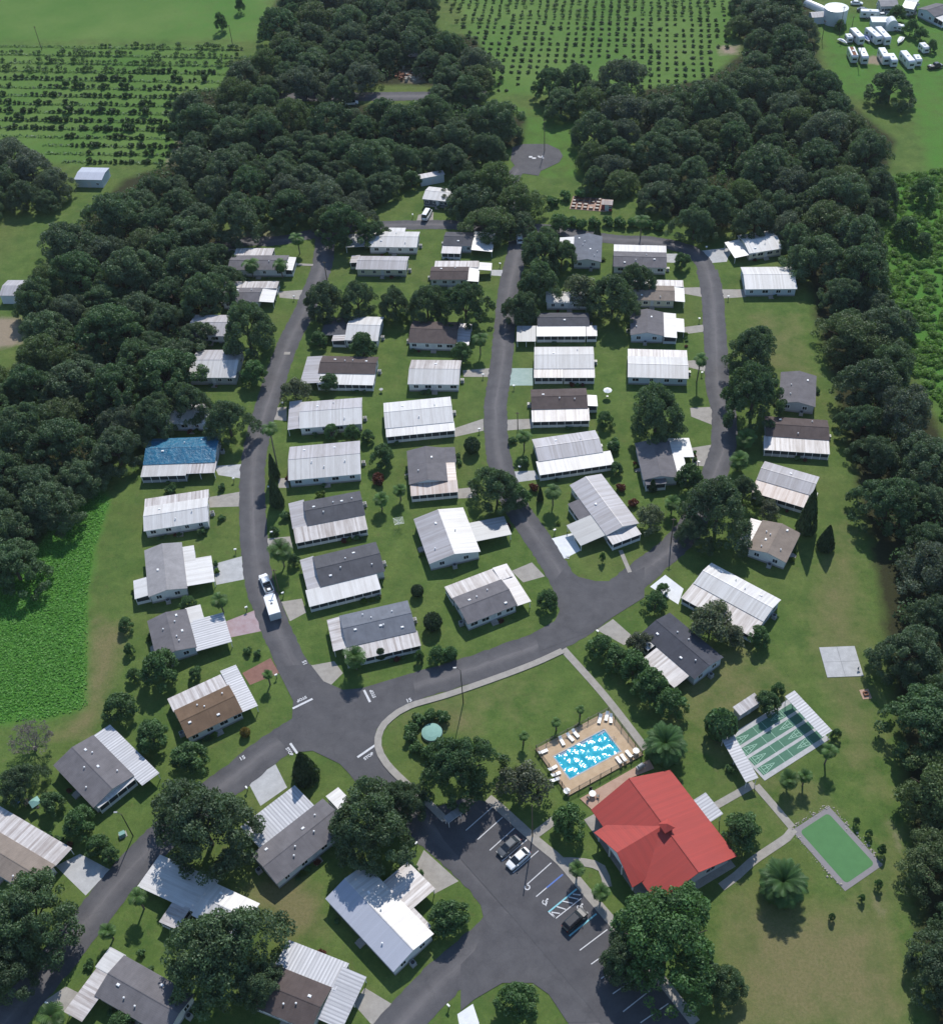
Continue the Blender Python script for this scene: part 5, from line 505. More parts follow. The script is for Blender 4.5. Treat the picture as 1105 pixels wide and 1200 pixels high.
carpaint('car_white', (.80, .80, .80)); carpaint('car_grey', (.09, .095, .10)); carpaint('car_black', (.012, .012, .014)); carpaint('trailer_white', (.82, .81, .79)); carpaint('trailer_side', (.55, .58, .62))
def water():
    m, nt, out = new_mat('pool_water'); n = N(nt)
    tc = n.node('ShaderNodeTexCoord').outputs['Object']
    f = n.noise(tc, .9, 4, .6)
    c = n.mix(n.ramp(f, .3, .7), (.010, .30, .43), (.06, .47, .57))
    n.link(n.bsdf(c, .11, .5, n.bump(n.noise(tc, 2.6, 3, .5), .45, .12)), out.inputs[0]); M['water'] = m
water()
def leaf(name, c, var=.35, trans=.30, hue=None):
    m, nt, out = new_mat(name); n = N(nt)
    oi = n.node('ShaderNodeObjectInfo').outputs['Random']; tone = n.attr('tone')
    d = tuple(v * (1 - var) for v in c); b = tuple(v * (1 + var * 1.1) for v in c)
    k = n.mix(tone, d, b)
    k = n.mix(n.math('MULTIPLY', oi, .75), k, n.mix(1.0, k, hue or (1.25, 1.36, 1.15), 'MULTIPLY'))
    p = n.bsdf(k, .55, .28)
    t = n.node('ShaderNodeBsdfTranslucent'); n.link(n.mix(1.0, k, (1.1, 1.25, .6), 'MULTIPLY'), t.inputs[0])
    mx = n.node('ShaderNodeMixShader'); mx.inputs[0].default_value = trans
    n.link(p, mx.inputs[1]); n.link(t.outputs[0], mx.inputs[2]); n.link(mx.outputs[0], out.inputs[0]); M[name] = m
leaf('oak_leaf', (.086, .128, .072)); leaf('bright_leaf', (.078, .148, .058)); leaf('broad_leaf', (.080, .142, .058)); leaf('pale_leaf', (.125, .140, .095)); leaf('dark_leaf', (.045, .072, .036)); leaf('palm_leaf', (.064, .120, .034)); leaf('citrus_leaf', (.050, .085, .036))
leaf('date_leaf', (.048, .098, .032)); leaf('olive_leaf', (.098, .136, .062)); leaf('ash_leaf', (.105, .132, .096)); leaf('deep_leaf', (.070, .118, .058)); leaf('red_leaf', (.13, .045, .032)); leaf('gold_leaf', (.17, .12, .03)); leaf('marsh_leaf', (.085, .225, .036), .2); leaf('scrub_leaf', (.130, .22, .058), .3, .4); leaf('lime_leaf', (.085, .135, .022)); plain('bare_twig', (.20, .18, .165), .95, .1, .2, 3)

# ---------------------------------------------------------------- mesh building
class MB:
    def __init__(s): s.v = []; s.f = []; s.m = []; s.uv = []
    def face(s, pts, mi=0, uv=None):
        i = len(s.v); s.v += [tuple(p) for p in pts]; s.f.append(tuple(range(i, i + len(pts)))); s.m.append(mi)
        s.uv += uv if uv else [(p[0], p[1]) for p in pts]
    def box(s, x0, x1, y0, y1, z0, z1, mi=0):
        a = [(x0, y0), (x1, y0), (x1, y1), (x0, y1)]
        s.face([(x, y, z1) for x, y in a], mi); s.face([(x, y, z0) for x, y in a[::-1]], mi)
        for i in range(4):
            p, q = a[i], a[(i + 1) % 4]; s.face([(*p, z0), (*q, z0), (*q, z1), (*p, z1)], mi)
    def prism(s, poly, z0, z1, mi=0):
        z0s = z0 if isinstance(z0, (list, tuple)) else [z0] * len(poly); z1s = z1 if isinstance(z1, (list, tuple)) else [z1] * len(poly)
        n = len(poly)
        s.face([(*p, z) for p, z in zip(poly, z1s)], mi); s.face([(*p, z) for p, z in zip(poly, z0s)][::-1], mi)
        for i in range(n):
            j = (i + 1) % n; s.face([(*poly[i], z0s[i]), (*poly[j], z0s[j]), (*poly[j], z1s[j]), (*poly[i], z1s[i])], mi)
    def slab(s, q, t, mi=0, uv=None, side=None):
        """a thin roof plate under quad q (4 points), thickness t downward"""
        s.face(q, mi, uv); lo = [(p[0], p[1], p[2] - t) for p in q]
        s.face(lo[::-1], mi if side is None else side)
        for i in range(4):
            j = (i + 1) % 4; s.face([lo[i], lo[j], q[j], q[i]], mi if side is None else side)
    def tube(s, a, b, r0, r1=None, n=8, mi=0, cap=True):
        r1 = r0 if r1 is None else r1
        a = Vector(a); b = Vector(b); d = (b - a).normalized(); x = d.orthogonal().normalized(); y = d.cross(x)
        ra = [a + (x * math.cos(2 * math.pi * k / n) + y * math.sin(2 * math.pi * k / n)) * r0 for k in range(n)]
        rb = [b + (x * math.cos(2 * math.pi * k / n) + y * math.sin(2 * math.pi * k / n)) * r1 for k in range(n)]
        for k in range(n): s.face([ra[k], ra[(k + 1) % n], rb[(k + 1) % n], rb[k]], mi)
        if cap: s.face(rb, mi); s.face(ra[::-1], mi)
    def loft(s, rings, mi=0, caps=True):
        n = len(rings[0])
        for a, b in zip(rings, rings[1:]):
            for k in range(n): s.face([a[k], a[(k + 1) % n], b[(k + 1) % n], b[k]], mi)
        if caps: s.face(rings[0][::-1], mi); s.face(rings[-1], mi)
    def build(s, name, mats, parent=None, smooth=False, merge=False):
        me = bpy.data.meshes.new(name); me.from_pydata(s.v, [], s.f)
        for m in (mats if isinstance(mats, (list, tuple)) else [mats]): me.materials.append(M[m])
        me.polygons.foreach_set('material_index', s.m)
        u = me.uv_layers.new(name='UVMap'); u.data.foreach_set('uv', [c for p in s.uv for c in p])
        if merge:
            import bmesh
            bm = bmesh.new(); bm.from_mesh(me); bmesh.ops.remove_doubles(bm, verts=bm.verts, dist=.001); bmesh.ops.recalc_face_normals(bm, faces=bm.faces); bm.to_mesh(me); bm.free()
        if smooth: me.polygons.foreach_set('use_smooth', [True] * len(me.polygons))
        me.update()
        return link(name, me, parent)
def link(name, data, parent=None):
    o = bpy.data.objects.new(name, data); col.objects.link(o)
    if parent: o.parent = parent
    return o
def tag(o, label=None, cat=None, group=None, kind=None):
    if label: o['label'] = label
    if cat: o['category'] = cat
    if group: o['group'] = group
    if kind: o['kind'] = kind
    return o
def thing(name, label, cat, loc=(0, 0, 0), rz=0.0, group=None):
    o = link(name, None); o.empty_display_size = .5; o.location = loc; o.rotation_euler = (0, 0, rz)
    return tag(o, label, cat, group)
def copy_tree(o, parent=None):
    c = o.copy(); col.objects.link(c)
    if parent: c.parent = parent
    for ch in o.children: copy_tree(ch, c)
    return c

# ---------------------------------------------------------------- ground
def seg_dist(P, poly):
    """signed distance (negative inside) of points P (n,2) to polygon"""
    poly = np.array(poly, float); d = np.full(len(P), 1e9); ins = np.zeros(len(P), bool)
    for i in range(len(poly)):
        a = poly[i - 1]; b = poly[i]; ab = b - a
        t = np.clip(((P - a) @ ab) / (ab @ ab + 1e-9), 0, 1)
        d = np.minimum(d, np.hypot(*(P - a - t[:, None] * ab).T))
        c = ((b[1] > P[:, 1]) != (a[1] > P[:, 1]))
        with np.errstate(divide='ignore', invalid='ignore'):
            ins ^= c & (P[:, 0] < (a[0] - b[0]) * (P[:, 1] - b[1]) / (a[1] - b[1] + 1e-12) + b[0])
    return np.where(ins, -d, d)
def ground():
    xs = np.concatenate([[-4000, -1500, -700, -420], np.arange(-300, 301, 2.0), [420, 700, 1500, 4000]])
    ys = np.concatenate([[-1500, -400, -60, 0], np.arange(30, 560, 2.0), [640, 900, 1800, 5000]])
    X, Y = np.meshgrid(xs, ys); P = np.stack([X.ravel(), Y.ravel()], 1)
    nx, ny = len(xs), len(ys)
    idx = np.arange(nx * ny).reshape(ny, nx)
    q = np.stack([idx[:-1, :-1], idx[:-1, 1:], idx[1:, 1:], idx[1:, :-1]], -1).reshape(-1, 4)
    me = bpy.data.meshes.new('ground'); me.from_pydata(np.c_[P, np.zeros(len(P))].tolist(), [], q.tolist())
    lay = {k: np.zeros(len(P)) for k in ('lush', 'dry', 'pale', 'bare', 'floor')}
    for nm, poly, soft, val in DATA['zones']:
        w = np.clip(.5 - seg_dist(P, poly) / (2 * soft), 0, 1) * val
        lay[nm] = np.maximum(lay[nm], w)
    # the mown strips between orchard rows: darker growth along each planted line
    for k, w in lay.items():
        a = me.attributes.new(k, 'FLOAT', 'POINT'); a.data.foreach_set('value', w.astype(np.float32))
    me.materials.append(M['ground'])
    tag(link('ground', me), 'mown grass ground with brown, bright green and bare patches', None, kind='structure')
ground()
def smooth_line(pts, step=1.5):
    P = [np.array(p, float) for p in pts]; P = [2 * P[0] - P[1]] + P + [2 * P[-1] - P[-2]]; out = []
    for i in range(1, len(P) - 2):
        n = max(1, int(np.linalg.norm(P[i + 1] - P[i]) / step))
        for k in range(n):
            t = k / n
            out.append(.5 * ((2 * P[i]) + (P[i + 1] - P[i - 1]) * t + (2 * P[i - 1] - 5 * P[i] + 4 * P[i + 1] - P[i + 2]) * t * t + (3 * P[i] - P[i - 1] - 3 * P[i + 1] + P[i + 2]) * t ** 3))
    out.append(P[-2]); return out
def strip(mb, pts, w, z, step=1.5, wob=.0, h=0.0, mi=0):
    L = smooth_line(pts, step); u = 0; prev = None
    for i, p in enumerate(L):
        d = L[min(i + 1, len(L) - 1)] - L[max(i - 1, 0)]; d /= np.linalg.norm(d) + 1e-9; n = np.array([-d[1], d[0]])
        if i: u += np.linalg.norm(p - L[i - 1])
        a = p + n * (w / 2 + rnd.uniform(-wob, wob)); b = p - n * (w / 2 + rnd.uniform(-wob, wob))
        if prev:
            pa, pb, pu = prev
            mb.face([(*pb, z), (*b, z), (*a, z), (*pa, z)], mi, [(pu, 0), (u, 0), (u, 1), (pu, 1)])
            if h:
                mb.face([(*pa, z), (*a, z), (*a, z - h), (*pa, z - h)], mi); mb.face([(*b, z), (*pb, z), (*pb, z - h), (*b, z - h)], mi)
        prev = (a, b, u)
def flat_poly(mb, poly, z, mi=0, uv=(0, .22)):
    from mathutils.geometry import tessellate_polygon
    v = [Vector((*p, z)) for p in poly]
    for t in tessellate_polygon([v]):
        q = [v[i] for i in t]
        if (q[1] - q[0]).cross(q[2] - q[0]).z < 0: q = q[::-1]
        mb.face(q, mi, [uv] * 3)
roads = {}
for i, (nm, lab, pts, w) in enumerate(DATA['roads']):
    mb = MB(); strip(mb, pts, w, .020 + .004 * i, .8, wob=.17)
    for j, (n2, poly) in enumerate(DATA['fills']):
        if n2 == nm: flat_poly(mb, poly, .064 + .004 * j)
    roads[nm] = tag(mb.build(nm, 'asphalt'), lab, None, kind='structure')
mb = MB(); flat_poly(mb, DATA['parking'], .096, uv=(0, .02))
lot = tag(mb.build('parking_lot', 'asphalt'), 'dark asphalt parking strip beside the clubhouse lawn', None, kind='structure')
DRIVE = {'pink': 'pinkish concrete driveway', 'brick': 'brick red driveway', 'conc': 'grey concrete driveway', 'pale': 'pale concrete driveway', 'white': 'nearly white concrete driveway', 'mint': 'mint green painted driveway'}
for i, (poly, m) in enumerate(DATA['driveways']):
    mb = MB(); flat_poly(mb, poly, .010)
    tag(mb.build('driveway', m), DRIVE[m] + ' between a home and its street', None, kind='structure')
for i, (nm, lab, pts, w) in enumerate(DATA['paths']):
    mb = MB(); strip(mb, pts, w, .095 if nm == 'pavement' else .05 + .004 * i, h=.1)
    o = tag(mb.build(nm, 'conc'), lab, None, kind='structure')
    if nm == 'pavement': o.location.z = .06
mb = MB(); strip(mb, DATA['kerb'], 1.35, .16, h=.17)
tag(mb.build('pavement', 'conc'), 'pale concrete kerb strip curving around the pool lawn', None, kind='structure')

# ---- mailboxes where the driveways meet the streets
allroad = [np.array(q) for _, _, pts, _ in DATA['roads'] for q in smooth_line(pts, 1.0)]; AR = np.array(allroad)
for i, (poly, m) in enumerate(DATA['driveways']):
    if i % 4 == 3: continue
    P = np.array(poly); dd = np.array([np.hypot(*(AR - p).T).min() for p in P]); k = int(dd.argmin()); cen = P.mean(0); out = P[k] - cen; nr = AR[int(np.hypot(*(AR - P[k]).T).argmin())]
    away = P[k] - nr; away /= np.linalg.norm(away) + 1e-6; p = nr + away * 4.1 + (out - away * (out @ away)) * .35; dr = math.atan2(away[1], away[0])
    t = thing('mailbox', 'small white mailbox on a post beside a street and driveway', 'mailbox', (p[0], p[1], 0), dr, 'mailboxes along the streets')
    mb = MB(); mb.box(-.06, .06, -.06, .06, 0, 1.0); mb.build('post', 'wood_pole', t); mb = MB(); mb.box(-.3, .25, -.13, .13, 1.0, 1.28); mb.build('box', 'plastic_white', t)
(x, y), (x2, y2), (x3, y3) = DATA['yard']
t = thing('clothes_dryer', 'square rotary clothes dryer on the lawn between the middle block rows', 'clothes dryer', (x, y, 0), .2); mb = MB(); mb.tube((0, 0, 0), (0, 0, 1.9), .04); mb.build('pole', 'metal_grey', t); mb = MB()
for k in range(4):
    a, c = R(45 + 90 * k), R(135 + 90 * k); mb.tube((0, 0, 1.5), (1.5 * math.cos(a), 1.5 * math.sin(a), 1.85), .03, n=5)
    for q in (.5, .8, 1.1, 1.45): mb.tube((q * math.cos(a), q * math.sin(a), 1.5 + .23 * q), (q * math.cos(c), q * math.sin(c), 1.5 + .23 * q), .022, n=4)
mb.build('line_frame', 'plastic_white', t)
t = thing('bird_bath', 'pale round bird bath behind the brown shingle home with white metal', 'bird bath', (x2, y2, 0)); mb = MB(); mb.tube((0, 0, 0), (0, 0, .7), .12, .1, 10); mb.build('pedestal', 'stone', t); mb = MB(); mb.tube((0, 0, .7), (0, 0, .85), .3, .5, 16); mb.build('basin', 'pale', t)
t = thing('garden_parasol', 'white garden parasol on the lawn behind the dark brown shingle home', 'parasol', (x3, y3, 0)); mb = MB(); q = [(1.1 * math.cos(k * R(45)), 1.1 * math.sin(k * R(45))) for k in range(8)]
for i in range(8): mb.face([(*q[i], 1.95), (*q[(i + 1) % 8], 1.95), (0, 0, 2.4)])
mb.build('canopy', 'plastic_white', t); mb = MB(); mb.tube((0, 0, 0), (0, 0, 2.38), .03); mb.tube((0, 0, 0), (0, 0, .08), .28); mb.build('pole', 'metal_grey', t)
# ---- painted road markings (children of their road)
ZM = .125
def bar(parent, name, a, b, w, mat, z=ZM):
    a = np.array(a); b = np.array(b); d = b - a; d /= np.linalg.norm(d); n = np.array([-d[1], d[0]]) * w / 2
    mb = MB(); mb.face([(*(a - n), z), (*(b - n), z), (*(b + n), z), (*(a + n), z)]); return mb.build(name, mat, parent)
def text(parent, name, body, c, rz, size, mat, z=ZM):
    cu = bpy.data.curves.new(name, 'FONT'); cu.body = body; cu.size = size; cu.align_x = 'CENTER'; cu.align_y = 'CENTER'; cu.offset = .035
    o = link(name, cu, parent); o.location = (*c, z); o.rotation_euler = (0, 0, rz); cu.materials.append(M[mat]); return o
ctr = np.array(DATA['fills'][0][1]).mean(0)
for (a, b), t, k in DATA['stops']:
    bar(roads['main_road'], 'stop_line', a, b, .45, 'paint_white')
    v = np.array(b) - np.array(a); ang = math.atan2(v[1], v[0]); to = ctr - np.array(t)
    if (-math.sin(ang)) * to[0] + math.cos(ang) * to[1] < 0: ang += math.pi
    text(roads['main_road'], 'stop_lettering', 'STOP', t, ang, .85, 'paint_white')
for p, a in zip(DATA['speed'], (R(115), R(20), R(30), R(75))): text(roads['main_road'], 'speed_number', '15', p, a, 1.15, 'paint_white')
bar(roads['west_street'], 'repair_patch', *DATA['patch'], 1.1, 'conc', .06)
tx, ty = DATA['turnmark']
for a, b_, wd in [((-2.6, .5), (-1.5, .4), 1.0), ((-1.6, -.4), (-.4, -.5), .9), ((.2, .7), (.9, .6), .5), ((.5, .1), (1.9, .0), .5), ((1.7, .9), (1.9, -.9), .5)]: bar(roads['turning_lane'], 'painted_mark', (tx + a[0], ty + a[1]), (tx + b_[0], ty + b_[1]), wd, 'paint_white', .10)
for (a, b), c in DATA['stalls']: bar(lot, 'stall_line', a, b, .17 if c == 'w' else .27, {'w': 'paint_white', 't': 'paint_teal', 'b': 'paint_blue'}[c])
for a, b in DATA['hatch']: bar(lot, 'hatch_line', a, b, .2, 'paint_white', ZM + .004)
def ring(mb, c, r0, r1, z, a0=0, a1=2 * math.pi, n=20):
    for k in range(n):
        t, u = a0 + (a1 - a0) * k / n, a0 + (a1 - a0) * (k + 1) / n
        mb.face([(c[0] + r0 * math.cos(t), c[1] + r0 * math.sin(t), z), (c[0] + r1 * math.cos(t), c[1] + r1 * math.sin(t), z), (c[0] + r1 * math.cos(u), c[1] + r1 * math.sin(u), z), (c[0] + r0 * math.cos(u), c[1] + r0 * math.sin(u), z)])
mb = MB(); ring(mb, DATA['ringmark'], .32, .52, ZM); mb.build('painted_ring', 'paint_white', lot)
for c in DATA['access']:
    mb = MB(); ring(mb, (0, -.1), .28, .44, ZM, R(-200), R(60)); ring(mb, (-.05, .62), 0, .16, ZM)
    for a, b, w in [((-.05, .5), (-.02, .05), .18), ((-.02, .05), (.4, .05), .16), ((.4, .05), (.5, -.4), .15), ((.5, -.4), (.68, -.36), .12), ((-.04, .3), (.3, .3), .12)]:
        a = np.array(a); b = np.array(b); d = (b - a) / np.linalg.norm(b - a); n = np.array([-d[1], d[0]]) * w / 2
        mb.face([(*(a - n), ZM + .003), (*(b - n), ZM + .003), (*(b + n), ZM + .003), (*(a + n), ZM + .003)])
    o = mb.build('wheelchair_symbol', 'paint_white', lot); o.location = (*c, 0); o.rotation_euler = (0, 0, DATA['stall_dir'] - math.pi / 2)

# ---------------------------------------------------------------- homes
def window(parent, x, y, z, w, h, rz):
    mb = MB(); mb.box(-w / 2, w / 2, -.04, .04, 0, h, 0); mb.box(-w / 2 + .09, w / 2 - .09, -.055, .0, .09, h - .09, 1)
    mb.box(-.03, .03, -.075, -.05, .09, h - .09, 0)
    o = mb.build('window', ['trim_white', 'glass'], parent); o.location = (x, y, z); o.rotation_euler = (0, 0, rz); return o
def roof_plate(mb, q, t, mi, udir, side=None):
    """quad with uv: u along udir (0 = x, 1 = y), v across"""
    uv = [(p[udir], p[1 - udir]) for p in q]; mb.slab(q, t, mi, uv, side)
def build_house(h):
    L, W, E = h['L'], h['W'], h['eave']; r = random.Random(h['key'])
    root = thing('mobile_home', h['label'], 'house', (*h['c'], 0), h['rot'])
    rise = h['rise'] or min(1.25, max(.55, W * .115)); wm = 'wall_' + h['wall']
    ix, iy = L / 2 - .3, W / 2 - .35
    mb = MB(); zr = E + rise - .16
    for sx in (-1, 1):
        p = [(sx * ix, -iy, 0), (sx * ix, iy, 0), (sx * ix, iy, E - .04), (sx * ix, 0, zr), (sx * ix, -iy, E - .04)]; mb.face(p if sx > 0 else p[::-1])
    mb.face([(-ix, -iy, 0), (ix, -iy, 0), (ix, -iy, E - .04), (-ix, -iy, E - .04)]); mb.face([(ix, iy, 0), (-ix, iy, 0), (-ix, iy, E - .04), (ix, iy, E - .04)])
    mb.build('wall', wm, root)
    mb = MB(); s = .04; mb.box(-ix - s, ix + s, -iy - s, iy + s, -.02, .45); mb.build('skirting', 'skirt', root)
    mb = MB(); hx, hy = L / 2, W / 2; nseg = 1
    roof_plate(mb, [(-hx, -hy, E), (hx, -hy, E), (hx, 0, E + rise), (-hx, 0, E + rise)], .09, 1, 0, 2)
    roof_plate(mb, [(hx, hy, E), (-hx, hy, E), (-hx, 0, E + rise), (hx, 0, E + rise)], .09, 0, 0, 2)
    mb.prism([(-hx - .01, -.09), (hx + .01, -.09), (hx + .01, .09), (-hx - .01, .09)], E + rise - .02, E + rise + .035, 0)
    mb.build('roof', [h['mats'][0], h['mats'][1], 'trim_white' if 'metal' in h['mats'][1] else 'skirt'], root)
    nv = h['vents']
    if nv is None: nv = 3
    for k in range(nv):
        x = (-.38 + .76 * (k + .5) / max(1, nv)) * L + r.uniform(-.6, .6); y = r.choice((-1, 1)) * r.uniform(.08, .34) * W; z = E + rise * (1 - abs(y) / hy)
        mb = MB()
        if k % 3 == 0: mb.box(-.28, .28, -.2, .2, -.15, .16); mb.box(-.22, .22, -.15, .15, .16, .2); nm = 'skylight'
        else: mb.tube((0, 0, -.2), (0, 0, .34), .10, n=8); mb.tube((0, 0, .34), (0, 0, .42), .17, .06, n=8); nm = 'roof_vent'
        o = mb.build(nm, 'vent_white', root); o.location = (x, y, z)
    # which sides are free
    cover = {'f': [], 'b': [], 'l': [], 'r': []}
    for k, (x0, x1, y0, y1, mat, typ) in enumerate(h['annex']):
        cx, cy = (x0 + x1) / 2, (y0 + y1) / 2
        dy = abs(cy) - hy; dx = abs(cx) - hx
        side = ('b' if cy > 0 else 'f') if dy > dx else ('r' if cx > 0 else 'l')
        if side == 'f': y1 = max(y1, -hy + .25)
        if side == 'b': y0 = min(y0, hy - .25)
        if side == 'r': x0 = min(x0, hx - .25) if dx < 1.8 else x0
        if side == 'l': x1 = max(x1, -hx + .25) if dx < 1.8 else x1
        cover[side].append((x0, x1, y0, y1))
        dep = (y1 - y0) if side in 'fb' else (x1 - x0); zt = E - .10 - .012 * k; zl = zt - min(.5, .085 * dep)
        zz = {'f': (zl, zl, zt, zt), 'b': (zt, zt, zl, zl), 'r': (zt, zl, zl, zt), 'l': (zl, zt, zt, zl)}[side]
        q = [(x0, y0, zz[0]), (x1, y0, zz[1]), (x1, y1, zz[2]), (x0, y1, zz[3])]
        mb = MB(); roof_plate(mb, q, .07, 0, 0 if side in 'fb' else 1, 1)
        ro = mb.build('carport_roof' if typ == 'carport' else 'porch_roof', [mat, 'trim_white'], root)
        i = .22; pts = [(x0 + i, y0 + i), (x1 - i, y0 + i), (x1 - i, y1 - i), (x0 + i, y1 - i)]
        def zat(x, y):
            tx = (x - x0) / (x1 - x0); ty = (y - y0) / (y1 - y0)
            return (zz[0] * (1 - tx) + zz[1] * tx) * (1 - ty) + (zz[3] * (1 - tx) + zz[2] * tx) * ty - .075
        if typ == 'porch':
            mb = MB(); mb.prism(pts, 0, [zat(*p) for p in pts], 0)
            for a in range(4):   # white frame posts and knee wall proud of the screens
                p, q2 = np.array(pts[a]), np.array(pts[(a + 1) % 4]); ln = np.linalg.norm(q2 - p); d = (q2 - p) / ln; nn = np.array([d[1], -d[0]])
                for t in np.linspace(0, 1, max(2, int(ln / 1.7) + 1)):
                    c = p + d * ln * t + nn * .02; zc = zat(*np.clip(c, (x0 + i, y0 + i), (x1 - i, y1 - i)))
                    mb.box(c[0] - .06, c[0] + .06, c[1] - .06, c[1] + .06, 0, zc, 1)
                e = nn * .03; k0, k1 = p + e, q2 + e
                mb.face([(*k0, 0), (*k1, 0), (*k1, .8), (*k0, .8)], 2); mb.face([(*k0, .8), (*k1, .8), (*q2, .8), (*p, .8)], 2)
            mb.build('porch_wall', ['screen', 'trim_white', wm], root)
        else:
            far = [p for p in pts if (side == 'f' and p[1] < cy) or (side == 'b' and p[1] > cy) or (side == 'r' and p[0] > cx) or (side == 'l' and p[0] < cx)]
            a, b = far
            for t in (0, .5, 1):
                p = (a[0] + (b[0] - a[0]) * t, a[1] + (b[1] - a[1]) * t)
                mb = MB(); mb.box(p[0] - .06, p[0] + .06, p[1] - .06, p[1] + .06, 0, zat(*p)); mb.build('post', 'trim_white', root)
    def free(side, t):
        return not any((c[0] - .8 < t < c[1] + .8) if side in 'fb' else (c[2] - .8 < t < c[3] + .8) for c in cover[side])
    for side, y, rz in (('f', -iy - .02, 0), ('b', iy + .02, math.pi)):
        for t in (-.36, -.12, .14, .37):
            if free(side, t * L): window(root, t * L + r.uniform(-.3, .3), y, 1.05, r.choice((1.0, 1.3, 1.7)), 1.05, rz)
    for side, x, rz in (('r', ix + .02, R(90)), ('l', -ix - .02, R(-90))):
        for t in (-.25, .22):
            if free(side, t * W): window(root, x, t * W, 1.05, 1.2, 1.1, rz)
    ds = [s for s in ('f', 'b') if free(s, .02 * L)]
    if ds:
        sgn = -1 if ds[0] == 'f' else 1
        mb = MB(); mb.box(.02 * L - .45, .02 * L + .45, sgn * iy - .05, sgn * iy + .05, .42, 2.4); d = mb.build('door', 'door_paint', root)
        mb = MB(); mb.box(.02 * L + .3, .02 * L + .36, sgn * iy - .1, sgn * iy + .1, 1.3, 1.42); mb.build('handle', 'metal_dark', d)
        mb = MB(); y0 = sgn * iy; ys = sorted((y0, y0 + sgn * .9)); mb.box(.02 * L - .7, .02 * L + .7, *ys, 0, .38); y2 = sorted((y0 + sgn * .9, y0 + sgn * 1.25)); mb.box(.02 * L - .7, .02 * L + .7, *y2, 0, .2); mb.build('steps', 'conc', root)
    es = [s for s in ('r', 'l') if free(s, 0)]
    if es:
        sgn = 1 if es[0] == 'r' else -1
        mb = MB(); mb.box(-.42, .42, -.42, .42, .05, .95); mb.tube((0, 0, .95), (0, 0, 1.0), .34, n=14, mi=1); mb.box(-.5, .5, -.5, .5, 0, .06, 2)
        o = mb.build('air_conditioner', ['metal_grey', 'metal_dark', 'conc'], root); o.location = (sgn * (ix + .75), r.uniform(-.2, .2) * W, 0)
    return root
for h in DATA['houses']: build_house(h)

# ---------------------------------------------------------------- plants
def quad_mesh(name, C, Nn, S, tone, mat, asp=.62, roll=None, mats=None, mi=None):
    """leaf sprays: one small bent quad per centre"""
    n = len(C); Nn = Nn / (np.linalg.norm(Nn, axis=1, keepdims=True) + 1e-9)
    rv = nrng.normal(size=(n, 3)); T = np.cross(Nn, rv); T /= np.linalg.norm(T, axis=1, keepdims=True) + 1e-9; B = np.cross(Nn, T)
    s = S[:, None]; a = s * .5; b = s * .5 * asp
    V = np.stack([C - T * a * .55 - B * b, C + T * a * .75 - B * b * .8, C + T * a * .95 + B * b * .7, C - T * a * .9 + B * b], 1).reshape(-1, 3)
    me = bpy.data.meshes.new(name); me.vertices.add(4 * n); me.vertices.foreach_set('co', V.astype(np.float32).ravel())
    me.loops.add(4 * n); me.loops.foreach_set('vertex_index', np.arange(4 * n, dtype=np.int32))
    me.polygons.add(n); me.polygons.foreach_set('loop_start', np.arange(0, 4 * n, 4, dtype=np.int32)); me.polygons.foreach_set('loop_total', np.full(n, 4, np.int32))
    at = me.attributes.new('tone', 'FLOAT', 'FACE'); at.data.foreach_set('value', tone.astype(np.float32))
    for m in (mats or [mat]): me.materials.append(M[m])
    me.update(calc_edges=True); return me
def blobs_leaves(centres, radii, per, size, zflat=.85, up=.25, jit=.75):
    Cs, Ns, Ss, Ts = [], [], [], []
    for c, rr in zip(centres, radii):
        k = int(per * (rr / np.mean(radii)) ** 2)
        d = nrng.normal(size=(k, 3)); d[:, 2] += up * 1.0; d /= np.linalg.norm(d, axis=1, keepdims=True)
        rad = rr * (.62 + .45 * nrng.random(k) ** .7)
        p = c + d * rad[:, None] * np.array([1, 1, zflat])
        Cs.append(p); Ns.append(d + jit * nrng.normal(size=(k, 3))); Ss.append(size * nrng.uniform(.65, 1.35, k)); t0 = nrng.random()
        Ts.append(np.clip(.65 * t0 + .45 * nrng.random(k) - .05, 0, 1))
    return np.concatenate(Cs), np.concatenate(Ns), np.concatenate(Ss), np.concatenate(Ts)
def oak_crown(mat, Rr=8.0, Hc=11.0, nb=135, per=190, size=.34, zlow=.20, lop=.18, rb=(.10, .20)):
    """a spreading crown of leaf clumps on an uneven dome"""
    cs, rs = [], []
    lob = [(nrng.uniform(0, 2 * math.pi), nrng.uniform(.7, 1.0)) for _ in range(7)]
    ph = nrng.uniform(0, 6.3, 3)
    for k in range(nb):
        th = nrng.uniform(0, 2 * math.pi); q = math.sqrt(nrng.random())
        edge = 1 + lop * (math.sin(2 * th + ph[0]) + .7 * math.sin(3 * th + ph[1]) + .5 * math.sin(5 * th + ph[2]))
        rr = nrng.uniform(*rb) * Rr * (1.1 - .25 * q)
        rad = q * (Rr * edge - rr * .8)
        top = Hc - rr * .8 - (Hc * (1 - zlow) - rr) * (q ** 2.4) * .9
        z = top - (nrng.random() ** 2) * (Hc * .30)
        cs.append(np.array([rad * math.cos(th), rad * math.sin(th), max(Hc * zlow, z)])); rs.append(rr)
    return quad_mesh('crown', *blobs_leaves(cs, rs, per, size), mat)
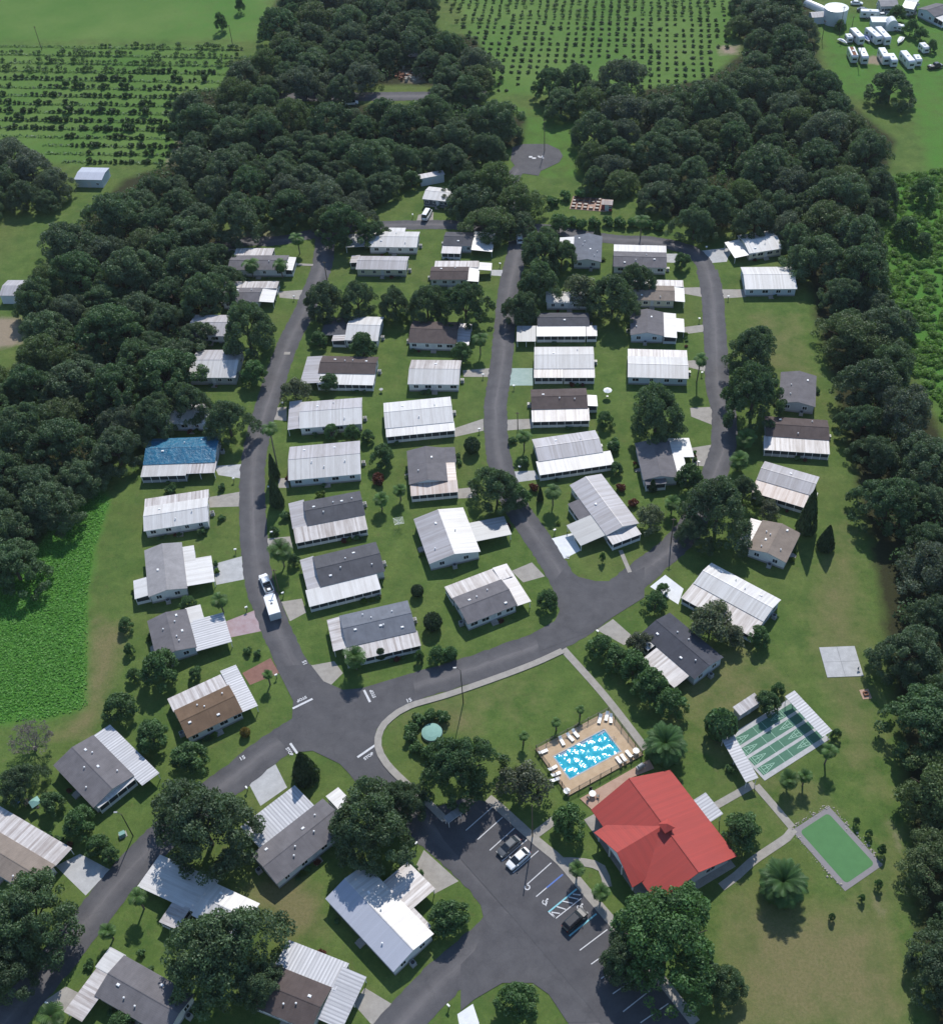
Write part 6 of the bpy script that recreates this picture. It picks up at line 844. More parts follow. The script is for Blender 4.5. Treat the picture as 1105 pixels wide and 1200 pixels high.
def trunk_mesh(Hc=11.0, Rr=8.0, r0=.42, limbs=6, mat='bark'):
    mb = MB(); fork = Hc * .30
    mb.tube((0, 0, -.1), (.1, .05, fork), r0, r0 * .72, 8)
    for k in range(limbs):
        a = 2 * math.pi * k / limbs + nrng.uniform(-.3, .3); rr = Rr * nrng.uniform(.45, .7); z1 = Hc * nrng.uniform(.55, .75)
        m = (math.cos(a) * rr * .5, math.sin(a) * rr * .5, fork + (z1 - fork) * .62)
        mb.tube((.1, .05, fork - .1), m, r0 * .5, r0 * .3, 6); mb.tube(m, (math.cos(a) * rr, math.sin(a) * rr, z1), r0 * .3, r0 * .1, 5)
    me_o = mb.build('trunk', mat); me = me_o.data; bpy.data.objects.remove(me_o); return me
OAK = [oak_crown('oak_leaf') for _ in range(5)] + [oak_crown('olive_leaf', nb=110, rb=(.11, .22)), oak_crown('ash_leaf', per=150, lop=.25), oak_crown('deep_leaf', nb=150, rb=(.09, .17))]; OAKB = [oak_crown('bright_leaf') for _ in range(2)]; OAKT = [trunk_mesh() for _ in range(2)]
BRO = [oak_crown('broad_leaf', 3.0, 5.6, 46, 120, .30, .28, .10, (.19, .32)) for _ in range(4)]; BROT = trunk_mesh(5.6, 3.0, .16, 5)
PAL = [oak_crown('pale_leaf', 4.0, 6.5, 48, 100, .34, .25, .2, (.17, .3)) for _ in range(2)]
def lumpy(mat, Rr, Hc, per, size, nb=12):
    cs, rs = [], []
    for k in range(nb):
        th = nrng.uniform(0, 6.28); q = math.sqrt(nrng.random()) * .62; rr = Rr * nrng.uniform(.32, .5)
        cs.append(np.array([Rr * q * math.cos(th), Rr * q * math.sin(th), max(rr * .5, Hc * nrng.uniform(.3, .75))])); rs.append(rr)
    return quad_mesh('bush', *blobs_leaves(cs, rs, per, size), mat)
def surface_leaves(profile, k, size, mat, jit=.35):
    """dense clipped shapes: profile(t) -> (radius, z) for t in 0..1"""
    t = nrng.random(k); th = nrng.uniform(0, 6.28, k); rz = np.array([profile(x) for x in t])
    rad = rz[:, 0] * nrng.uniform(.82, 1.04, k)
    C = np.stack([rad * np.cos(th), rad * np.sin(th), rz[:, 1]], 1); e = np.array([profile(min(1, x + .01)) for x in t]) - rz
    Nn = np.stack([np.cos(th) * e[:, 1], np.sin(th) * e[:, 1], -e[:, 0]], 1); Nn /= np.linalg.norm(Nn, axis=1, keepdims=True) + 1e-9
    return quad_mesh('crown', C, Nn + jit * nrng.normal(size=(k, 3)), size * nrng.uniform(.6, 1.3, k), nrng.random(k), mat)
def dome(t):
    a = t * math.pi * .62; return (math.sin(math.pi * .62 - a) if False else math.cos(a * .8 - .35) if False else math.sin(math.pi * (.08 + .92 * (1 - t)) * .68) / 1.0, .5 - .5 * math.cos(math.pi * (.15 + .85 * t)))
def ballp(t):
    a = -1.0 + t * (1.0 + math.pi / 2); return (math.cos(a), .5 + .5 * math.sin(a))
BALL = {m: surface_leaves(ballp, 1500, .2, m) for m in ('broad_leaf', 'gold_leaf', 'bright_leaf', 'dark_leaf')}
CYP = surface_leaves(lambda t: (.98 * (1 - t) ** .75 * (1 if t > .06 else .6), t), 2600, .16, 'dark_leaf', .5)
BUSH = {m: [lumpy(m, 1.0, 1.25, 70, .26) for _ in range(2)] for m in ('broad_leaf', 'red_leaf', 'lime_leaf', 'bright_leaf')}
CIT = [lumpy('citrus_leaf', 1.0, 1.55, 28, .42, 9) for _ in range(3)]
ORC = [lumpy('citrus_leaf', 1.0, 1.5, 30, .42, 9) for _ in range(3)]
def palm_crown(nf, length, droop, mat, width=.55, up0=70, up1=-25, leaflets=11):
    mbv, tones = [], []
    for k in range(nf):
        a = k * 2.39996 + nrng.uniform(-.15, .15); el = R(up0 + (up1 - up0) * (k / nf) + nrng.uniform(-6, 6)); ln = length * nrng.uniform(.85, 1.08)
        P = np.zeros(3); pts = [P.copy()]; e = el
        for i in range(leaflets):
            P = P + ln / leaflets * np.array([math.cos(e) * math.cos(a), math.cos(e) * math.sin(a), math.sin(e)]); pts.append(P.copy()); e -= droop / leaflets * (1 + .5 * math.cos(el))
        side = np.array([-math.sin(a), math.cos(a), 0]); t0 = nrng.random()
        for i in range(1, leaflets + 1):
            w = width * ln * .55 * math.sin(math.pi * min(.97, (i + .4) / (leaflets + 1))) ** .6; d = pts[i] - pts[i - 1]; d /= np.linalg.norm(d); hw = ln / leaflets * .5
            for sg in (-1, 1):
                tip = pts[i] + side * sg * w + d * w * .55 + np.array([0, 0, -.30 * w]); o = d * hw
                mbv.append([pts[i] - o, pts[i] + o, tip + o * .35, tip - o * .35]); tones.append(min(1, .7 * t0 + .3 * nrng.random()))
    V = np.array(mbv).reshape(-1, 3); n = len(mbv); me = bpy.data.meshes.new('crown')
    me.from_pydata(V.tolist(), [], np.arange(4 * n).reshape(-1, 4).tolist()); at = me.attributes.new('tone', 'FLOAT', 'FACE'); at.data.foreach_set('value', np.array(tones, np.float32)); me.materials.append(M[mat]); me.update(); return me
PALM = [palm_crown(21, 2.3, 1.6, 'palm_leaf', .62, 68, -30, 8) for _ in range(2)]; FAN = [palm_crown(24, 1.5, .9, 'palm_leaf', .8, 75, -40, 8) for _ in range(2)]; DATE = palm_crown(125, 4.6, 1.25, 'date_leaf', .36, 84, -32, 18)
def palm_trunk(Hc, r=.17):
    mb = MB(); pts = [(0, 0, -.1)]; lean = nrng.uniform(-.04, .04, 2)
    for k in range(1, 6): pts.append((lean[0] * k * Hc / 5, lean[1] * k * Hc / 5, Hc * k / 5))
    for a, b in zip(pts, pts[1:]): mb.tube(a, b, r, r * .93, 8)
    o = mb.build('trunk', 'palm_bark'); me = o.data; bpy.data.objects.remove(o); return me, pts[-1]
def bare_crown():
    mb = MB()
    def br(p, d, ln, r, dep):
        q = p + d * ln; mb.tube(p, q, r, r * .65, 4 if dep < 3 else 5, cap=False)
        if dep == 0: return
        for _ in range(3 if dep > 1 else 4):
            nd = Vector((d.x + nrng.normal() * .55, d.y + nrng.normal() * .55, d.z + nrng.normal() * .35 + .12)).normalized(); br(q, nd, ln * nrng.uniform(.62, .82), max(.025, r * .58), dep - 1)
    for k in range(6):
        a = k * 1.05; br(Vector((0, 0, .5)), Vector((math.cos(a) * .8, math.sin(a) * .8, .8)).normalized(), 1.7, .11, 5)
    o = mb.build('crown', 'bare_twig'); me = o.data; bpy.data.objects.remove(o); return me
BARE = bare_crown()
wk = random.Random(8)
NAMES = {'oak': ('oak_tree', 'tree'), 'broad': ('leafy_tree', 'tree'), 'pale': ('grey_leaf_tree', 'tree'), 'palm': ('palm_tree', 'palm'), 'fan': ('fan_palm', 'palm'), 'date': ('date_palm', 'palm'), 'cypress': ('cypress', 'conifer'), 'cone': ('cypress', 'conifer'),
         'ball': ('round_shrub', 'shrub'), 'bush': ('shrub', 'shrub'), 'bare': ('leafless_tree', 'tree'), 'conifer': ('conifer', 'conifer'), 'sapling': ('sapling', 'sapling'), 'pine': ('small_tree', 'tree')}
TREES = [(*t, None) for t in DATA['trees']] + [(k, *p, lab, grp) for k, lab, grp, ps in DATA['woods'] for p in ps]
for i, (kind, x, y, d, hh, lab, grp) in enumerate(TREES):
    nm, cat = NAMES[kind]; rz = rnd.uniform(0, 6.28)
    def part(me, name, root, sx, sz, loc=(0, 0, 0)):
        o = link(name, me, root); o.scale = (sx, sx, sz); o.location = loc; o.rotation_euler = (0, 0, rz); return o
    if kind in ('bush', 'ball'):
        if kind == 'ball': me = BALL['gold_leaf' if 'orange' in lab else 'dark_leaf' if 'dark' in lab or 'clipped' in lab else 'bright_leaf' if 'dome' in lab else 'broad_leaf']; sz = hh
        else: me = BUSH['red_leaf' if (('red' in lab.split() and 'hedge' not in lab) or 'reddish' in lab or 'rust' in lab.split()) else 'lime_leaf' if 'yellow' in lab else 'bright_leaf' if 'hedge' in lab else 'broad_leaf'][i % 2]; sz = max(.8, hh) / 1.5
        o = link(nm, me); o.location = (x, y, 0); o.rotation_euler = (0, 0, rz); o.scale = (d / 2, d / 2, sz); tag(o, lab, cat, grp); continue
    root = thing(nm, lab, cat, (x, y, 0), 0, grp)
    if kind == 'oak':
        if d < 7.5: part(BRO[i % 4], 'crown', root, d / 6.0, hh / 5.6); part(BROT, 'trunk', root, d / 6.0, hh / 5.6)
        else: part((OAKB if 'bright' in lab else OAK)[(i * 7 + int(x)) % 2 if 'bright' in lab else wk.choice((0, 1, 2, 3, 4, 5, 6, 7, 7)) if grp else wk.choice((0, 1, 2, 3, 4, 7))], 'crown', root, d / 16.2, hh / 11); part(OAKT[i % 2], 'trunk', root, d / 16, hh / 11)
    elif kind in ('broad', 'sapling', 'pine'): part(BRO[i % 4], 'crown', root, d / 6.0, hh / 5.6); part(BROT, 'trunk', root, d / 6.0, hh / 5.6)
    elif kind == 'pale': part(PAL[i % 2], 'crown', root, d / 8.2, hh / 6.5); part(BROT, 'trunk', root, d / 7.0, hh / 5.8)
    elif kind in ('cypress', 'cone', 'conifer'):
        part(CYP, 'crown', root, d / 2, hh * .96, (0, 0, .25)); mb = MB(); mb.tube((0, 0, -.1), (0, 0, hh * .6), .16, .06); mb.build('trunk', 'bark', root)
    elif kind in ('palm', 'fan', 'date'):
        th = hh * (.86 if kind != 'date' else .5); tm_, top = palm_trunk(th, .17 if kind != 'date' else .38); link('trunk', tm_, root)
        base = {'palm': 4.2, 'fan': 2.7, 'date': 8.6}[kind]; me = {'palm': PALM[i % 2], 'fan': FAN[i % 2], 'date': DATE}[kind]
        part(me, 'crown', root, d / base, d / base, (top[0], top[1], th - .05))
    elif kind == 'bare':
        part(BARE, 'crown', root, d / 10.5, hh / 7.2); mb = MB(); mb.tube((0, 0, -.1), (0, 0, 1.2), .3, .2); mb.build('trunk', 'bare_twig', root)
wr = random.Random(21)
for h in DATA['houses']:
    for side in (-1, 1):
        if wr.random() < (.25 if side > 0 else .05): continue
        ext = max([-a[2] if side < 0 else a[3] for a in h['annex'] if abs((a[0] + a[1]) / 2) < h['L'] / 2] + [h['W'] / 2]); n_ = wr.randint(1, 4); s0 = wr.uniform(-.42, .2) * h['L']
        for k in range(n_):
            lx, ly, d = s0 + k * wr.uniform(1.0, 1.7), side * (ext + wr.uniform(.35, .7)), wr.uniform(.9, 1.7); c_, s_ = math.cos(h['rot']), math.sin(h['rot'])
            o = link('shrub', BUSH[wr.choice(('broad_leaf', 'broad_leaf', 'bright_leaf', 'lime_leaf', 'red_leaf'))][k % 2]); o.location = (h['c'][0] + lx * c_ - ly * s_, h['c'][1] + lx * s_ + ly * c_, 0); o.rotation_euler = (0, 0, wr.uniform(0, 6)); o.scale = (d / 2, d / 2, d / 2 * wr.uniform(.7, 1.1))
            tag(o, 'low garden shrub planted against the long wall of a mobile home', 'shrub', 'garden shrubs along the walls of the homes')
# grove and orchard: the nearest 300 of each as individuals, the rest as one mass
def rows(data, protos, name, lab, cat, grp, rest_name, rest_label, mat, hz):
    for i, (x, y, d) in enumerate(data[:300]):
        o = link(name, protos[i % 3]); o.location = (x, y, -.05); o.rotation_euler = (0, 0, rnd.uniform(0, 6.28)); o.scale = (d / 2, d / 2, d / 2 * hz * rnd.uniform(.8, 1.2)); tag(o, lab, cat, grp)
    rest = data[300:]
    if rest:
        cs, rs = [], []
        for x, y, d in rest:
            for _ in range(3): cs.append(np.array([x + rnd.gauss(0, d * .16), y + rnd.gauss(0, d * .16), d * .45])); rs.append(d * .36)
        tag(link(rest_name, quad_mesh(rest_name, *blobs_leaves(cs, rs, 26, .42), mat)), rest_label, cat, grp, 'stuff')
rows(DATA['grove'], CIT, 'citrus_tree', 'small round citrus tree in the grid of the far grove', 'citrus tree', 'young trees of the far grove', 'citrus_foliage', 'farthest small trees of the far grove', 'citrus_leaf', .66)
rows(DATA['orchard'], ORC, 'orchard_bush', 'small dark bush in the long orchard rows at the left', 'bush', 'bushes of the orchard rows', 'orchard_foliage', 'farthest bushes of the orchard rows', 'citrus_leaf', 1.0)
def scatter_in(poly, n):
    P = np.array(poly); lo, hi = P.min(0), P.max(0); pts = nrng.uniform(lo, hi, (n * 4, 2)); pts = pts[seg_dist(pts, poly) < -.2]; return pts[:n]
Z = DATA['zones']
pts = scatter_in([p for p in Z[0][1]], 26000); pts = pts[-seg_dist(pts, Z[0][1]) > nrng.random(len(pts)) ** 2 * 4.0]
k = len(pts); hgt = nrng.uniform(.08, .40, k)
tag(link('tall_grass', quad_mesh('tall_grass', np.c_[pts, hgt * .6], np.c_[nrng.normal(size=(k, 2)) * .45, np.full(k, 1.0)], nrng.uniform(.25, .55, k), nrng.random(k), 'marsh_leaf', .5)), 'bright green tall marsh grass on the left side', 'grass', None, 'stuff')
BUSHY = []
for zn in Z:
    if zn[0] == 'floor':
        P = scatter_in(zn[1], int(abs(sum(zn[1][i - 1][0] * zn[1][i][1] - zn[1][i][0] * zn[1][i - 1][1] for i in range(len(zn[1])))) / 2 * .075))
        P = P[(P[:, 0] > -230) & (P[:, 0] < 230) & (P[:, 1] > 30) & (seg_dist(P, zn[1]) < -3.5)]; BUSHY += [np.array([p[0], p[1], 0.0]) for p in P]
rs = nrng.uniform(.9, 2.6, len(BUSHY)); print('understorey', len(BUSHY))
tag(link('undergrowth', quad_mesh('undergrowth', *blobs_leaves([p + np.array([0, 0, r * .8]) for p, r in zip(BUSHY, rs)], rs, 46, .55), 'deep_leaf')), 'dark green understorey below the oaks of the woods', 'undergrowth', None, 'stuff')
pts = scatter_in(Z[1][1], 1350); rs = nrng.uniform(.5, 1.25, len(pts))
tag(link('undergrowth', quad_mesh('undergrowth', *blobs_leaves([np.array([p[0], p[1], r * .3]) for p, r in zip(pts, rs)], rs, 110, .36, .7, .9, .5), 'scrub_leaf')), 'light green low scrub at the right edge below the trailers', 'undergrowth', None, 'stuff')
# rough growth along each orchard line
cs = []
for a, b in DATA['orows']:
    a, b = np.array(a), np.array(b); n = int(np.linalg.norm(b - a) / .22)
    for t in np.linspace(0, 1, n):
        p = a + (b - a) * t + nrng.normal(size=2) * .22
        cs.append((*p, nrng.uniform(.1, .6)))
cs = np.array(cs); keep = np.zeros(len(cs), bool); OP = np.array([o[:2] for o in DATA['orchard']])
for i0 in range(0, len(cs), 500):
    dd = np.hypot(cs[i0:i0 + 500, None, 0] - OP[None, :, 0], cs[i0:i0 + 500, None, 1] - OP[None, :, 1]).min(1); keep[i0:i0 + 500] = dd < 9
cs = cs[keep]; k = len(cs)
tag(link('weeds', quad_mesh('weeds', cs, nrng.normal(size=(k, 3)) * .5 + np.array([0, 0, .8]), nrng.uniform(.4, .9, k), nrng.random(k), 'broad_leaf')), 'rough weeds along the orchard lines', 'weeds', None, 'stuff')

# ---------------------------------------------------------------- clubhouse
def clubhouse():
    c, rz, Lr = DATA['club']; root = thing('clubhouse', 'large clubhouse with a red metal gable roof, cross gable and small cupola', 'clubhouse', (*c, 0), rz)
    hx, hy, E, Z = 10.3, 8.3, 2.95, 5.6
    mb = MB()
    roof_plate(mb, [(hx, hy, E), (-hx + 1.2, hy, E), (-hx, 0, Z), (hx, 0, Z)], .14, 0, 0)
    roof_plate(mb, [(-hx + .6, -hy, E), (hx, -hy, E), (hx, 0, Z), (-hx, 0, Z)], .14, 0, 0)
    zc = Z - .25; xr = .2
    roof_plate(mb, [(-5.8, -10.25, E - .05), (xr, -9.6, zc - .3), (xr, -.35, zc + .12), (-5.8, -7.2, E + .25)], .12, 0, 1)
    roof_plate(mb, [(xr, -9.6, zc - .3), (5.9, -10.2, E - .05), (5.9, -7.2, E + .25), (xr, -.35, zc + .12)], .12, 0, 1)
    mb.box(-hx, hx, -.12, .12, Z - .03, Z + .06); 
    mb.build('roof', 'red_metal', root)
    mb = MB(); ix, iy = hx - .9, hy - .9
    for sx in (-1, 1):
        p = [(sx * ix, -iy, 0), (sx * ix, iy, 0), (sx * ix, iy, E), (sx * ix, 0, Z - .35), (sx * ix, -iy, E)]; mb.face(p if sx > 0 else p[::-1])
    mb.face([(-ix, -iy, 0), (ix, -iy, 0), (ix, -iy, E), (-ix, -iy, E)]); mb.face([(ix, iy, 0), (-ix, iy, 0), (-ix, iy, E), (ix, iy, E)])
    mb.build('wall', 'wall_grey', root)
    mb = MB(); mb.face([(-5.4, -9.5, E - .2), (5.4, -9.5, E - .2), (xr, -9.3, zc - .45)]); mb.face([(-5.4, -9.3, E - .2), (xr, -9.1, zc - .45), (5.4, -9.3, E - .2)]); mb.build('gable_wall', 'trim_white', root)
    for x in (-5.2, -1.9, 1.9, 5.2):
        mb = MB(); mb.box(x - .12, x + .12, -9.6, -9.36, 0, E - .1); mb.build('post', 'trim_white', root)
    mb = MB(); x0 = .95; mb.box(x0 - .75, x0 + .75, -.75, .75, Z - .6, Z + .75, 0)
    mb.box(x0 - .5, x0 + .5, -.78, .78, Z + .15, Z + .6, 1); mb.box(x0 - .78, x0 + .78, -.5, .5, Z + .15, Z + .6, 1); cu = mb.build('cupola', ['red_metal', 'screen'], root)
    mb = MB(); q = [(x0 - 1.05, -1.05), (x0 + 1.05, -1.05), (x0 + 1.05, 1.05), (x0 - 1.05, 1.05)]; mb.face([(*p, Z + .75) for p in q[::-1]])
    for i in range(4): mb.face([(*q[i], Z + .75), (*q[(i + 1) % 4], Z + .75), (x0, 0, Z + 1.5)])
    mb.build('cupola_roof', 'red_metal', cu)
    for t in (-6, -2.5, 2.5, 6.5): window(root, t, iy + .02, 1, 1.6, 1.2, math.pi)
    for t in (-7.8, 7.6): window(root, t, -iy - .02, 1, 1.4, 1.2, 0)
    for t in (-4, 3.5): window(root, ix + .02, t, 1, 2.0, 1.2, R(90)); window(root, -ix - .02, t, 1, 2.0, 1.2, R(-90))
    mb = MB(); mb.box(-1, 1, -iy - .06, -iy + .06, 0, 2.2); d = mb.build('door', 'glass', root); mb = MB(); mb.box(-.06, .06, -iy - .14, -iy - .05, .9, 1.2); mb.build('handle', 'metal_grey', d)
    mb = MB(); mb.box(-hx + .3, hx + .4, -hy - 1.2, hy - .2, -.02, .075); mb.build('porch_floor', 'conc', root)
clubhouse()
mb = MB(); flat_poly(mb, DATA['patio'], .115); tag(mb.build('patio', 'terracotta'), 'terracotta paved patio between the pool fence and the red roof', None, kind='structure')
def canopy(name, label, rec, zt, zb, mat, udir, cat='canopy', walls=False, sl='y'):
    (c, rz, L, W) = rec; root = thing(name, label, cat, (*c, 0), rz)
    q = [(-L / 2, -W / 2, zb), (L / 2, -W / 2, zb if sl == 'y' else zt), (L / 2, W / 2, zt), (-L / 2, W / 2, zt if sl == 'y' else zb)]
    mb = MB(); roof_plate(mb, q, .08, 0, udir, 1); mb.build('roof', [mat, 'trim_white'], root)
    x, y = L / 2 - .25, W / 2 - .25
    if walls:
        mb = MB(); mb.prism([(-x, -y), (x, -y), (x, y), (-x, y)], 0, [zb - .09, zb - .09, zt - .09, zt - .09] if sl == 'y' else [zb - .09, zt - .09, zt - .09, zb - .09]); mb.build('wall', walls, root)
        mb = MB(); mb.box(-.45, .45, -y - .04, -y + .04, 0, min(1.9, zb - .2)); mb.build('door', 'door_paint', root)
    else:
        for px in (-x, x):
            for py in ((-y, y) if W < 5 else (-y, 0, y)):
                z = zb + (zt - zb) * ((py / W + .5) if sl == 'y' else (px / L + .5)) - .08
                mb = MB(); mb.box(px - .05, px + .05, py - .05, py + .05, 0, z); mb.build('post', 'trim_white', root)
    return root
canopy('shade_canopy', 'long ribbed canopy along the upper right end of the shuffleboard court', DATA['canopy_r'], 2.55, 2.35, 'striped_metal', 1, sl='x')
canopy('shade_canopy', 'long ribbed canopy along the lower left end of the shuffleboard court', DATA['canopy_l'], 2.55, 2.35, 'striped_metal', 1, sl='x')
canopy('storage_shed', 'small shed with a streaked ribbed roof beside the shuffleboard court', DATA['shed'], 2.5, 2.15, 'weathered_metal', 0, 'shed', 'wall_grey')
canopy('shade_canopy', 'small white ribbed canopy against the right side of the red roof', DATA['small_canopy'], 2.7, 2.5, 'striped_metal', 1, sl='x')
canopy('notice_shelter', 'small dark roofed shelter on the kerb at the upper end of the parking row', DATA['kiosk'], 2.3, 2.2, 'grey_metal', 0, 'shelter')

# ---------------------------------------------------------------- sports courts
def court():
    (c, rz, L, W) = DATA['court']; root = thing('shuffleboard_court', 'green shuffleboard court with four lanes and white scoring triangles', 'court', (*c, 0), rz)
    mb = MB(); mb.box(-L / 2 - .4, L / 2 + .4, -W / 2 - .2, W / 2 + .2, -.02, .08); mb.build('slab', 'pale', root)
    cs, sn = math.cos(rz), math.sin(rz); loc = lambda p: ((p[0] - c[0]) * cs + (p[1] - c[1]) * sn, -(p[0] - c[0]) * sn + (p[1] - c[1]) * cs)
    g = sorted(sum(loc(p)[1] for p in l) / 2 for l in DATA['lane_lines'][1:]); sp = (g[2] - g[0]) / 2; lanes = [g[0] - sp / 2 + sp * k for k in range(4)]; lw = sp - .62
    T = [[loc(p) for p in t] for t in DATA['tri']]; xl = sum((t[0][0] + t[1][0]) / 2 for t in T[:4]) / 4; xr = sum((t[0][0] + t[1][0]) / 2 for t in T[4:]) / 4
    for y in lanes:
        mb = MB(); mb.box(-L / 2 + .1, L / 2 - .1, y - lw / 2, y + lw / 2, .05, .088); ln = mb.build('lane', 'court_green', root)
        mb = MB(); z = .094
        def seg(a, b, w=.07):
            a = np.array(a); b = np.array(b); d = (b - a) / np.linalg.norm(b - a); n = np.array([-d[1], d[0]]) * w / 2; mb.face([(*(a - n), z), (*(b - n), z), (*(b + n), z), (*(a + n), z)])
        for x, s in ((xl, 1), (xr, -1)):
            h = 2.7; w = lw * .42
            seg((x, y - w), (x + s * h, y)); seg((x, y + w), (x + s * h, y)); seg((x, y - w), (x, y + w)); z += .002
            seg((x + s * .9, y - w * .68), (x + s * .9, y + w * .68)); seg((x + s * 1.8, y - w * .35), (x + s * 1.8, y + w * .35)); z += .002; seg((x + .0, y), (x + s * 1.8, y)); z += .002
            seg((x - s * .45, y - lw / 2), (x - s * .45, y + lw / 2)); z += .002
        for x in (xl + 4.4, xr - 4.4): seg((x, y - lw / 2), (x, y + lw / 2))
        mb.build('lane_marking', 'lane_paint', ln)
court()
(c, rz, L, W) = DATA['green_outer']; g = thing('bowling_green', 'small bright green putting lawn with a grey border', 'bowling green', (*c, 0), rz)
mb = MB(); mb.box(-L / 2, L / 2, -W / 2, W / 2, -.02, .05); mb.build('border', 'turf_edge', g)
(c2, rz2, L2, W2) = DATA['green_inner']; mb = MB(); pts = []
for sx, sy, a0 in ((1, 1, 0), (-1, 1, 90), (-1, -1, 180), (1, -1, 270)):
    for k in range(5): a = R(a0 + 22.5 * k); pts.append((sx * (L2 / 2 - .7) + .7 * math.cos(a), sy * (W2 / 2 - .7) + .7 * math.sin(a)))
mb.prism(pts, .03, .065); mb.build('turf', 'turf', g)
mb = MB(); st = random.Random(4); cs, sn = math.cos(rz), math.sin(rz)
for k in range(150):
    t = st.uniform(-1, 1); e = st.choice((0, 1, 2)); x, y = ((-L / 2 - .25, t * W / 2), (L / 2 + .25, t * W / 2), (t * L / 2, W / 2 + .25))[e]; r = st.uniform(.05, .24) * st.choice((.6, .8, 1)); x += st.gauss(0, .3); y += st.gauss(0, .3)
    mb.loft([[(x + r * f * math.cos(a * 1.05), y + r * f * math.sin(a * 1.05), h) for a in range(6)] for f, h in ((1, 0), (.9, r * .6), (.35, r))])
o = mb.build('stones', 'stone'); o.location = (*c, 0); o.rotation_euler = (0, 0, rz); tag(o, 'pale stones scattered along the edge of the putting lawn', 'stones', None, 'stuff')
(c, rz, L, W) = DATA['slab']; s = thing('concrete_slab', 'bare square concrete slab on the lawn right of the big white roof', 'slab', (*c, 0), rz)
for i in (-1, 1):
    for j in (-1, 1): mb = MB(); mb.box(min(i * .02, i * L / 2), max(i * .02, i * L / 2), min(j * .02, j * W / 2), max(j * .02, j * W / 2), -.02, .09); mb.build('slab_panel', 'pale', s)
hp = DATA['hoop']; b = thing('folding_chair', 'small chair standing on the bare concrete slab', 'chair', (*hp, .09), .6)
mb = MB(); mb.box(-.24, .24, -.24, .24, .42, .46); mb.build('seat', 'metal_grey', b); mb = MB(); mb.box(-.24, .24, .2, .24, .46, .95); mb.build('backrest', 'metal_grey', b)
for sx in (-.2, .2):
    for sy in (-.2, .2): mb = MB(); mb.tube((sx, sy, 0), (sx, sy, .43), .02); mb.build('leg', 'metal_grey', b)
p = DATA['grillpad']; f = thing('fire_pit', 'small square fire pit on a sandy pad at the right wood edge', 'fire pit', (*p, 0), .1)
mb = MB(); mb.box(-.9, .9, -1.1, 1.1, -.02, .06); mb.build('pad', 'terracotta', f); mb = MB()
for k in range(4): mb.box(*((-.45, .45, -.45, -.3), (-.45, .45, .3, .45), (-.45, -.3, -.3, .3), (.3, .45, -.3, .3))[k], .06, .4)
mb.build('rim', 'rust', f)

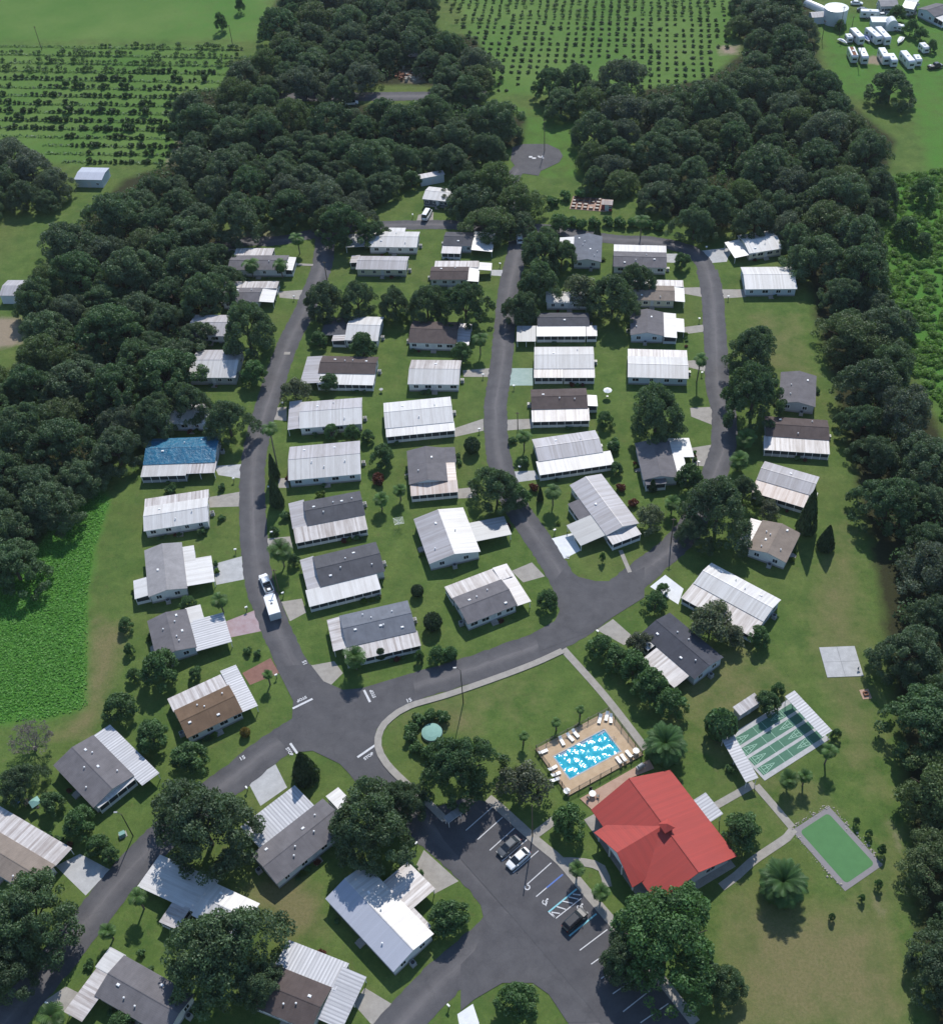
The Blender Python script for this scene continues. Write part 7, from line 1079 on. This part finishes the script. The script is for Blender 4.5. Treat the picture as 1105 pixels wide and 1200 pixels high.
# ---------------------------------------------------------------- pool
def pool():
    (c, rz, L, W) = DATA['deck']; (pc, prz, PLn, PW) = DATA['pool']; rz = prz
    cs, sn = math.cos(rz), math.sin(rz); loc = lambda p: ((p[0] - c[0]) * cs + (p[1] - c[1]) * sn, -(p[0] - c[0]) * sn + (p[1] - c[1]) * cs)
    px, py = loc(pc); root = thing('swimming_pool', 'rectangular turquoise swimming pool glittering in a tan deck', 'swimming pool', (*c, 0), rz)
    x0, x1, y0, y1 = px - PLn / 2, px + PLn / 2, py - PW / 2, py + PW / 2; X, Y, zt = L / 2, W / 2, .24
    mb = MB(); mb.box(-X, X, y1, Y, -.02, zt); mb.box(-X, X, -Y, y0, -.02, zt); mb.box(-X, x0, y0, y1, -.02, zt); mb.box(x1, X, y0, y1, -.02, zt); mb.build('deck', 'tan', root)
    mb = MB(); e = .22
    for b in ((x0, x1, y0, y0 + e), (x0, x1, y1 - e, y1), (x0, x0 + e, y0 + e, y1 - e), (x1 - e, x1, y0 + e, y1 - e)): mb.box(*b, .0, zt + .02)
    mb.build('coping', 'pale', root)
    mb = MB(); t = e + .14
    for b in ((x0 + e, x1 - e, y0 + e, y0 + t), (x0 + e, x1 - e, y1 - t - .35, y1 - e), (x0 + e, x0 + t, y0 + t, y1 - t - .35), (x1 - t, x1 - e, y0 + t, y1 - t - .35)): mb.box(*b, .0, .17)
    mb.build('tile_band', 'tile_blue', root)
    nx, ny = 96, 50; xs = np.linspace(x0 + e, x1 - e, nx); ys = np.linspace(y0 + e, y1 - e, ny); XX, YY = np.meshgrid(xs, ys); ZZ = np.zeros_like(XX)
    for k in range(16):
        lam = nrng.uniform(.7, 2.4); a = nrng.uniform(0, 6.28); ZZ += (.014 if lam > 1.5 else .021) * lam * np.sin(6.283 / lam * (XX * math.cos(a) + YY * math.sin(a)) + nrng.uniform(0, 6.28))
    idx = np.arange(nx * ny).reshape(ny, nx); q = np.stack([idx[:-1, :-1], idx[:-1, 1:], idx[1:, 1:], idx[1:, :-1]], -1).reshape(-1, 4)
    me = bpy.data.meshes.new('water'); me.from_pydata(np.c_[XX.ravel(), YY.ravel(), .17 + ZZ.ravel() * .55].tolist(), [], q.tolist()); me.materials.append(M['water']); me.polygons.foreach_set('use_smooth', [True] * len(me.polygons)); me.update(); link('water', me, root)
    for sy in (-.25, .25):
        mb = MB(); mb.tube((x1 - .5, py + sy, .1), (x1 - .4, py + sy, .9), .03); mb.tube((x1 - .4, py + sy, .9), (x1 + .4, py + sy, .85), .03); mb.tube((x1 + .4, py + sy, .85), (x1 + .4, py + sy, .2), .03); mb.build('handrail', 'metal_grey', root)
    fz = thing('pool_fence', 'dark slatted metal fence around the swimming pool deck', 'fence', (*c, 0), rz)
    P = [(-X + .15, -Y + .15), (X - .15, -Y + .15), (X - .15, Y - .15), (-X + .15, Y - .15)]
    for i in range(4):
        a, b = np.array(P[i]), np.array(P[(i + 1) % 4]); ln = np.linalg.norm(b - a); d = (b - a) / ln
        mb = MB()
        for z in (.42, 1.15, 1.45): mb.tube((*a, z), (*b, z), .025, n=4)
        for k in range(int(ln / .16)): p = a + d * (k + .5) * .16; mb.box(p[0] - .012, p[0] + .012, p[1] - .012, p[1] + .012, .3, 1.5)
        mb.build('fence_panel', 'metal_dark', fz)
        for k in range(int(ln / 2.1)):
            p = a + d * ln * k / int(ln / 2.1); mb = MB(); mb.box(p[0] - .05, p[0] + .05, p[1] - .05, p[1] + .05, .2, 1.62); mb.build('post', 'metal_dark', fz)
pool()
lg = None; LL = {0: 'white sun lounger on the upper left side of the pool', 1: 'white sun lounger at the upper corner of the pool', 2: 'white sun lounger on the side of the pool near the red roof', 3: 'white sun lounger at the lower left end of the pool'}
for i, ((x, y), s) in enumerate(DATA['loungers']):
    if lg is None:
        lg = thing('sun_lounger', '', 'sun lounger', (0, 0, 0)); mb = MB(); mb.box(-.31, .31, -.95, .35, .28, .35); mb.build('seat', 'plastic_white', lg)
        mb = MB(); mb.slab([(-.31, .35, .35), (.31, .35, .35), (.31, .95, .75), (-.31, .95, .75)], .06); mb.build('backrest', 'plastic_white', lg)
        for sx in (-.26, .26):
            for sy in (-.85, .28): mb = MB(); mb.box(sx - .03, sx + .03, sy - .03, sy + .03, 0, .29); mb.build('leg', 'plastic_white', lg)
        o = lg
    else: o = copy_tree(lg)
    o.location = (x, y, .24); o.rotation_euler = (0, 0, DATA['pool'][1] + (math.pi * .0 if s == 0 else R(-40) if s == 1 else math.pi if s == 2 else R(90)) + rnd.uniform(-.15, .15)); tag(o, LL[s], 'sun lounger', 'white loungers around the pool')
for (x, y), lab, z in zip(DATA['tables'], ('round white table at the right corner of the pool deck', 'round white table at the lower corner of the pool deck', 'round white patio table with dark chairs beside the red roof'), (.24, .24, .115)):
    t = thing('round_table', lab, 'table', (x, y, z)); mb = MB(); mb.tube((0, 0, .7), (0, 0, .74), .62, n=20); mb.build('table_top', 'plastic_white', t); mb = MB(); mb.tube((0, 0, 0), (0, 0, .7), .05); mb.tube((0, 0, 0), (0, 0, .05), .3, n=12); mb.build('pedestal', 'plastic_white', t)
    if z < .2:
        for k, nme in enumerate(('nearest the pool fence', 'nearest the parking row', 'nearest the red roof')):
            a = R(100 + 120 * k); ch = thing('patio_chair', 'dark patio chair at the patio table, ' + nme, 'chair', (x + 1.0 * math.cos(a), y + 1.0 * math.sin(a), z), a - math.pi / 2, 'dark chairs at the patio table')
            mb = MB(); mb.box(-.25, .25, -.25, .25, .4, .45); mb.build('seat', 'metal_dark', ch); mb = MB(); mb.box(-.25, .25, .2, .25, .45, .95); mb.build('backrest', 'metal_dark', ch)
            for sx in (-.22, .22):
                for sy in (-.22, .22): mb = MB(); mb.tube((sx, sy, 0), (sx, sy, .4), .02); mb.build('leg', 'metal_dark', ch)
x, y = DATA['grill']; g = thing('barbecue', 'grey barbecue on the patio beside the palm and red roof', 'barbecue', (x, y, .115), .6)
mb = MB(); mb.box(-.8, .8, -.35, .35, .15, .9); mb.build('cabinet', 'metal_grey', g); mb = MB(); mb.loft([[(x_, .35 * math.cos(a * .5236), .9 + .4 * math.sin(a * .5236)) for a in range(7)] for x_ in (-.5, .5)]); mb.build('lid', 'metal_grey', g)
for sx in (-.7, .7): mb = MB(); mb.tube((sx, -.3, .08), (sx, -.24, .08), .09, n=10); mb.tube((sx, .24, .08), (sx, .3, .08), .09, n=10); mb.build('wheel', 'rubber', g)
c, r = DATA['cover']; t = thing('tank_cover', 'round teal cover ringed by bushes beside the big dark oak', 'cover', (*c, 0))
mb = MB(); mb.tube((0, 0, -.05), (0, 0, .5), 2.05, 2.0, 28); mb.build('rim', 'conc', t); mb = MB(); mb.loft([[(q * math.cos(k * R(12)), q * math.sin(k * R(12)), z) for k in range(30)] for q, z in ((2.0, .5), (1.95, .62), (1.2, .78), (.3, .84))]); mb.build('lid', 'teal_cover', t)

# ---------------------------------------------------------------- poles, lamps, boxes
for (b, hh), lab in DATA['lamps']:
    t = thing('street_lamp', lab, 'street lamp', (*b, 0)); mb = MB(); mb.tube((0, 0, -.1), (0, 0, hh), .11, .07); mb.build('pole', 'metal_dark', t)
    mb = MB(); mb.tube((0, 0, hh - .1), (-.8, .35, hh + .15), .045); mb.build('arm', 'metal_dark', t); mb = MB(); mb.box(-1.35, -.75, .22, .5, hh + .08, hh + .24); l = mb.build('lamp_head', 'metal_grey', t); mb = MB(); mb.box(-1.3, -.8, .26, .46, hh + .05, hh + .085); mb.build('lens', 'lamp_glass', l)
for (b, hh), lab in DATA['poles']:
    t = thing('utility_pole', lab, 'pole', (*b, 0)); mb = MB(); mb.tube((0, 0, -.1), (0, 0, hh), .13, .09); mb.build('pole', 'wood_pole', t)
    mb = MB(); mb.box(-.5, .5, -.06, .06, hh - .45, hh - .33) if 'flag' not in lab else mb.tube((0, 0, hh), (0, 0, hh + .18), .12, .05); mb.build('crossarm' if 'flag' not in lab else 'finial', 'wood_pole', t)
x, y = DATA['utilbox']; t = thing('utility_box', 'green utility box beside the street lamp at the lower left', 'utility box', (x, y, 0), .5); mb = MB(); mb.box(-.5, .5, -.4, .4, .05, .8); mb.build('cabinet', 'teal_cover', t); mb = MB(); mb.box(-.7, .7, -.6, .6, -.02, .05); mb.build('pad', 'conc', t); mb = MB(); mb.box(-.46, .46, -.43, -.4, .1, .75); mb.build('door', 'teal_cover', t)
(a, b_, c_) = DATA['garden']
t = thing('garden_table', 'tan garden table in the backyard at the left edge', 'table', (*b_, 0), .4); mb = MB(); mb.box(-.75, .75, -.6, .6, .68, .74); mb.build('table_top', 'tan', t)
for sx in (-.65, .65):
    for sy in (-.5, .5): mb = MB(); mb.box(sx - .04, sx + .04, sy - .04, sy + .04, 0, .68); mb.build('leg', 'tan', t)
t = thing('garden_parasol', 'green square garden parasol beside the tan table at the left edge', 'parasol', (*c_, 0), .7); mb = MB(); q = [(-.9, -.9), (.9, -.9), (.9, .9), (-.9, .9)]
for i in range(4): mb.face([(*q[i], 1.9), (*q[(i + 1) % 4], 1.9), (0, 0, 2.4)])
mb.build('canopy', 'teal_cover', t); mb = MB(); mb.tube((0, 0, 0), (0, 0, 2.35), .03); mb.tube((0, 0, 0), (0, 0, .08), .3); mb.build('pole', 'metal_dark', t)
t = thing('garden_chair', 'blue garden chair beside the tan table at the left edge', 'chair', (*a, 0), 1.2); mb = MB(); mb.box(-.3, .3, -.3, .3, .38, .43); mb.build('seat', 'boat_blue', t); mb = MB(); mb.box(-.3, .3, .25, .3, .43, 1.0); mb.build('backrest', 'boat_blue', t)
for sx in (-.26, .26):
    for sy in (-.26, .26): mb = MB(); mb.box(sx - .03, sx + .03, sy - .03, sy + .03, 0, .39); mb.build('leg', 'boat_blue', t)

# ---------------------------------------------------------------- vehicles (x forward)
def rounded(w, z0, z1, r):
    return [(-w, z0), (w, z0), (w, z1 - r), (w - r, z1), (-w + r, z1), (-w, z1 - r)]
def wheels(root, xs, tr, r=.33, w=.22):
    for x in xs:
        for s in (-1, 1):
            mb = MB(); mb.tube((x, s * tr - s * w / 2, r), (x, s * tr + s * w / 2, r), r, n=16); wh = mb.build('wheel', 'rubber', root); mb = MB(); mb.tube((x, s * (tr + w / 2), r), (x, s * (tr + w / 2 + .012), r), r * .62, n=12); mb.build('rim', 'metal_grey', wh)
def car(kind, loc, rz, colr, label):
    L, W, Hh = {'sedan': (4.7, 1.82, 1.45), 'suv': (4.8, 1.9, 1.72), 'pickup': (5.8, 2.0, 1.9), 'van': (5.6, 2.0, 2.2)}[kind]
    root = thing({'sedan': 'parked_car', 'suv': 'parked_car', 'pickup': 'pickup_truck', 'van': 'parked_van'}[kind], label, {'sedan': 'car', 'suv': 'car', 'pickup': 'pickup', 'van': 'van'}[kind], (*loc, .09), rz)
    paint = 'car_' + colr; hw = W / 2; h = L / 2; belt = {'sedan': .92, 'suv': 1.05, 'pickup': 1.12, 'van': 1.15}[kind]
    prof = [(-h, .70, .40, belt * .80), (-h + .15, .9, .25, belt * .97), (-h + .9, 1, .22, belt), (0, 1, .22, belt), (h - 1.5, 1, .22, belt), (h - .5, .95, .24, belt * .88), (h - .12, .82, .28, belt * .78), (h, .62, .40, belt * .62)]
    mb = MB(); mb.loft([[(x, y * f, z) for y, z in rounded(hw, a, b, .12)] for x, f, a, b in prof]); mb.build('body', paint, root, merge=True)
    if kind == 'pickup': cab = [(-.75, .88), (-.5, .98), (.95, .96), (1.75, .86)]; bb = (-.45, .85)
    elif kind == 'van': cab = [(-h + .1, .9), (-h + .3, .98), (h - 1.5, .96), (h - .9, .86)]; bb = (-h + .3, h - 1.6)
    elif kind == 'suv': cab = [(-h + .15, .88), (-h + .55, .95), (.5, .93), (1.25, .85)]; bb = (-h + .5, .45)
    else: cab = [(-1.95, .84), (-1.15, .93), (.35, .92), (1.3, .84)]; bb = (-1.1, .3)
    zs = [belt - .02, Hh - .05, Hh - .05, belt - .02]
    rings = [[(x, -hw * f * (1 if z < Hh - .3 else .82), belt - .05) for x, f, z in [(cab[0][0], cab[0][1], 0)]]]
    mb = MB(); lo = [(cab[0][0], -hw * .86, belt - .03), (cab[3][0], -hw * .86, belt - .03), (cab[3][0], hw * .86, belt - .03), (cab[0][0], hw * .86, belt - .03)]; hi = [(cab[1][0], -hw * .70, Hh - .06), (cab[2][0], -hw * .70, Hh - .06), (cab[2][0], hw * .70, Hh - .06), (cab[1][0], hw * .70, Hh - .06)]
    mb.loft([lo, hi]); mb.build('window', 'glass', root)
    mb = MB(); ov = .04; mb.loft([[(hi[0][0] - ov, hi[0][1] - ov, Hh - .07), (hi[1][0] + ov, hi[1][1] - ov, Hh - .07), (hi[2][0] + ov, hi[2][1] + ov, Hh - .07), (hi[3][0] - ov, hi[3][1] + ov, Hh - .07)], [(hi[0][0] + .06, hi[0][1] + .1, Hh), (hi[1][0] - .06, hi[1][1] + .1, Hh), (hi[2][0] - .06, hi[2][1] - .1, Hh), (hi[3][0] + .06, hi[3][1] - .1, Hh)]])
    for s in (-1, 1):
        for k in (0.0, .5):
            x0, x1 = lo[0][0] + .1 + (lo[1][0] - lo[0][0]) * k * .9, hi[0][0] + (hi[1][0] - hi[0][0]) * k; mb.tube((x0, s * hw * .865, belt - .03), (x1, s * hw * .705, Hh - .05), .035, n=4)
    mb.build('roof_panel', paint, root)
    if kind == 'pickup':
        mb = MB(); mb.box(-h + .15, -.8, -hw * .82, hw * .82, belt - .02, belt + .012); mb.build('load_bed', 'metal_dark', root)
        mb = MB(); mb.box(-h + .35, -h + .95, -.3, .35, belt, belt + .3); mb.build('load', 'vent_white', root)
    wheels(root, (-L * .29, L * .31), hw - .13)
    for s in (-1, 1):
        mb = MB(); mb.box(h - .16, h - .03, s * hw * .62 - .18, s * hw * .62 + .18, belt * .60, belt * .73); mb.build('headlight', 'lamp_glass', root)
        mb = MB(); mb.box(-h - .02, -h + .12, s * hw * .66 - .14, s * hw * .66 + .14, belt * .66, belt * .82); mb.build('tail_light', 'tail_red', root)
        mb = MB(); mb.box(cab[3][0] - .35, cab[3][0] - .2, s * (hw + .1) - .1, s * (hw + .1) + .1, belt, belt + .14); mb.build('mirror', paint, root)
    return root
for kind, loc, rz, colr, lab in DATA['cars']: car(kind, loc, rz, colr, lab)
car('pickup', DATA['pickup'][0], DATA['pickup'][1], 'white', 'white pickup truck towing a box trailer down the west street')
car('suv', DATA['suv'][0], DATA['suv'][1] + math.pi, 'white', 'white car at the head of the middle street')
car('van', DATA['van'][0], DATA['van'][1], 'white', 'white van parked off the top road below the small white roofed home')
for loc, rz, colr, lab in DATA['lotcars']: car('pickup' if 'pickup' in lab else 'sedan', loc, rz, colr, lab)
car('sedan', DATA['farcar'], 0.1, 'white', 'white car on the far grey road behind the oaks')
def box_trailer():
    loc, rz, L = DATA['boxtrailer']; root = thing('box_trailer', 'white box trailer hitched behind the white pickup on the west street', 'trailer', (*loc, .09), rz); h = L / 2; w = 1.22
    mb = MB(); mb.loft([[(x, y * f, z) for y, z in rounded(w, .45, 2.45, .08)] for x, f in ((-h, 1), (h - .5, 1), (h, .72))]); mb.build('body', 'trailer_side', root)
    mb = MB(); mb.box(-h + .02, h - .45, -w + .03, w - .03, 2.44, 2.49); mb.build('roof', 'trailer_white', root)
    for k in range(6): x = -h + .5 + k * .8; mb = MB(); mb.box(x - .02, x + .02, -w + .04, w - .04, 2.488, 2.50); mb.build('roof_seam', 'vent_white', root)
    mb = MB(); mb.box(-.15, .25, -.2, .2, 2.49, 2.58); mb.build('roof_vent', 'metal_dark', root)
    for s in (-1, 1): mb = MB(); mb.box(-h - .03, -h + .01, min(0, s * (w - .08)) + .02, max(0, s * (w - .08)) - .02, .55, 2.3); mb.build('door', 'trailer_side', root)
    mb = MB(); mb.tube((h - .2, -.4, .5), (h + 1.0, 0, .48), .05); mb.tube((h - .2, .4, .5), (h + 1.0, 0, .48), .05); mb.build('hitch', 'metal_dark', root); wheels(root, (-.55, .3), w - .05, .34)
box_trailer()
def rv(loc, L, W, Hh, ang, kind, label):
    root = thing('camper_trailer', label, 'camper', (*loc, 0), R(ang)); h, w = L / 2, W / 2
    mb = MB(); mb.loft([[(x, y * f, z) for y, z in rounded(w, .45, Hh * zf, .15)] for x, f, zf in ((-h, .97, .97), (-h + .2, 1, 1), (h - .5, 1, 1), (h, .93, .86))]); mb.build('body', 'trailer_side', root)
    mb = MB(); mb.box(-h + .25, h - .55, -w + .16, w - .16, Hh - .01, Hh + .03); mb.build('roof', 'rust' if kind == 'stripe' else 'trailer_white', root)
    if kind == 'stripe': mb = MB(); mb.box(-h + .25, h - .55, -w + .16, -w + .6, Hh + .03, Hh + .05); mb.box(-h + .25, h - .55, w - .6, w - .16, Hh + .03, Hh + .05); mb.build('roof_edge', 'trailer_white', root)
    mb = MB(); mb.box(-.4, .4, -.35, .35, Hh + .02, Hh + .32); mb.build('roof_unit', 'vent_white', root)
    mb = MB(); mb.box(h - .06, h + .02, -w * .6, w * .6, Hh * .45, Hh * .68); mb.build('window', 'glass', root)
    for s in (-1, 1):
        for t in (-.28, .12): mb = MB(); mb.box(t * L - .5, t * L + .5, s * w - .03, s * w + .03, Hh * .5, Hh * .72); mb.build('window', 'glass', root)
    mb = MB(); mb.box(.3 * L - .35, .3 * L + .35, -w - .03, -w + .02, .5, Hh * .8); mb.build('door', 'trailer_white', root)
    mb = MB(); mb.tube((h - .1, -.35, .5), (h + .9, 0, .5), .05); mb.tube((h - .1, .35, .5), (h + .9, 0, .5), .05); mb.build('hitch', 'metal_dark', root); wheels(root, (-.1 * L - .4, -.1 * L + .4), w - .1, .34)
for a in DATA['rvs']: rv(*a)
for loc, ang, colr, lab in DATA['boats']:
    root = thing('trailer_boat', lab, 'boat', (*loc, 0), R(ang)); k = .8 if 'small' in lab else 1.0
    mb = MB(); mb.loft([[(x * k, y * k, z) for y, z in ((-b, .95), (-b * .7, .55), (0, .42), (b * .7, .55), (b, .95))] for x, b in ((-2.6, .95), (-.5, 1.0), (1.2, .85), (2.3, .4), (2.9, .06))]); mb.build('hull', 'trailer_white', root)
    mb = MB(); mb.loft([[(x * k, y * k, z) for y, z in ((-b, .96), (-b * .5, 1.12 + c), (b * .5, 1.12 + c), (b, .96))] for x, b, c in ((-2.3, .75, .0), (-.2, .8, .3), (1.2, .65, .15), (2.1, .3, 0))]); mb.build('boat_cover' if colr == 'blue' else 'deck', 'boat_blue' if colr == 'blue' else 'vent_white', root)
    mb = MB(); mb.tube((-2.2 * k, 0, .4), (3.6 * k, 0, .4), .06); mb.build('trailer_frame', 'metal_grey', root); wheels(root, (-.9 * k,), .85 * k, .3)
# ---------------------------------------------------------------- storage lot and far buildings
c, r = DATA['tank']; r *= .5 * 1.1; t = thing('storage_tank', 'large pale cylindrical storage tank at the top right', 'tank', (*c, 0))
mb = MB(); mb.tube((0, 0, -.05), (0, 0, 5.4), r, r, 40); mb.build('wall', 'tank_white', t, smooth=False); mb = MB(); mb.loft([[(q * math.cos(k * R(9)), q * math.sin(k * R(9)), z) for k in range(40)] for q, z in ((r * 1.02, 5.38), (r * 1.02, 5.5), (r * .5, 5.85), (.3, 6.0))]); mb.build('roof', 'trailer_white', t)
mb = MB()
for s in (-.2, .2): mb.tube((r + .12, s, 0), (r + .12, s, 5.7), .03)
for k in range(17): mb.tube((r + .12, -.2, .3 + k * .3), (r + .12, .2, .3 + k * .3), .02)
mb.build('ladder', 'metal_grey', t)
def small_gable(name, label, c, rz, L, W, E, rise, roof, wall, cat='shed'):
    root = thing(name, label, cat, (*c, 0), rz); mb = MB(); roof_plate(mb, [(-L / 2, -W / 2, E), (L / 2, -W / 2, E), (L / 2, 0, E + rise), (-L / 2, 0, E + rise)], .08, 0, 0); roof_plate(mb, [(L / 2, W / 2, E), (-L / 2, W / 2, E), (-L / 2, 0, E + rise), (L / 2, 0, E + rise)], .08, 0, 0); mb.build('roof', roof, root)
    x, y = L / 2 - .2, W / 2 - .2; mb = MB()
    for s in (-1, 1):
        p = [(s * x, -y, 0), (s * x, y, 0), (s * x, y, E - .05), (s * x, 0, E + rise - .12), (s * x, -y, E - .05)]; mb.face(p if s > 0 else p[::-1])
    mb.face([(-x, -y, 0), (x, -y, 0), (x, -y, E - .05), (-x, -y, E - .05)]); mb.face([(x, y, 0), (-x, y, 0), (-x, y, E - .05), (x, y, E - .05)]); mb.build('wall', wall, root)
    mb = MB(); mb.box(-.6, .6, -y - .05, -y + .03, 0, min(2.1, E - .2)); mb.build('door', 'door_paint', root); window(root, L * .3, -y - .02, .9, .9, .8, 0); return root
small_gable('storage_shed', 'blue white gabled shed against the storage tank', DATA['tankshed'][0], R(4), 6.5, 5, 2.7, .9, 'pale_metal', 'wall_blue')
for p, lab in zip(DATA['hoops'], ('upper of two white half round tunnels behind the storage tank shed', 'lower of two white half round tunnels behind the storage tank shed')):
    t = thing('tunnel_shed', lab, 'shed', (*p, 0), R(-55)); mb = MB(); mb.loft([[(x, 1.6 * math.cos(k * R(15)), 2.2 * math.sin(k * R(15))) for k in range(13)] for x in (-4, 4)]); mb.build('shell', 'trailer_white', t); mb = MB(); mb.box(3.98, 4.05, -.5, .5, 0, 1.7); mb.build('door', 'metal_grey', t)
t = thing('round_hut', 'pale blue round topped hut beside the flat roofed shed in the storage lot', 'hut', (*DATA['hut'], 0), R(-90)); mb = MB(); mb.loft([[(x, 2.3 * math.cos(k * R(15)), .8 + 3.2 * math.sin(k * R(15)) if 0 < k < 12 else 0) for k in range(13)] for x in (-2, 2)]); mb.build('shell', 'tank_white', t); mb = MB(); mb.box(1.98, 2.06, -.7, .7, 0, 2.1); mb.build('door', 'wall_blue', t)
t = thing('flat_shed', 'flat white roofed shed in the storage lot', 'shed', (*DATA['flatshed'], 0), R(-6)); mb = MB(); mb.box(-3.4, 3.4, -2.2, 2.2, 0, 2.4); mb.build('wall', 'wall_blue', t); mb = MB(); mb.box(-3.6, 3.6, -2.4, 2.4, 2.4, 2.55); mb.build('roof', 'trailer_white', t); mb = MB(); mb.box(-1, 1, -2.25, -2.18, 0, 2); mb.build('door', 'door_paint', t)
(c, rz, L, W) = DATA['shed_pasture']; small_gable('field_shed', 'pale blue metal roofed field shed below the orchard rows', c, rz, L, W, 2.8, .5, 'blue_metal', 'wall_blue')
(c, rz, L, W) = DATA['leftshed']; small_gable('field_shed', 'grey white roofed shed at the left edge beside the wood', c, rz, L + 1, W + .5, 2.9, .8, 'pale_metal', 'wall_blue')
(c, rz, L, W) = DATA['redshed']; small_gable('red_shed', 'small dark red shed with a pinkish roof beside the raised plots', c, rz, 3.4, 3.0, 2.2, .5, 'rusty_metal', 'red_paint')
(c, rz, L, W) = DATA['longtrailer']; canopy('long_trailer', 'long narrow white roof among the oaks behind the small white roofed home', (c, rz + R(6), 8.0, 2.6), 2.9, 2.8, 'pale_metal', 0, 'trailer', 'wall_blue')
for rec, lab in zip(DATA['farbuild'], ('small dark walled building in the clearing of the far top wood', 'grey roof at the left end of the far top wood')): (c, rz, L, W) = rec; small_gable('field_shed', lab, c, rz, L, W, 2.6, .6, 'pale_metal', 'wall_dark')
(c, rz, L, W) = DATA['ruin']; root = thing('raised_beds', 'grid of brownish raised garden plots beside the small red shed', 'garden beds', (*c, 0), rz)
mb = MB(); mb.box(-5.6, 5.6, -3.6, 3.6, -.02, .10); mb.build('base', 'terracotta', root)
for i in range(6):
    for j in range(4):
        if rnd.random() < .88: x, y = -4.6 + i * 1.8, -2.6 + j * 1.75; mb = MB(); mb.box(x - .65, x + .65, y - .5, y + .5, .1, .5, 0); mb.box(x - .52, x + .52, y - .38, y + .38, .5, .56, 1); mb.build('bed', ['rust', 'metal_dark'], root)
DB = random.Random(6)
for p, lab in zip(DATA['debris'], ('heap of pale rubble in the far clearing, left pile', 'heap of pale rubble in the far clearing, largest pile', 'heap of rusty scrap in the far clearing')):
    mb = MB()
    for k in range(40): x, y, s = DB.gauss(0, 2), DB.gauss(0, 1.6), DB.uniform(.3, .8); mb.prism([(x + s * math.cos(a * 1.257 + k), y + s * .7 * math.sin(a * 1.257 + k)) for a in range(5)], 0, DB.uniform(.3, 1.3))
    o = mb.build('rubble_heap', 'rust' if 'rusty' in lab else 'stone'); o.location = (*p, 0); tag(o, lab, 'rubble heap')

# ---------------------------------------------------------------- light, sky and camera
SUN_EL, SUN_AZ = R(45), R(10.5)          # azimuth from +y (away from the camera) towards +x
w = bpy.data.worlds.new('World'); scene.world = w; w.use_nodes = True; nt = w.node_tree
bg = nt.nodes['Background']; sky = nt.nodes.new('ShaderNodeTexSky'); sky.sky_type = 'NISHITA'; sky.sun_disc = False; sky.sun_elevation = SUN_EL; sky.sun_rotation = SUN_AZ; sky.altitude = 100; sky.air_density = 1.15; sky.dust_density = .1; sky.ozone_density = 3.0
nt.links.new(sky.outputs[0], bg.inputs[0]); bg.inputs[1].default_value = .112
hm, hnt, hout = new_mat('haze_air'); pv = hnt.nodes.new('ShaderNodeVolumePrincipled'); pv.inputs['Color'].default_value = (.80, .88, 1.0, 1); pv.inputs['Density'].default_value = .00005; pv.inputs['Anisotropy'].default_value = .25
hnt.links.new(pv.outputs[0], hout.inputs['Volume']); M['haze_air'] = hm
mb = MB(); mb.box(-4200, 4200, -1700, 5200, -1, 192); tag(mb.build('haze', 'haze_air'), 'thin pale air over the whole scene', 'haze', None, 'stuff')
sd = bpy.data.lights.new('sun', 'SUN'); sd.energy = 3.4; sd.angle = R(.5); sd.color = (1.0, .955, .89)
so = link('sun', sd); so.rotation_euler = Vector((-math.sin(SUN_AZ) * math.cos(SUN_EL), -math.cos(SUN_AZ) * math.cos(SUN_EL), -math.sin(SUN_EL))).to_track_quat('-Z', 'Y').to_euler(); so.location = (30, 150, 250)
cd = bpy.data.cameras.new('camera'); cam = link('camera', cd); pt, ro = R(46.22072), R(-2.01286)
fw = Vector((0, math.cos(pt), -math.sin(pt))); up = Vector((0, math.sin(pt), math.cos(pt))); rt = Vector((1, 0, 0))
X = rt * math.cos(ro) + up * math.sin(ro); Y = -rt * math.sin(ro) + up * math.cos(ro)
cam.matrix_world = Matrix(((X.x, Y.x, -fw.x, 0), (X.y, Y.y, -fw.y, 0), (X.z, Y.z, -fw.z, 183), (0, 0, 0, 1)))
cd.sensor_fit = 'HORIZONTAL'; cd.sensor_width = 36; cd.lens = 36 * 1321.4157 / 1105; cd.shift_x = (552.5 - 593.13) / 1105; cd.clip_end = 8000; cd.clip_start = 1
scene.camera = cam
vs = scene.view_settings; vs.view_transform = 'Standard'; vs.look = 'None'; vs.exposure = 0.5; vs.gamma = 1
scene.cycles.max_bounces = 5; scene.cycles.diffuse_bounces = 3; scene.cycles.glossy_bounces = 2; scene.cycles.transmission_bounces = 2
scene.cycles.sample_clamp_indirect = 6
